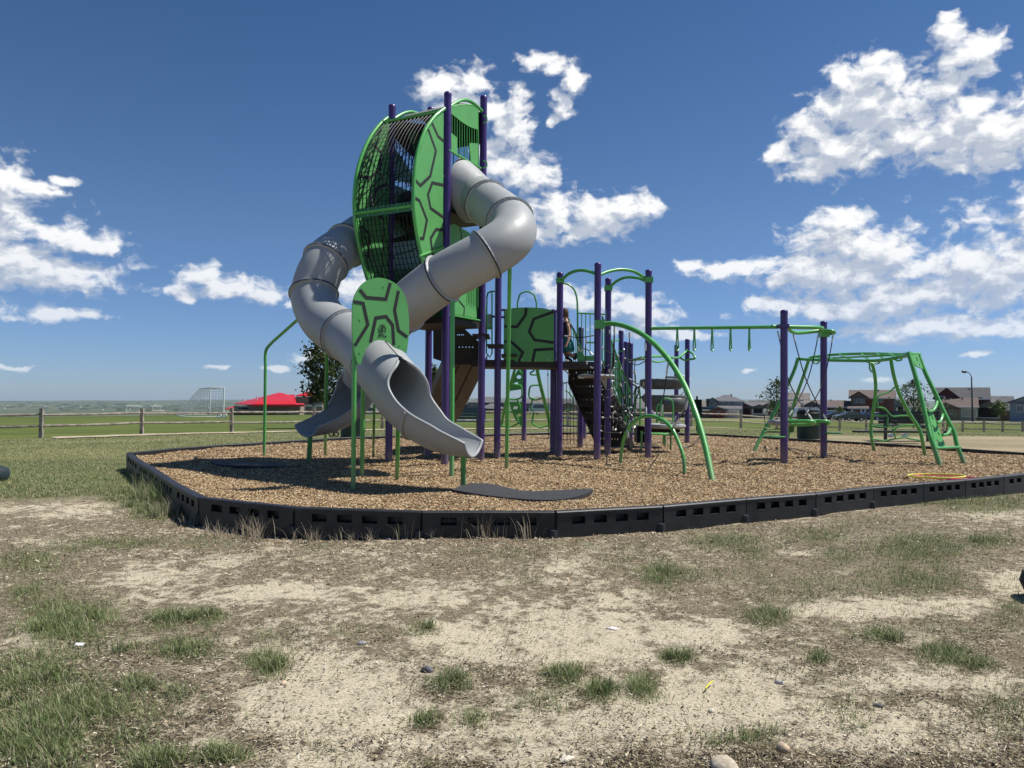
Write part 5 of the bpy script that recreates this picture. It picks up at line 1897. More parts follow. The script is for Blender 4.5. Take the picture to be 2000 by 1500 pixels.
LC = thing('ladder_climber', tuple(W(1030, 778, 17.5) * 1.0 - V((0, 0, EYE))), 'green ladder climber with holed side panel and looped rungs standing below the bridge deck', 'climber')
def lpart(name, pts, r, D, m_=GREEN, closed=False, seg=8):
    P = [W(*z5(x, y), D if not isinstance(D, (list, tuple)) else D[i]) for i, (x, y) in enumerate(pts)]
    m = MB(); m.tube(sp3(P, 4) if len(P) > 2 else P, r, seg, closed=False); return put(name, m, m_, LC)
lpart('side_rail', [(300, 205), (250, 380), (190, 600), (150, 780), (120, 950)], 0.035, [17, 17.2, 17.5, 17.8, 18])
lpart('side_rail', [(548, 205), (585, 400), (640, 620), (690, 830), (728, 1000)], 0.045, [17, 17.2, 17.5, 17.8, 18])
for pts in ([(225, 445), (330, 450), (365, 480), (368, 590), (300, 625), (215, 625)], [(310, 625), (345, 700), (335, 755), (280, 775)], [(280, 775), (325, 880), (318, 920), (230, 962), (120, 945)], [(262, 320), (340, 320), (385, 300)], [(330, 262), (362, 300)],
            [(590, 452), (500, 455), (465, 490), (462, 600), (540, 632), (615, 612)], [(500, 630), (475, 720), (500, 765)], [(520, 780), (495, 900), (530, 940), (600, 968), (700, 940)],
            [(462, 200), (470, 230), (515, 255), (510, 280), (475, 300), (490, 325), (555, 325)], [(545, 632), (470, 605)], [(160, 770), (250, 775)]):
    lpart('looped_rung', pts, 0.020, 17.4)
def lhole(x, y, rx, ry, t0=0.0):
    c = W(*z5(x, y), 17.65)
    return [c + V((rx * math.cos(t) * math.cos(t0) - ry * math.sin(t) * math.sin(t0), 0, rx * math.cos(t) * math.sin(t0) + ry * math.sin(t) * math.cos(t0))) for t in [k * math.pi / 8 for k in range(16)]]


def flat(P):
    return [V((p.x, P[0].y, p.z)) for p in P]


put('holed_panel', holed_sheet(flat([W(*z5(*p), 17.65) for p in [(385, 200), (382, 500), (230, 522), (228, 440), (280, 330), (345, 225)]]), [flat(lhole(335, 352, .055, .045)), flat(lhole(300, 432, .055, .03, .4))], .02), PANEL, LC, smooth=False)
put('holed_panel', holed_sheet(flat([W(*z5(*p), 17.65) for p in [(382, 655), (380, 975), (285, 860), (235, 740), (215, 655)]]), [flat(lhole(293, 728, .06, .04, .3)), flat(lhole(338, 818, .045, .035))], .02), PANEL, LC, smooth=False)

# ------------------------------------------------------------------ free-standing overhead climber at the right
def z4(x, y): return (1250 + x / 2.985, 580 + y / 2.985)


OC = thing('overhead_climber', tuple(G(1700, 885, 0)), 'green free-standing overhead climber with a leaning ladder, holed panel and curved rods', 'climber')
def op_(name, pts, r, D, m_=GREEN, seg=10, n=5):
    P = [W(*z4(x, y), D if not isinstance(D, (list, tuple)) else D[i]) for i, (x, y) in enumerate(pts)]
    m = MB(); m.tube(sp3(P, n) if len(P) > 2 else P, r, seg); return put(name, m, m_, OC)
op_('leg', [(922, 356), (890, 450), (800, 640), (720, 790), (680, 870), (666, 902)], 0.038, [16.6, 16.6, 16.5, 16.4, 16.3, 16.25])
op_('leg', [(982, 372), (955, 455), (905, 600), (880, 700), (868, 790), (850, 850)], 0.038, [18, 18.1, 18.3, 18.4, 18.5, 18.6])
op_('top_rail', [(978, 374), (1000, 352), (1060, 345), (1140, 336), (1280, 331), (1400, 331), (1520, 335), (1572, 328)], 0.034, [18, 18, 17.9, 17.5, 16.6, 15.6, 14.4, 13.8])
op_('top_rail', [(920, 360), (990, 366), (1100, 369), (1230, 371), (1360, 372), (1440, 364), (1520, 350), (1575, 340)], 0.034, [16.6, 16.3, 15.8, 15.3, 14.9, 14.5, 14.2, 13.8])
op_('top_bar', [(1570, 330), (1630, 333)], 0.03, [13.8, 14.2])
for a, b, da, db in (((1010, 352), (1030, 368), 18, 16.2), ((1080, 343), (1130, 369), 17.8, 15.7), ((1160, 336), (1250, 371), 17.3, 15.2), ((1290, 331), (1340, 371), 16.5, 15), ((1380, 331), (1430, 366), 15.7, 14.5), ((1450, 332), (1500, 354), 15, 14.3), ((1040, 360), (1560, 336), 16.8, 14.4)):
    op_('rung', [a, b], 0.020, [da, db])
for pts, D in (([(1005, 368), (1012, 384), (1035, 388), (1045, 372)], 16.8), ([(1325, 372), (1335, 384), (1385, 388), (1405, 372)], 15), ([(1338, 390), (1340, 420), (1355, 438), (1362, 420)], 15), ([(1485, 362), (1500, 372), (1525, 366), (1520, 354)], 14.3), ([(1250, 371), (1252, 376)], 15.2)):
    op_('hand_loop', pts, 0.016, D)
op_('leg', [(1350, 374), (1368, 450), (1374, 540), (1362, 650), (1346, 760), (1352, 830), (1366, 900)], 0.036, [16.0, 16.1, 16.2, 16.3, 16.5, 16.5, 16.6])
op_('leg', [(1463, 364), (1478, 450), (1510, 560), (1570, 680), (1625, 765), (1645, 830), (1661, 925)], 0.036, [15.0, 15.0, 15.1, 15.2, 15.3, 15.3, 15.4])
for pts in ([(1388, 640), (1384, 592), (1400, 572), (1450, 555), (1485, 525)], [(1358, 646), (1390, 644), (1425, 650), (1450, 675), (1475, 696), (1530, 692), (1590, 694)], [(1372, 692), (1445, 692)], [(1446, 698), (1444, 740), (1450, 755), (1485, 772)],
            [(1352, 754), (1400, 756), (1444, 757)], [(1485, 772), (1498, 760), (1530, 752), (1610, 747)], [(1485, 772), (1482, 800), (1492, 826)], [(1352, 828), (1380, 832), (1425, 838), (1460, 832), (1540, 820), (1580, 828), (1640, 838)]):
    op_('curved_rod', pts, 0.017, 15.8, seg=8)
op_('ladder_rail', [(1566, 326), (1600, 440), (1640, 590), (1672, 720), (1695, 820), (1718, 890), (1750, 990)], 0.040, [13.8, 13.6, 13.4, 13.2, 13.0, 12.9, 12.8])
op_('ladder_rail', [(1622, 330), (1665, 445), (1730, 580), (1785, 700), (1830, 790), (1850, 870), (1890, 972)], 0.038, [14.2, 14.0, 13.8, 13.6, 13.5, 13.4, 13.3])
op_('ladder_rung', [(1725, 882), (1865, 876)], 0.026, [12.9, 13.4])
op_('ladder_rung', [(1680, 668), (1705, 664), (1722, 645), (1733, 612)], 0.026, [13.25, 13.4, 13.5, 13.7])
op_('ladder_rung', [(1735, 736), (1752, 724), (1762, 700), (1766, 685)], 0.024, [13.2, 13.3, 13.4, 13.6])
op_('ladder_rung', [(1765, 806), (1790, 800), (1803, 785), (1808, 768)], 0.026, [13.1, 13.2, 13.3, 13.5])


def dp(pl, D0, D1):   # panel between the rails, set at the rails' own depth
    out = []
    for x, y in pl:
        f = (y - 326) / (980 - 326)
        g = (x - (1566 + 184 * f)) / 95
        out.append(W(*z4(x, y), (13.8 - 1.0 * f) + 0.45 * g))
    return out


def holed(name, poly, holes, parent):
    P = dp(poly, 0, 0)
    n = (P[1] - P[0]).cross(P[2] - P[0]).normalized()
    # keep every point in one plane
    P = [p - n * (p - P[0]).dot(n) for p in P]
    loops = []
    for (x, y, rx, ry) in holes:
        c = dp([(x, y)], 0, 0)[0]
        c = c - n * (c - P[0]).dot(n)
        a2 = (P[1] - P[0]).cross(n).normalized()
        a1 = (P[1] - P[0]).normalized()
        loops.append([c + a1 * rx * math.cos(t) + a2 * ry * math.sin(t) for t in [q_ * math.pi / 8 for q_ in range(16)]])
    return put(name, holed_sheet(P, loops, .018), PANEL, parent, smooth=False)


holed('holed_panel', [(1680, 684), (1704, 672), (1782, 876), (1726, 886)], [(1702, 705, .026, .040), (1708, 760, .036, .044), (1738, 798, .026, .04), (1734, 846, .040, .048)], OC)
holed('holed_panel', [(1572, 336), (1620, 336), (1650, 422), (1606, 402)], [(1612, 364, .022, .05), (1624, 396, .05, .022)], OC)

# ------------------------------------------------------------------ girl climbing on the bridge
PB = W(1104, 778, 14.65)
feet = 1.83
PR = thing('person', (PB.x, PB.y, feet), 'child in a dark sleeveless top and teal skirt climbing half hidden behind a purple post', 'person')
SKIN = mat('skin', (0.48, 0.27, 0.19), 0.5, 0.05)
HAIR = mat('brown_hair', (0.10, 0.055, 0.03), 0.6, 0.2, 60)
TOPM = mat('dark_cloth', (0.02, 0.018, 0.035), 0.9)
TEAL = mat('teal_patterned_cloth', (0.01, 0.13, 0.11), 0.85, 0.5, 30)
SHOE = mat('dark_red_shoe', (0.07, 0.02, 0.025), 0.7)


def skin(name, verts, edges, radii, material, parent, sub=2):
    me = bpy.data.meshes.new(name)
    me.from_pydata([tuple(v) for v in verts], edges, [])
    me.materials.append(material)
    o = bpy.data.objects.new(name, me)
    C.objects.link(o)
    md = o.modifiers.new('skin', 'SKIN')
    md.use_smooth_shade = True
    for i, r in enumerate(radii):
        sv = me.skin_vertices[0].data[i]
        sv.radius = (r, r) if not isinstance(r, tuple) else r
        sv.use_root = (i == 0)
    ms_ = o.modifiers.new('sub', 'SUBSURF')
    ms_.levels = sub
    ms_.render_levels = sub
    adopt(o, parent)
    return o


def pp(u, v, dy=0.0): return W(u, v, 14.65 + dy)
body_v = [pp(1105, 668), pp(1106, 655), pp(1107, 640), pp(1106, 630), pp(1104, 621), pp(1102.5, 613), pp(1102, 604),
          pp(1109, 634, -.10), pp(1112, 650, -.14), pp(1111, 662, -.20), pp(1106, 674, -.24), pp(1104, 679, -.25),
          pp(1099, 634, .12), pp(1097, 650, .14), pp(1096, 664, .05),
          pp(1104, 678, -.07), pp(1112, 690, -.12), pp(1118, 697, .05), pp(1123, 690, .12), pp(1124, 697, .15),
          pp(1102, 680, .08), pp(1106, 694, .04), pp(1108, 700, .05), pp(1113, 703, .0)]
body_e = [(0, 1), (1, 2), (2, 3), (3, 4), (4, 5), (5, 6), (3, 7), (7, 8), (8, 9), (9, 10), (10, 11), (3, 12), (12, 13), (13, 14), (0, 15), (15, 16), (16, 17), (17, 18), (18, 19), (0, 20), (20, 21), (21, 22), (22, 23)]
body_r = [.085, .075, .085, .06, .033, .05, .062, .035, .032, .028, .022, .026, .035, .03, .025, .062, .048, .034, .026, .03, .062, .042, .03, .028]
skin('body', body_v, body_e, body_r, SKIN, PR)
m = MB()
m.lathe(pp(1105.5, 664), [(.105, 0), (.10, .08), (.09, .16), (.11, .26), (.10, .33), (.065, .37), (.045, .375)], 16, (pp(1105.5, 631) - pp(1105.5, 664)))
put('tank_top', m, TOPM, PR)
m = MB()
m.lathe(pp(1108, 686, -.02), [(.135, -.02), (.15, 0.04), (.145, .12), (.12, .20), (.105, .26), (.09, .27)], 18, (pp(1105.5, 640) - pp(1111, 690)))
put('skirt', m, TEAL, PR)
m = MB()
m.lathe(pp(1102.5, 611.5, .01), [(.02, -.10), (.055, -.08), (.082, -.02), (.086, .03), (.066, .085), (.02, .10)], 14)
hr = put('hair', m, HAIR, PR)
m = MB(); m.tube(sp3([pp(1105, 606, .07), pp(1107.5, 611, .09), pp(1108.5, 619, .09), pp(1108, 624, .08)], 4), [.03] * 4 + [.026] * 4 + [.02] * 4 + [.012], 8); put('ponytail', m, HAIR, hr)
m = MB(); m.tube([pp(1123, 690, .12), pp(1124.5, 697, .14), pp(1121, 701, .12)], [.045, .05, .035], 10); m.tube([pp(1107, 699, .05), pp(1112, 704, -.03), pp(1116, 705, -.08)], [.045, .045, .03], 10); put('shoes', m, SHOE, PR)

# small child sitting far behind the net
CH = thing('person', tuple(W(1277, 820, 24.0)), 'toddler in a pale shirt and dark trousers sitting on the grass beyond the net', 'person')
m = MB(); c_ = W(1279.5, 803.5, 24.0); m.lathe(c_ - V((0, 0, .10)), [(.03, 0), (.075, .03), (.095, .09), (.09, .15), (.05, .19)], 12); put('head', m, SKIN, CH)
m = MB(); m.lathe(W(1276, 818, 24.0), [(.14, 0), (.15, .10), (.13, .2), (.06, .27)], 12); put('shirt', m, mat('pale_pink_cloth', (.5, .42, .47), .9), CH)
m = MB(); m.tube([W(1276, 816, 24), W(1283, 813, 23.8), W(1284, 820, 23.7)], .06, 8); put('trousers', m, TOPM, CH)

# ------------------------------------------------------------------ rubber mats, hoops, bag
def slab(name, uv, z, th, m_, label, cat, group=None, lift=None):
    P = [G(u, v, z) for u, v in uv]
    if lift:
        P = [p + V((0, 0, l)) for p, l in zip(P, lift)]
    c = sum(P, V()) / len(P)
    m = MB()
    Q = sp3(P + [P[0]], 4)[:-1] if len(P) > 6 else P
    # sheet with a grid so it can sag
    n = len(Q)
    ring = [c + (q - c) * f for f in (0.33, 0.66, 1.0) for q in Q]
    top = [c + V((0, 0, th))] + [r + V((0, 0, th)) for r in ring]
    fs = []
    for k in range(n):
        l = (k + 1) % n
        fs.append((0, 1 + k, 1 + l))
        for r_ in range(2):
            a = 1 + r_ * n
            fs.append((a + k, a + n + k, a + n + l, a + l))
    m.add(top, fs)
    edge = [1 + 2 * n + k for k in range(n)]
    k0 = len(m.v)
    m.add([V(top[e]) - V((0, 0, th + .03)) for e in edge], [])
    for k in range(n):
        l = (k + 1) % n
        m.f.append((edge[k], k0 + k, k0 + l, edge[l]))
    tag(put(name, m, m_, at=(c.x, c.y, z)), label, cat, group)


slab('wear_mat', [(882, 965), (912, 951), (955, 947.5), (1010, 958), (1060, 961), (1110, 960.5), (1158, 961.5), (1135, 972), (1090, 977), (1040, 977), (980, 973), (930, 969)], 0.002, 0.008, RUBBER, 'black rubber wear mat with a curled corner below the front slide exit', 'rubber mat', 'wear mats', lift=[.045, .03, .012, .004, 0, .006, .035, .02, 0, 0, .006, .02])
slab('wear_mat', [(410, 905), (440, 901), (520, 904), (600, 906), (640, 908), (600, 913), (520, 914), (470, 916), (430, 912)], 0.0, 0.008, RUBBER, 'black rubber wear mat half buried in wood chips in the shade at the left', 'rubber mat', 'wear mats', lift=[.02, .01, 0, 0, 0, .01, .02, .04, .03])


def hoop(u, v, r, z, tilt, m_, label):
    c = G(u, v, z)
    m = MB()
    a1 = V((math.cos(tilt[0]), math.sin(tilt[0]), tilt[1])).normalized()
    a2 = V((-math.sin(tilt[0]), math.cos(tilt[0]), tilt[2])).normalized()
    m.tube([c + a1 * r * math.cos(k * math.pi / 20) + a2 * r * math.sin(k * math.pi / 20) for k in range(40)], 0.013, 8, closed=True)
    tag(put('hula_hoop', m, m_, at=tuple(c)), label, 'hula hoop', 'hula hoops left on the wood chips')


hoop(1850, 932.5, 0.40, 0.025, (0.1, -0.015, -0.035), mat('pink_plastic', (0.75, 0.08, 0.16), .35, .03), 'pink hula hoop lying lowest at the right border')
hoop(1828, 929.5, 0.36, 0.045, (0.3, 0.02, -0.04), mat('yellow_hoop_plastic', (0.80, 0.70, 0.12), .35, .03), 'yellow hula hoop lying on the pink one')

bag = MB()  # made-up rounded black body where a shadow shows at the edge
c_ = G(2000, 1180, -0.26)
c_ = V((c_.x + 0.23, c_.y, gz(c_.x, c_.y)))
bag.lathe(c_, [(.10, 0), (.19, .03), (.22, .10), (.20, .17), (.13, .22), (.04, .235)], 18)
tag(put('dark_rounded_body', bag, mat('black_nylon_and_shadow_body', (.012, .012, .013), .7, .2, 20, bump=.4), at=tuple(c_)), 'made-up black rounded body in place of a shadow on the dirt, cut by the right edge of the picture', 'bag')
bag = MB()
c_ = G(-12, 941, -0.26)
bag.lathe((c_.x, c_.y, gz(c_.x, c_.y)), [(.14, 0), (.20, .04), (.22, .12), (.19, .20), (.08, .25)], 18)
tag(put('dark_rounded_body', bag, mat('dark_teal_nylon', (.015, .03, .035), .6, .2, 20, bump=.4), at=(c_.x, c_.y, gz(c_.x, c_.y))), 'dark teal bag on the lawn, cut by the left edge of the picture', 'bag')


# ------------------------------------------------------------------ litter bins, benches, odds and ends
def bin_(u, D, r, h, label):
    p = W(u, 778, D)
    z = gz(p.x, p.y)
    root = thing('litter_bin', (p.x, p.y, z), label, 'litter bin', 'dark green mesh litter bins')
    GB = mat('dark_green_mesh', (0.012, 0.035, 0.030), 0.5, 0.25, 50, bump=.5, bscale=140)
    m = MB(); m.lathe((p.x, p.y, z), [(r * .96, 0.03), (r, .1), (r, h * .86), (r * 1.02, h * .88)], 26); put('barrel', m, GB, root)
    m = MB(); m.lathe((p.x, p.y, z + h * .88), [(r * 1.04, 0), (r * 1.05, .03), (r * .98, .05), (r * .7, .06), (r * .66, .02)], 26); put('rim', m, BLACK, root)
    m = MB(); m.lathe((p.x, p.y, z + h * .90), [(r * .9, 0), (r * .96, .05), (r * .9, .1), (r * .3, .14)], 20); put('bin_liner', m, mat('black_bin_liner', (.01, .01, .011), .3, .1, 20, bump=.5), root)


bin_(1580, 21.8, 0.335, 0.86, 'dark green round litter bin behind the cross-roped platform')
bin_(690, 20.5, 0.33, 0.85, 'dark green round litter bin behind the left slide exit')

def bench(u, D, L, label, back=True, yaw=0.0, mcol=(0.02, 0.05, 0.055)):
    p = W(u, 778, D)
    z = gz(p.x, p.y)
    root = thing('park_bench', (p.x, p.y, z), label, 'bench', 'park benches beyond the border')
    MT = mat('bench_mesh_%d' % int(mcol[1] * 1000), mcol, 0.5, 0.3, 60, bump=.6, bscale=120)
    Rz = Matrix.Rotation(yaw, 3, 'Z')
    o = V((p.x, p.y, z))
    def B(name, c, d):
        m = MB(); m.box(o + Rz @ V(c), d, Rz); return put(name, m, MT if name in ('seat', 'backrest') else STEEL, root, smooth=False)
    for k in range(5):
        B('seat', (0, -0.18 + .09 * k, .45), (L, .075, .03))
    if back:
        for k in range(4):
            B('backrest', (0, .28 + .02 * k, .56 + .09 * k), (L, .025, .08))
    for s in (-1, 1):
        B('leg', (s * L * .36, .22, .35), (.07, .07, .8))
        B('leg', (s * L * .36, -.05, .40), (.06, .5, .06))
    return root


bench(893, 22.5, 1.75, 'blue green mesh bench seen between the slide and the purple posts', True, math.pi, (0.03, 0.09, 0.12))
r_ = bench(1762, 21.5, 1.75, 'long dark mesh bench behind the overhead climber', True, math.pi + .06, (0.012, 0.02, 0.022))
pB = W(1762, 778, 20.2); zB_ = gz(pB.x, pB.y)
m = MB(); m.box((pB.x - .35, pB.y, .32 + zB_), (1.9, .28, .05)); o_ = put('front_plank', m, STEEL, r_, smooth=False)
for i, (u, v) in enumerate(((1740, 850), (1767, 850))):
    c = W(u, v, 21.2)
    m = MB(); m.lathe(c - V((0, 0, .06)), [(.05, 0), (.08, .03), (.07, .08), (.03, .11)], 10)
    tag(put('cloth_bundle', m, WHITE, at=tuple(c)), ['small white bundle at the left on the dark bench', 'small white bundle at the right on the dark bench'][i], 'bundle')
# child's scooter and backpack near the left bin
c = W(657, 848, 19.5)
root = thing('push_scooter', (c.x, c.y, gz(c.x, c.y)), 'dark small-wheeled scooter lying beside the left litter bin', 'scooter')
for dx in (0, -.13):
    m = MB(); m.tube([c + V((dx + .06 * math.cos(k * math.pi / 8), .02 * dx, .06 * math.sin(k * math.pi / 8) - .0)) for k in range(16)], .018, 6, closed=True); put('wheel', m, BLACK, root)
m = MB(); m.tube([c, c + V((-.13, 0, .0)), c + V((-.10, 0, .12)), c + V((.05, 0, .1)), c], .014, 6); put('frame', m, METAL, root)
c = W(1849, 844, 26)
m = MB(); m.lathe(c - V((0, 0, .35)), [(.12, 0), (.18, .06), (.17, .25), (.10, .36), (.03, .42)], 12); m.tube([c + V((0, 0, .02)), c + V((.02, 0, .30))], .02, 6)
tag(put('backpack', m, mat('black_nylon_and_shadow_body', (.012, .012, .013), .7), at=tuple(c)), 'dark backpack by the fence behind the leaning ladder', 'backpack')
# dog-waste dispenser
p = W(1362, 778, 30); z = gz(p.x, p.y)
root = thing('bag_dispenser', (p.x, p.y, z), 'dark box on a post in front of the fence beside the big green arch', 'dispenser')
m = MB(); m.box((p.x, p.y + .06, z + .7), (.07, .05, 1.4)); put('pole', m, STEEL, root, smooth=False)
m = MB(); m.box((p.x, p.y, z + .95), (.32, .2, .62)); put('box', m, BLACK, root, smooth=False)
m = MB(); m.box((p.x + .42, p.y, z + 1.15), (.1, .1, .3)); put('box', m, STEEL, root, smooth=False)

# ------------------------------------------------------------------ split rail fence
FN = [(82, 22.5), (278, 24.3), (453, 26.0), (613, 27.8), (747, 29.2), (870, 30.2), (975, 31.5), (1110, 33.2), (1230, 35), (1350, 37), (1447, 38.8), (1517, 40.5), (1640, 41), (1692, 41.5), (1744, 42.5), (1800, 44), (1842, 45), (1880, 45.5), (1921.6, 44.6), (1958, 43.2), (1997, 41.6), (2045, 40), (2100, 38.5)]
fence_root = thing('rail_fence', (0, 31, gz(0, 31)), 'weathered two-rail split timber fence running behind the whole play area', 'fence')
FP = []
q0 = W(82, 778, 22.5); q1 = W(278, 778, 24.3)
pre = V((q0.x - 2.9, q0.y - 1.0, 0))
ALLF = [V((pre.x - 3, pre.y - 1, 0)), pre] + [V((W(u, 778, D).x, D, 0)) for u, D in FN]
for i, p in enumerate(ALLF):
    z = gz(p.x, p.y)
    rr = random.Random(i)
    h = 0.86 + rr.uniform(-.02, .03)
    m = MB()
    a = 0.055
    lean = rr.uniform(-.012, .012)
    m.box((p.x, p.y, z + h / 2 - .1), (.11, .09, h + .2), Matrix.Rotation(rr.uniform(-.1, .1), 3, 'Z') @ Matrix.Rotation(lean, 3, 'Y'), taper=.93)
    put('fence_post', m, WOODF, fence_root, smooth=False)
    FP.append(V((p.x, p.y, z)))
for i in range(len(FP) - 1):
    for zz_, in ((.70,), (.36,)):
        rr = random.Random(i * 7 + int(zz_ * 10))
        a, b = FP[i] + V((0, -.02, zz_ + rr.uniform(-.02, .02))), FP[i + 1] + V((0, -.02, zz_ + rr.uniform(-.02, .02)))
        pts, rs_ = [], []
        for k in range(9):
            f = k / 8
            pts.append(a.lerp(b, f) + V((0, 0, -.012 * math.sin(math.pi * f) + rr.uniform(-.006, .006))))
            rs_.append((.030 if k in (0, 8) else rr.uniform(.034, .043)))
        m = MB(); m.tube(pts, rs_, 7)
        put('fence_rail', m, WOODF, fence_root, smooth=False)
# tan gravel strip in front of the fence
def strip_on_ground(name, line, w0, w1, m_, dz, kind='structure', sub=8):
    pts = sp3([V((x, y, 0)) for x, y in line], sub)
    m = MB()
    vs = []
    for i, p in enumerate(pts):
        t = (pts[min(i + 1, len(pts) - 1)] - pts[max(i - 1, 0)]).normalized()
        s = V((-t.y, t.x, 0))
        j = 0.10 * math.sin(i * 1.7) + .06 * math.sin(i * 4.1)
        for k in range(5):
            q = p + s * (w0 + (w1 - w0) * k / 4 + (j if k in (0, 4) else 0))
            vs.append((q.x, q.y, gz(q.x, q.y) + dz))
    fs = [(i * 5 + k, (i + 1) * 5 + k, (i + 1) * 5 + k + 1, i * 5 + k + 1) for i in range(len(pts) - 1) for k in range(4)]
    m.add(vs, fs)
    return tag(put(name, m, m_), kind=kind)


GRAVEL = mat('tan_gravel', (0.40, 0.34, 0.24), .95, .2, 6, bump=.4, bscale=30)
strip_on_ground('gravel_path', [(p.x + .25, p.y) for p in FP[2:]], -1.25, -0.10, GRAVEL, .025)
CONC = mat('pale_concrete', (0.46, 0.44, 0.40), .85, .1, 2, bump=.1)
ASPH = mat('asphalt', (0.10, 0.10, 0.105), .9, .15, 4, bump=.2)
strip_on_ground('pavement', [(-30, 215), (0, 205), (30, 180), (45, 150), (60, 122), (90, 108), (140, 96)], 0, 3.4, CONC, .06)
strip_on_ground('road', [(-30, 219.5), (0, 209.5), (30, 184.5), (45.5, 155), (61, 126.5), (92, 112.5), (142, 100.5)], 0, 9, ASPH, .03)


# ------------------------------------------------------------------ soccer goals
def goal(pa_, pb_, h, depth_dir, d_top, d_bot, label, thick=.055, net=True):
    a, b = V(pa_), V(pb_)
    root = thing('soccer_goal', tuple(a), label, 'soccer goal', 'white soccer goals on the field')
    up = V((0, 0, h))
    dd = V(depth_dir).normalized()
    for p in (a, b):
        m = MB(); m.tube([p, p + up], thick, 10); put('upright', m, WHITE, root)
        m = MB(); m.tube([p + up, p + up + dd * d_top, p + dd * d_bot + V((0, 0, .06)), p + V((0, 0, .06))], thick * .6, 8); put('side_frame', m, WHITE, root)
    m = MB(); m.tube([a + up, b + up], thick, 10); put('crossbar', m, WHITE, root)
    m = MB(); m.tube([a + dd * d_bot + V((0, 0, .06)), b + dd * d_bot + V((0, 0, .06))], thick * .6, 8); put('ground_bar', m, WHITE, root)
    m = MB(); m.tube([a + up + dd * d_top, b + up + dd * d_top], thick * .4, 8); put('ground_bar', m, WHITE, root)
    if not net: return
    NM = mat('white_net_cord', (.62, .63, .63), .8)
    m = MB()
    q1 = (a + up + dd * d_top, b + up + dd * d_top, a + dd * d_bot, b + dd * d_bot)
    for k in range(25):
        f = k / 24
        m.tube([q1[0].lerp(q1[1], f), q1[2].lerp(q1[3], f) + V((0, 0, .03))], .008, 3, cap=False)
    for k in range(16):
        f = k / 15
        m.tube([q1[0].lerp(q1[2], f), q1[1].lerp(q1[3], f)], .008, 3, cap=False)
    for p in (a, b):
        for k in range(1, 15):
            f = k / 15
            dt = d_top + (d_bot - d_top) * (1 - f)
            m.tube([p + V((0, 0, h * f)), p + V((0, 0, h * f)) + dd * dt], .009, 3, cap=False)
        for k in range(1, 14):
            dt = d_bot * k / 14
            ht = h if dt < d_top else h * (1 - (dt - d_top) / (d_bot - d_top))
            m.tube([p + dd * dt, p + dd * dt + V((0, 0, ht))], .009, 3, cap=False)
    for k in range(25):
        f = k / 24
        m.tube([a.lerp(b, f) + up, a.lerp(b, f) + up + dd * d_top], .009, 3, cap=False)
    o = put('net', m, NM, root, smooth=False)


ga = W(437, 778, 61); ga.z = W(437, 815, 61).z
gb = W(410, 778, 68.0); gb.z = W(410, 811, 68.0).z
goal(ga, gb, 2.44, (-.93, -.36, 0), 0.9, 2.9, 'large white soccer goal with net beyond the fence at the left')
m = MB(); c = W(428, 812, 60.5)
m.tube([c + V((.16 * math.cos(k * .785), .0, .16 * math.sin(k * .785))) for k in range(8)], .05, 6, closed=True)
m.tube([c + V((.45 + .16 * math.cos(k * .785), .0, .16 * math.sin(k * .785))) for k in range(8)], .05, 6, closed=True)
tag(put('goal_wheels', m, WHITE, at=tuple(c)), 'pair of white transport wheels at the foot of the large goal', 'wheels')
for (u0, u1, v0, v1, D, lab) in ((247, 274, 793, 804, 190, 'distant white small goal left of a fence post'), (298, 314, 793, 803, 185, 'distant white small goal right of a fence post')):
    a, b = W(u0, v1, D), W(u1, v1, D + 3)
    goal(a, b, W(u0, v0, D).z - a.z, (0.2, 1, 0), .8, 1.6, lab, .07, net=False)


# ------------------------------------------------------------------ trees
LEAFM = tonemat('leaf', 0.55, 0.3)


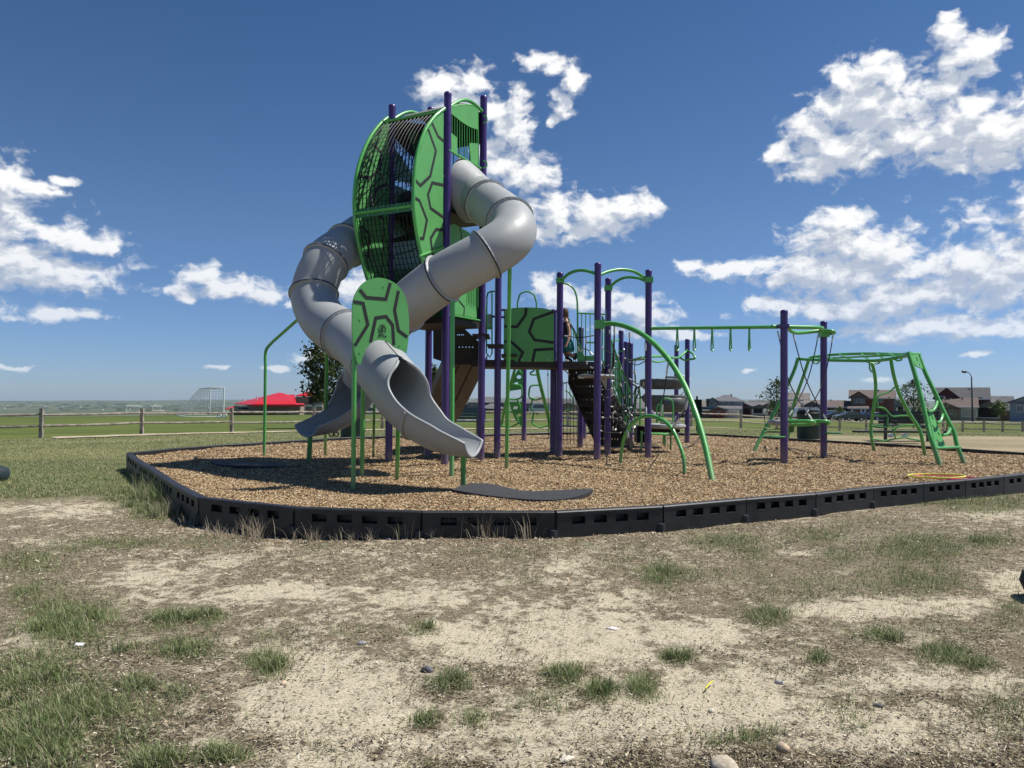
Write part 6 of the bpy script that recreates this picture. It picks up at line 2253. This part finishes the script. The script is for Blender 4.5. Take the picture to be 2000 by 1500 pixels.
def tree(u, D, h, crown_r, base, nleaf, ls, cols, label, cat='tree', seed=1, bare=0, shape=1.0, group=None, trunk_r=.05, gaps=.5):
    p = W(u, 778, D)
    z = gz(p.x, p.y)
    rr = random.Random(seed)
    root = thing('young_tree', (p.x, p.y, z), label, cat, group)
    m = MB()
    o = V((p.x, p.y, z))
    m.tube([o, o + V((.01, 0, h * .4)), o + V((-.02, 0, h * .7)), o + V((0, 0, h * .97))], [trunk_r, trunk_r * .8, trunk_r * .5, trunk_r * .15], 8)
    tips = []
    nb = 26
    for i in range(nb):
        f = base + (1 - base) * (i + .5) / nb
        a = i * 2.4 + rr.uniform(-.4, .4)
        t = (f - base) / (1 - base)
        L = crown_r * (math.sin(math.pi * min(1, t * .8 + .22)) ** .7) * rr.uniform(.65, 1.08) * shape
        s = o + V((0, 0, h * f * .93))
        e = s + V((math.cos(a) * L, math.sin(a) * L, L * .35 + .04 * h))
        mid = s.lerp(e, .5) + V((0, 0, .03 * h))
        m.tube([s, mid, e], [trunk_r * .30, trunk_r * .2, trunk_r * .08], 5)
        for k in range(5):
            g = .35 + .65 * k / 4
            tips.append((s.lerp(e, g) if k else mid, L * .22 + .03 * h))
    tips.append((o + V((0, 0, h)), .05 * h))
    for i in range(bare):
        a = rr.uniform(0, 6.28)
        s = o + V((0, 0, h * rr.uniform(.6, .9)))
        e = s + V((math.cos(a) * .25 * h, math.sin(a) * .2, .32 * h * rr.uniform(.6, 1)))
        m.tube([s, s.lerp(e, .5) + V((.03, 0, 0)), e], [trunk_r * .25, trunk_r * .12, .004], 4)
    put('trunk', m, BARK, root)
    n = nleaf
    idx = NR.integers(0, len(tips), n)
    drop = NR.uniform(0, 1, len(tips)) < gaps * .4
    C_t = np.array([tuple(t[0]) for t in tips])[idx]
    S_t = np.array([t[1] for t in tips])[idx]
    pos = C_t + NR.normal(0, 1, (n, 3)) * (S_t * .55)[:, None]
    k = ~drop[idx]
    pos = pos[k]
    n = len(pos)
    cc = palette(n, cols, [3, 3, 2, 1])
    lo = flakes('crown', pos[:, 0], pos[:, 1], pos[:, 2], NR.uniform(.7, 1.2, n) * ls, NR.uniform(.5, .8, n) * ls, NR.uniform(0, 6.28, n), NR.normal(-.3, .6, n), NR.normal(0, .8, n), cc, LEAFM)
    adopt(lo, root)
    return root


DKG = [(0.050, 0.078, 0.026), (0.078, 0.11, 0.038), (0.11, 0.145, 0.052), (0.16, 0.19, 0.08)]
MG = [(0.07, 0.11, 0.035), (0.10, 0.14, 0.05), (0.13, 0.17, 0.06), (0.17, 0.19, 0.09)]
tree(634, 32, 4.25, 1.05, .22, 6500, .12, DKG, 'leafy dark green young tree behind the left slide', seed=3, trunk_r=.06, gaps=.6)
tree(848, 34, 2.75, .50, .12, 3200, .09, DKG, 'narrow dark green young tree seen between the tower posts', seed=5, shape=.8, gaps=.1)
tree(1517, 52, 3.55, 1.05, .25, 1500, .13, DKG, 'half bare young tree with dead top twigs behind the cross-roped post', seed=8, bare=9, gaps=1.1)
tree(1784, 62, 4.1, 1.5, .22, 2300, .14, DKG, 'broad young tree with dark leaves behind the leaning ladder', seed=11, gaps=1.0, bare=3)
tree(1952, 135, 3.6, 1.4, .3, 500, .35, MG, 'small bright green street tree in front of the open garage', seed=13, gaps=.3)
tree(1722, 140, 2.6, .9, .2, 260, .35, MG, 'little green shrub-like tree between the brown and the blue houses', seed=14, gaps=.2)
tree(1640, 140, 2.4, 1.2, .15, 300, .35, MG, 'round bright shrub in front of the long grey roof', seed=15, gaps=.1)
tree(1846, 140, 4.4, 1.7, .2, 60, .3, [(.5, .45, .38)] * 4, 'bare pale tree in front of the low brown roofed house', seed=16, bare=8)
tree(1503, 62, 2.1, .35, .3, 90, .14, [(.6, .58, .5)] * 4, 'thin flowering sapling left of the half bare tree', seed=17, bare=4)


# ------------------------------------------------------------------ houses
WALLS = {
    'bluegrey': (0.20, 0.25, 0.28), 'tan': (0.30, 0.26, 0.20), 'red': (0.16, 0.035, 0.03), 'brick': (0.22, 0.085, 0.06), 'brown': (0.16, 0.11, 0.08),
    'olive': (0.20, 0.20, 0.13), 'dkgrey': (0.11, 0.12, 0.13), 'cream': (0.42, 0.38, 0.28), 'maroon': (0.11, 0.03, 0.035), 'ltgrey': (0.40, 0.42, 0.43)}
ROOFS = {'grey': (0.115, 0.115, 0.12), 'brown': (0.115, 0.085, 0.075), 'tanr': (0.15, 0.13, 0.12), 'dark': (0.07, 0.07, 0.075)}


def wallm(k): return mat('siding_' + k, WALLS[k], .8, .06, .6, bump=.15, bscale=3)
def roofm(k): return mat('shingles_' + k, ROOFS[k], .9, .14, 1.2, bump=.3, bscale=6)


TRIM = mat('white_trim', (.6, .6, .58), .6)
GLASS = mat('window_glass', (.10, .13, .16), .15, .1, 1)
GARD = mat('garage_door_panel', (.45, .43, .38), .6, .03, 1)


WG = W


def house(label, D, blocks, windows=(), garages=(), dark=(), posts=(), name='house', group='houses along the street beyond the field'):
    """blocks: (u0, u1, v_eave, v_peak, style, wall, roof, dy, depth)"""
    us = [b[0] for b in blocks] + [b[1] for b in blocks]
    cx = (min(us) + max(us)) / 2
    p = WG(cx, 778, D)
    zg = gz(p.x, p.y)
    root = thing(name, (p.x, p.y, zg), label, 'house', group, rz=-math.atan2(p.x, p.y))
    fw = V((p.x, p.y, 0)).normalized()
    rg = V((fw.y, -fw.x, 0))

    def W(u, v, Y):        # local point seen at (u, v) on the plane Y - D behind the house front
        q_ = onplane(u, v, V((p.x, p.y, 0)) + fw * (Y - D), fw) - V((p.x, p.y, 0))
        return V((q_.dot(rg), Y - D, q_.z - zg))

    def put(nm, mb, m_, par, smooth=False):
        o = bpy.data.objects.new(nm, mesh_from(nm, mb.v, mb.f, m_, smooth))
        C.objects.link(o)
        o.parent = par
        return o
    for (u0, u1, ve, vp, style, wl, rf, dy, dep) in blocks:
        Y = D + dy
        x0, x1 = W(u0, 778, Y).x, W(u1, 778, Y).x
        ze, zp = W((u0 + u1) / 2, ve, Y).z, W((u0 + u1) / 2, vp, Y).z
        zb_ = -1.0
        Y -= D
        m = MB(); m.box(((x0 + x1) / 2, Y + dep / 2, (zb_ + ze) / 2), (x1 - x0, dep, ze - zb_))
        wo = put('wall', m, wallm(wl), root, smooth=False)
        e = .45
        m = MB()
        A0, A1, B0, B1 = V((x0 - e, Y - e, ze)), V((x1 + e, Y - e, ze)), V((x0 - e, Y + dep + e, ze)), V((x1 + e, Y + dep + e, ze))
        t = V((0, 0, -.18))
        if style == 'side':      # ridge runs across the view, slope faces us
            r0, r1 = V((x0 - e, Y + dep / 2, zp)), V((x1 + e, Y + dep / 2, zp))
            m.add([A0, A1, r1, r0, B1, B0, A0 + t, A1 + t, B1 + t, B0 + t], [(0, 1, 2, 3), (3, 2, 4, 5), (0, 6, 7, 1), (5, 4, 8, 9), (6, 9, 8, 7), (0, 3, 5, 9, 6), (1, 7, 8, 4, 2)])
            g_ = None
        elif style == 'front':   # gable faces us
            xm = (x0 + x1) / 2
            r0, r1 = V((xm, Y - e, zp)), V((xm, Y + dep + e, zp))
            m.add([A0, r0, r1, B0, A0 + t, r0 + t, r1 + t, B0 + t], [(0, 3, 2, 1), (4, 5, 6, 7), (0, 1, 5, 4), (3, 7, 6, 2), (0, 4, 7, 3)])
            m.add([A1, r0, r1, B1, A1 + t, r0 + t, r1 + t, B1 + t], [(0, 1, 2, 3), (4, 7, 6, 5), (0, 4, 5, 1), (3, 2, 6, 7), (0, 3, 7, 4)])
            g = MB(); g.prism([V((x0, Y, ze)), V((x1, Y, ze)), V((xm, Y, zp - .15))], V((0, .2, 0)))
            put('gable', g, wallm(wl), root, smooth=False)
        else:                    # hip
            w = (x1 - x0)
            k = min(.42, dep / 2 / max(w, .1) * .95)
            r0, r1 = V((x0 + w * k, Y + dep / 2, zp)), V((x1 - w * k, Y + dep / 2, zp))
            m.add([A0, A1, B1, B0, r0, r1, A0 + t, A1 + t, B1 + t, B0 + t], [(0, 1, 5, 4), (1, 2, 5), (2, 3, 4, 5), (3, 0, 4), (0, 6, 7, 1), (1, 7, 8, 2), (2, 8, 9, 3), (3, 9, 6, 0), (6, 9, 8, 7)])
        rt_ = put('roof', m, roofm(rf), root, smooth=False)
        m = MB(); m.box(((x0 + x1) / 2, Y - e - .03, ze - .09), (x1 - x0 + 2 * e, .05, .2)); put('fascia', m, TRIM if style != 'front' else roofm(rf), rt_, smooth=False)
        if style == 'front':
            pass
        if x1 - x0 > 6:
            m = MB(); m.lathe((x0 + (x1 - x0) * .65, Y + dep * .4, ze + (zp - ze) * .6), [(.12, 0), (.12, .7)], 8); put('roof_vent', m, STEEL, rt_)
    for (u, v, w, h, dy) in windows:
        Y = D + dy - .06
        c = W(u, v, Y)
        ww, hh = w / F * Y, h / F * Y
        m = MB(); m.box(c, (ww, .1, hh)); wo = put('window', m, TRIM, root, smooth=False)
        m = MB()
        for s in (-1, 1):
            m.box(c + V((s * ww * .235, -.06, 0)), (ww * .40, .04, hh * .84))
        put('pane', m, GLASS, wo, smooth=False)
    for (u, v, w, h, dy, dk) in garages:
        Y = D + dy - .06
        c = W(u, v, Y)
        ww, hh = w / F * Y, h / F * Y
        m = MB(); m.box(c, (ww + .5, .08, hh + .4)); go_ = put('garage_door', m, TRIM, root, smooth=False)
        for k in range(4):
            m = MB(); m.box(c + V((0, -.06, -hh * .375 + hh * .25 * k)), (ww, .05, hh * .24)); put('door_or_shade_panel', m, DARKIN if dk else GARD, go_, smooth=False)  # with dk, near-black panels paint the shade of an open garage
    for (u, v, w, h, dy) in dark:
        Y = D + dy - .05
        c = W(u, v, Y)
        m = MB(); m.box(c, (w / F * Y, .08, h / F * Y)); put('porch_shade_panel', m, DARKIN, root, smooth=False)  # flat dark panel painted for the shade under the porch
    for (u, v0, v1, dy) in posts:
        Y = D + dy
        m = MB(); a, b = W(u, v0, Y), W(u, v1, Y); m.box((a + b) / 2, (.28, .28, abs(a.z - b.z))); put('porch_post', m, TRIM, root, smooth=False)
    return root


# right edge
house('large blue grey gabled house with a white framed window at the right edge', 118, [(1972, 2090, 786, 764, 'front', 'bluegrey', 'grey', 0, 11)], windows=[(1992, 798, 11, 14, 0), (2020, 798, 12, 14, 0)])
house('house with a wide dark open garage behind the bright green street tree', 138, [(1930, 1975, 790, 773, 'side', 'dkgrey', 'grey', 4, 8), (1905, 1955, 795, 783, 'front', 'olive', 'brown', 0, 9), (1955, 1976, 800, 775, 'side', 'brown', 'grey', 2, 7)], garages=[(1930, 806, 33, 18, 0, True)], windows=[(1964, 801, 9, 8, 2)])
house('tall maroon house with a low brown roofed wing behind the street lamp', 140, [(1828, 1930, 779, 756, 'side', 'maroon', 'dark', 6, 9), (1826, 1872, 778, 757, 'front', 'maroon', 'dark', 4, 8), (1832, 1906, 794, 776, 'side', 'brown', 'brown', 0, 8), (1826, 1870, 797, 786, 'front', 'olive', 'brown', -2, 7), (1870, 1907, 795, 789, 'side', 'cream', 'brown', -1, 6)], windows=[(1841, 778, 10, 9, 4), (1833, 804, 6, 9, -2), (1858, 804, 6, 9, -2), (1915, 778, 6, 5, 6)], garages=[(1893, 806, 22, 13, -1, False)])
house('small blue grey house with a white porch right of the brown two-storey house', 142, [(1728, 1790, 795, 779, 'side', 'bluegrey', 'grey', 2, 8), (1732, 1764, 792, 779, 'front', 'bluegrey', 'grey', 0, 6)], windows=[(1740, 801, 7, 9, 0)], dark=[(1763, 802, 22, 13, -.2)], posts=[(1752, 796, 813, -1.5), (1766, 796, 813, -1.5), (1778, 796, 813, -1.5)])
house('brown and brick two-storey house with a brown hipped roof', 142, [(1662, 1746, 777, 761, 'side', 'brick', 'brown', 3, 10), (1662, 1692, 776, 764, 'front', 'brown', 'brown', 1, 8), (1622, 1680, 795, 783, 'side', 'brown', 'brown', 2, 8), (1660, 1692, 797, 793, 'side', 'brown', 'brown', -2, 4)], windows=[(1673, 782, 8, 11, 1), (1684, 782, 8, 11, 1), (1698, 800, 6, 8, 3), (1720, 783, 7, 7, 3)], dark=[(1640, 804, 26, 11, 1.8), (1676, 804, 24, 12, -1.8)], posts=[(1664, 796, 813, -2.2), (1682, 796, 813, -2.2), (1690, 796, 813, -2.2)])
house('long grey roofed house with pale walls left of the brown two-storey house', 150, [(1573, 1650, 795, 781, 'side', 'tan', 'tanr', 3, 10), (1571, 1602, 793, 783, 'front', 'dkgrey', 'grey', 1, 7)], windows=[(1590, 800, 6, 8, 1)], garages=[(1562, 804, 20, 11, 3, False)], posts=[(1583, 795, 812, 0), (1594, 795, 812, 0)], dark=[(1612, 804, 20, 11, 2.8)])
house('tall tan house with a wide brown roof behind the crossing ropes', 158, [(1530, 1578, 780, 767, 'side', 'tan', 'tanr', 6, 9), (1530, 1580, 795, 783, 'side', 'tan', 'tanr', 0, 8)], windows=[(1567, 785, 8, 5, 6), (1545, 785, 8, 5, 6)], garages=[(1548, 804, 26, 10, 0, False)])
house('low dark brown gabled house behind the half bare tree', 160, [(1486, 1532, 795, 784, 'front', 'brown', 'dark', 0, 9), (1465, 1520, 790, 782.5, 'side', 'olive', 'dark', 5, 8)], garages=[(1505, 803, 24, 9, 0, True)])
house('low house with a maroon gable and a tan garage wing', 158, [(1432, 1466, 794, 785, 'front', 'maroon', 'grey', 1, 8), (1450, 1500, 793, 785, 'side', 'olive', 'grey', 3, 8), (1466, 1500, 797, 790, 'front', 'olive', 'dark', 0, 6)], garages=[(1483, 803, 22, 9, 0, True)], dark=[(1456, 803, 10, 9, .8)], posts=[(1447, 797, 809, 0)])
house('blue grey two-storey house with white trim and a red garage gable', 155, [(1388, 1451, 783, 771, 'hip', 'ltgrey', 'grey', 3, 10), (1382, 1401, 784, 776, 'front', 'bluegrey', 'grey', 1, 6), (1400, 1445, 797, 791, 'side', 'cream', 'grey', 0, 6), (1389, 1417, 801, 794, 'front', 'red', 'grey', -1, 5), (1376, 1392, 801, 797, 'side', 'brown', 'dark', -.5, 4)], windows=[(1391, 788, 9, 9, 1), (1404, 804, 5, 4, -1), (1425, 786, 20, 4, 2.9)], garages=[(1428, 805, 24, 6, 0, False)])
house('dark grey roofed house between the big green arch and the blue grey house', 165, [(1340, 1392, 794, 784, 'side', 'tan', 'tanr', 3, 9), (1318, 1362, 798, 789, 'side', 'dkgrey', 'grey', 0, 7)], windows=[(1352, 803, 8, 5, 3)])
house('pale house with tan roof seen through the rope net', 175, [(1255, 1330, 795, 779, 'hip', 'ltgrey', 'tanr', 2, 10), (1240, 1285, 797, 787, 'side', 'tan', 'grey', 0, 7)], windows=[(1300, 801, 8, 5, 2), (1268, 801, 8, 5, 0)])
house('grey house seen through the net behind the stair', 185, [(1178, 1252, 793, 781, 'hip', 'brown', 'grey', 2, 10)], windows=[(1200, 799, 7, 6, 2), (1225, 799, 7, 6, 2)])
house('low dark roofed house right of the ladder climber', 195, [(1095, 1172, 793, 780, 'side', 'dkgrey', 'dark', 2, 10), (1090, 1130, 796, 786, 'front', 'tan', 'grey', 0, 7)], windows=[(1110, 801, 8, 6, 0), (1150, 799, 7, 6, 2)])
house('brick fronted house with grey brown roof behind the ladder climber', 205, [(1020, 1086, 787, 774.5, 'hip', 'brown', 'tanr', 2, 11), (1030, 1082, 797, 793, 'side', 'brick', 'tanr', 0, 5)], windows=[(1034, 789.5, 6, 4, 1.9), (1050, 789.5, 7, 4, 1.9), (1066, 789.5, 6, 4, 1.9), (1077, 789.5, 5, 4, 1.9)])
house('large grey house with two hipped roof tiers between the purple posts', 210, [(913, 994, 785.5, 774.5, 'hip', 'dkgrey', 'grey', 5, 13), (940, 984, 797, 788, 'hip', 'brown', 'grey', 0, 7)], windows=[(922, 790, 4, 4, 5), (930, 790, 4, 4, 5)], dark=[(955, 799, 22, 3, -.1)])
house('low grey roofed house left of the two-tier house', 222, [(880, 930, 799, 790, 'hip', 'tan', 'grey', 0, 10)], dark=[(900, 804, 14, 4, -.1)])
house('grey gabled hut seen below the front slide', 205, [(716, 730, 799, 795, 'front', 'ltgrey', 'grey', 0, 8), (712, 800, 803, 797, 'side', 'tan', 'grey', 4, 8)], windows=[(723, 803, 8, 2, 0)])

# school with red standing-seam roof
D = 190.0
SCH = thing('school_building', (W(545, 778, D).x, D, gz(W(545, 778, D).x, D)), 'low tan building with a bright red ribbed metal roof and a smaller red roofed tower', 'school')
REDR = mat('red_metal_roof', (0.56, 0.020, 0.032), .45, .03, 1)
SAND_ = mat('tan_masonry', (0.30, 0.24, 0.19), .85, .08, 1, bump=.2, bscale=4)
def z8(x, y): return (420 + x / 9.09, 750 + y / 9.09)
def S(x, y, dy=0): return W(*z8(x, y), D + dy)


def ribbed(name, poly, m_, n, parent, drop=.25):
    """roof face with raised seams"""
    m = MB(); nn = (poly[1] - poly[0]).cross(poly[2] - poly[0]).normalized()
    if nn.z < 0: nn = -nn
    m.prism(poly, nn * .2)
    o = put(name, m, m_, parent, smooth=False)
    return o, nn


def seams(o, eaveA, eaveB, apex, n, m_, nn, top=None):
    top = top or (apex, apex)
    for k in range(1, n):
        f = k / n
        e = eaveA.lerp(eaveB, f)
        # seams run straight up the slope until they meet the hip line
        d = ((top[0] + top[1]) / 2 - (eaveA + eaveB) / 2)
        L = min(1, f / max(1e-3, (top[0] - eaveA).dot(eaveB - eaveA) / (eaveB - eaveA).length_squared), (1 - f) / max(1e-3, (eaveB - top[1]).dot(eaveB - eaveA) / (eaveB - eaveA).length_squared))
        perp = d - (eaveB - eaveA) * (d.dot(eaveB - eaveA) / (eaveB - eaveA).length_squared)
        m = MB(); m.beam(e + nn * .14, e + perp * L * .98 + nn * .14, .10, .16, up=nn); put('roof_seam', m, m_, o, smooth=False)


zge = gz(W(545, 778, D).x, D)
apex = S(1130, 160, 16)
ap2 = S(1180, 162, 16)
eA, eB = S(640, 372, 0), S(1582, 372, 0)
eB1 = S(1445, 350, 0)
o, nn = ribbed('roof', [eA, S(1445, 372, 0), S(1412, 232, 11), ap2, apex], REDR, 0, SCH)
seams(o, eA, S(1445, 372, 0), apex, 42, REDR, nn, (apex, S(1400, 232, 14)))
o2, nn2 = ribbed('roof', [S(340, 355, 22), eA, apex], REDR, 0, SCH)
o3, _ = ribbed('roof', [S(1440, 372, 0), S(1585, 372, 2), S(1575, 350, 4), S(1445, 345, 3)], REDR, 0, SCH)
m = MB(); m.beam(eA + V((0, -.1, -.15)), S(1582, 376, 0) + V((0, -.1, -.1)), .3, .5); put('fascia', m, REDR, SCH, smooth=False)
m = MB(); m.prism([S(1412, 232, 11.2), S(1510, 262, 11.2), S(1578, 352, 11.2), S(1445, 355, 11.2)], V((0, .3, 0))); put('roof_shadow_side', m, REDR, SCH, smooth=False)
a, b = S(410, 380, 6), S(1560, 380, 6)
m = MB(); m.box(((a.x + b.x) / 2, D + 12, (zge - 1 + a.z) / 2), (b.x - a.x, 18, a.z - zge + 1)); put('wall', m, SAND_, SCH, smooth=False)
for k in range(4):
    c = S(440 + 47 * k, 432, 2.8)
    m = MB(); m.box(c, (.75, .1, .75)); w_ = put('window', m, TRIM, SCH, smooth=False)
    m = MB(); m.box(c - V((0, .06, 0)), (.6, .06, .6)); put('pane', m, DARKIN, w_, smooth=False)
for k in range(9):
    c = S(270 + 80 * k, 520, 2.5) if k < 6 else S(780 + 230 * (k - 6), 530, 2.5)
    m = MB(); m.box(c, (1.2, .1, .55)); put('window', m, DARKIN, SCH, smooth=False)
o4, nn4 = ribbed('low_roof', [S(170, 445, 10), S(300, 452, 6), S(400, 445, 4), S(385, 392, 10), S(330, 400, 12)], REDR, 0, SCH)
for (x, y, w, h) in ((1115, 270, .35, .8), (742, 270, .2, .6), (1255, 252, .2, .3), (515, 290, .25, .3)):
    c = S(x, y, 5 + (372 - y) * .06)
    m = MB(); m.lathe(c, [(w, -.2), (w, h), (w * 1.2, h + .05)], 10); put('roof_vent', m, WHITE, SCH)
# tower
t0, t1 = S(1425, 212, 8), S(1840, 220, 8)
tp = S(1690, 135, 14)
o5, nn5 = ribbed('tower_roof', [t0, t1, S(1720, 135, 14), tp], REDR, 0, SCH)
seams(o5, t0, t1, tp, 18, REDR, nn5, (tp, S(1720, 135, 14)))
m = MB(); m.box(((t0.x + t1.x) / 2 + .2, D + 14, (zge + t0.z) / 2 - .2), (7.2, 9, t0.z - zge)); put('tower_wall', m, SAND_, SCH, smooth=False)
m = MB(); m.beam(S(1580, 385, 3), S(1900, 385, 3), .3, .5); put('canopy_edge', m, TRIM, SCH, smooth=False)
c = S(1705, 300, 9.2); m = MB(); m.box(c, (1.3, .1, 1.6)); put('window', m, DARKIN, SCH, smooth=False)

# ------------------------------------------------------------------ vehicles
def car(u, D, col, label, kind='suv', face=1):
    p = W(u, 778, D)
    z = gz(p.x, p.y) + .05
    root = thing('parked_car', (p.x, p.y, z), label, 'car', 'vehicles parked along the street')
    L, H, Wd = (4.7, 1.65, 1.85) if kind == 'suv' else ((5.2, 2.2, 2.0) if kind == 'van' else (4.5, 1.42, 1.8))
    CM = mat('car_paint_%s' % label.split()[0], col, .25, .02, 1, coat=.6)
    if kind == 'suv':
        pr = [(-.5, .28), (-.5, .60), (-.47, .66), (-.30, .70), (-.20, 1.0), (.40, 1.0), (.48, .68), (.5, .55), (.5, .28)]
    elif kind == 'van':
        pr = [(-.5, .22), (-.5, .45), (-.42, .52), (-.33, .95), (-.27, 1.0), (.48, 1.0), (.5, .9), (.5, .22)]
    else:
        pr = [(-.5, .30), (-.5, .55), (-.46, .62), (-.26, .68), (-.12, 1.0), (.20, 1.0), (.36, .72), (.49, .68), (.5, .30)]
    o = V((p.x, p.y, z))
    def q(x, h, y): return o + V((x * L * face, y, h * H))
    m = MB(); m.prism([q(x, h, 0) for x, h in pr], V((0, Wd, 0))); bo = put('body', m, CM, root, smooth=False)
    gl = [(x * .96, h) for x, h in pr if h > .64]
    gl = [(-.24, .72), (-.175, .95), (.37, .95), (.43, .72)] if kind == 'suv' else ([(-.36, .58), (-.30, .92), (.1, .92), (.1, .58)] if kind == 'van' else [(-.23, .70), (-.11, .94), (.19, .94), (.31, .72)])
    for s in (-1, 1):
        m = MB(); m.prism([q(x, h, s * (Wd / 2 + .005)) for x, h in gl], V((0, .02, 0))); put('side_window', m, GLASS, bo, smooth=False)
    for x in (-.31, .31):
        for s in (-1, 1):
            m = MB(); m.lathe(q(x, .20, s * (Wd / 2 - .08)), [(.32, -.1), (.33, -.08), (.33, .08), (.32, .1)], 16, V((0, 1, 0))); wo = put('wheel', m, BLACK, root)
            m = MB(); m.lathe(q(x, .20, s * (Wd / 2 + .03)), [(.2, -.02), (.2, .02)], 12, V((0, 1, 0))); put('rim', m, METAL, wo)
    for s in (-1, 1):
        m = MB(); m.box(q(-.497, .5, s * .65), (.08, .3, .14)); put('headlight', m, WHITE, root, smooth=False)
        m = MB(); m.box(q(.497, .52, s * .7), (.08, .2, .2)); put('tail_light', m, mat('red_lens', (.4, .01, .01), .2), root, smooth=False)


car(1606, 128, (.55, .56, .57), 'silver sport utility car parked left of a post of the platform', 'suv')
car(1637, 122, (.015, .016, .018), 'black low car parked beside the silver one', 'sedan', -1)
car(1659, 112, (.06, .065, .07), 'grey sedan with a bright windscreen parked at the fence', 'sedan')
car(1693, 132, (.02, .03, .12), 'blue car parked in front of the brown two-storey house', 'sedan')
car(1713, 134, (.6, .6, .6), 'white car parked right of the blue one', 'sedan')
car(1571, 140, (.65, .65, .65), 'white van parked in front of the tan house', 'van')
car(1766, 84, (.012, .012, .013), 'black car roof showing behind the long dark bench', 'sedan')
car(1058, 150, (.6, .61, .62), 'white delivery van seen through the ladder climber', 'van')
car(1035, 152, (.02, .022, .025), 'black car seen left of the white delivery van', 'suv')
car(1162, 170, (.5, .5, .5), 'grey car seen between the net posts', 'sedan')

# ------------------------------------------------------------------ street lamp
D = 120.0
b = W(1899.5, 828, D); p = V((b.x, D, gz(b.x, D)))
LS = thing('street_lamp', tuple(p), 'tall dark street lamp with a curved arm in front of the maroon house', 'street lamp')
m = MB(); m.tube([p, W(1898.5, 780, D), W(1897.5, 736, D)], [.16, .12, .09], 10); put('lamp_pole', m, STEEL, LS)
m = MB(); m.tube(sp3([W(1897.5, 736, D), W(1894, 730, D), W(1889, 726.5, D), W(1885, 726, D)], 4), .06, 8); put('lamp_arm', m, STEEL, LS)
m = MB(); m.lathe(W(1883.5, 726.3, D), [(.05, -.45), (.20, -.3), (.22, 0), (.14, .35), (.05, .45)], 10, V((1, 0, -.1))); put('lamp_head', m, STEEL, LS)
# short signs along the street
for u, v0, v1, D, lab in ((1882, 806, 815, 118, 'small dark sign by the lamp in front of the low brown house'),):
    pass

# ------------------------------------------------------------------ the valley beyond
def far_specks():
    rr = random.Random(4)
    m = MB()
    for i in range(330):
        u = rr.uniform(-60, 1000)
        v = rr.choice([rr.gauss(798, 2.5), rr.gauss(795, 4), rr.gauss(788, 3)])
        # walk out until the ground is met
        d = ray(u, v)
        r = None
        t = 1500
        while t < 13000:
            x, y, z = d.x * t, d.y * t, EYE + d.z * t
            if z < gz(x, y): r = t; break
            t *= 1.02
        if not r: continue
        w = rr.uniform(15, 60); h = rr.uniform(4, 10)
        c = V((d.x * r, d.y * r, gz(d.x * r, d.y * r) + h * .3))
        n = 7
        vs = [c + V((0, 0, h))]
        for ring, zz_ in ((.7, .7), (1.0, .1)):
            for k in range(n):
                a = 2 * math.pi * k / n
                q = rr.uniform(.75, 1.2)
                vs.append(c + V((math.cos(a) * w * ring * q, math.sin(a) * w * .5 * ring * q, h * zz_)))
        fs = [(0, 1 + k, 1 + (k + 1) % n) for k in range(n)] + [(1 + k, 1 + n + k, 1 + n + (k + 1) % n, 1 + (k + 1) % n) for k in range(n)]
        m.add(vs, fs)
    o = put('distant_trees', m, mat('distant_foliage', (.045, .065, .035), .9, .2, .02), None, smooth=False)
    tag(o, 'dark bands of far-off trees across the valley floor', 'trees', kind='stuff')
    m = MB()
    for i in range(95):
        u = rr.uniform(-40, 900)
        v = rr.choice([rr.gauss(797, 2), rr.gauss(792, 3), rr.gauss(787, 1.5)])
        d = ray(u, v); t = 1500; r = None
        while t < 12000:
            if EYE + d.z * t < gz(d.x * t, d.y * t): r = t; break
            t *= 1.02
        if not r: continue
        w = rr.uniform(8, 26); h = rr.uniform(4, 8)
        m.box((d.x * r, d.y * r, gz(d.x * r, d.y * r) + h / 2), (w, 10, h))
    o = put('distant_farmsteads', m, mat('distant_white_wall', (.75, .74, .70), .8), None, smooth=False)
    tag(o, 'tiny white farm buildings scattered over the far valley', 'buildings', kind='stuff')


far_specks()

# ------------------------------------------------------------------ air
hz = MB()
hz.box((0, 5200, -70), (34000, 34000, 190))
HZ = put('haze', hz, None)
hm = bpy.data.materials.new('haze')
hm.use_nodes = True
nt = hm.node_tree
for n in list(nt.nodes): nt.nodes.remove(n)
q = NT(nt)
pv = q.n('ShaderNodeVolumePrincipled', {'Color': (0.72, 0.86, 1.0, 1), 'Density': 0.00003, 'Anisotropy': 0.2})
om = q.n('ShaderNodeOutputMaterial')
nt.links.new(pv.outputs[0], om.inputs['Volume'])
HZ.data.materials.append(hm)
tag(HZ, kind='stuff')
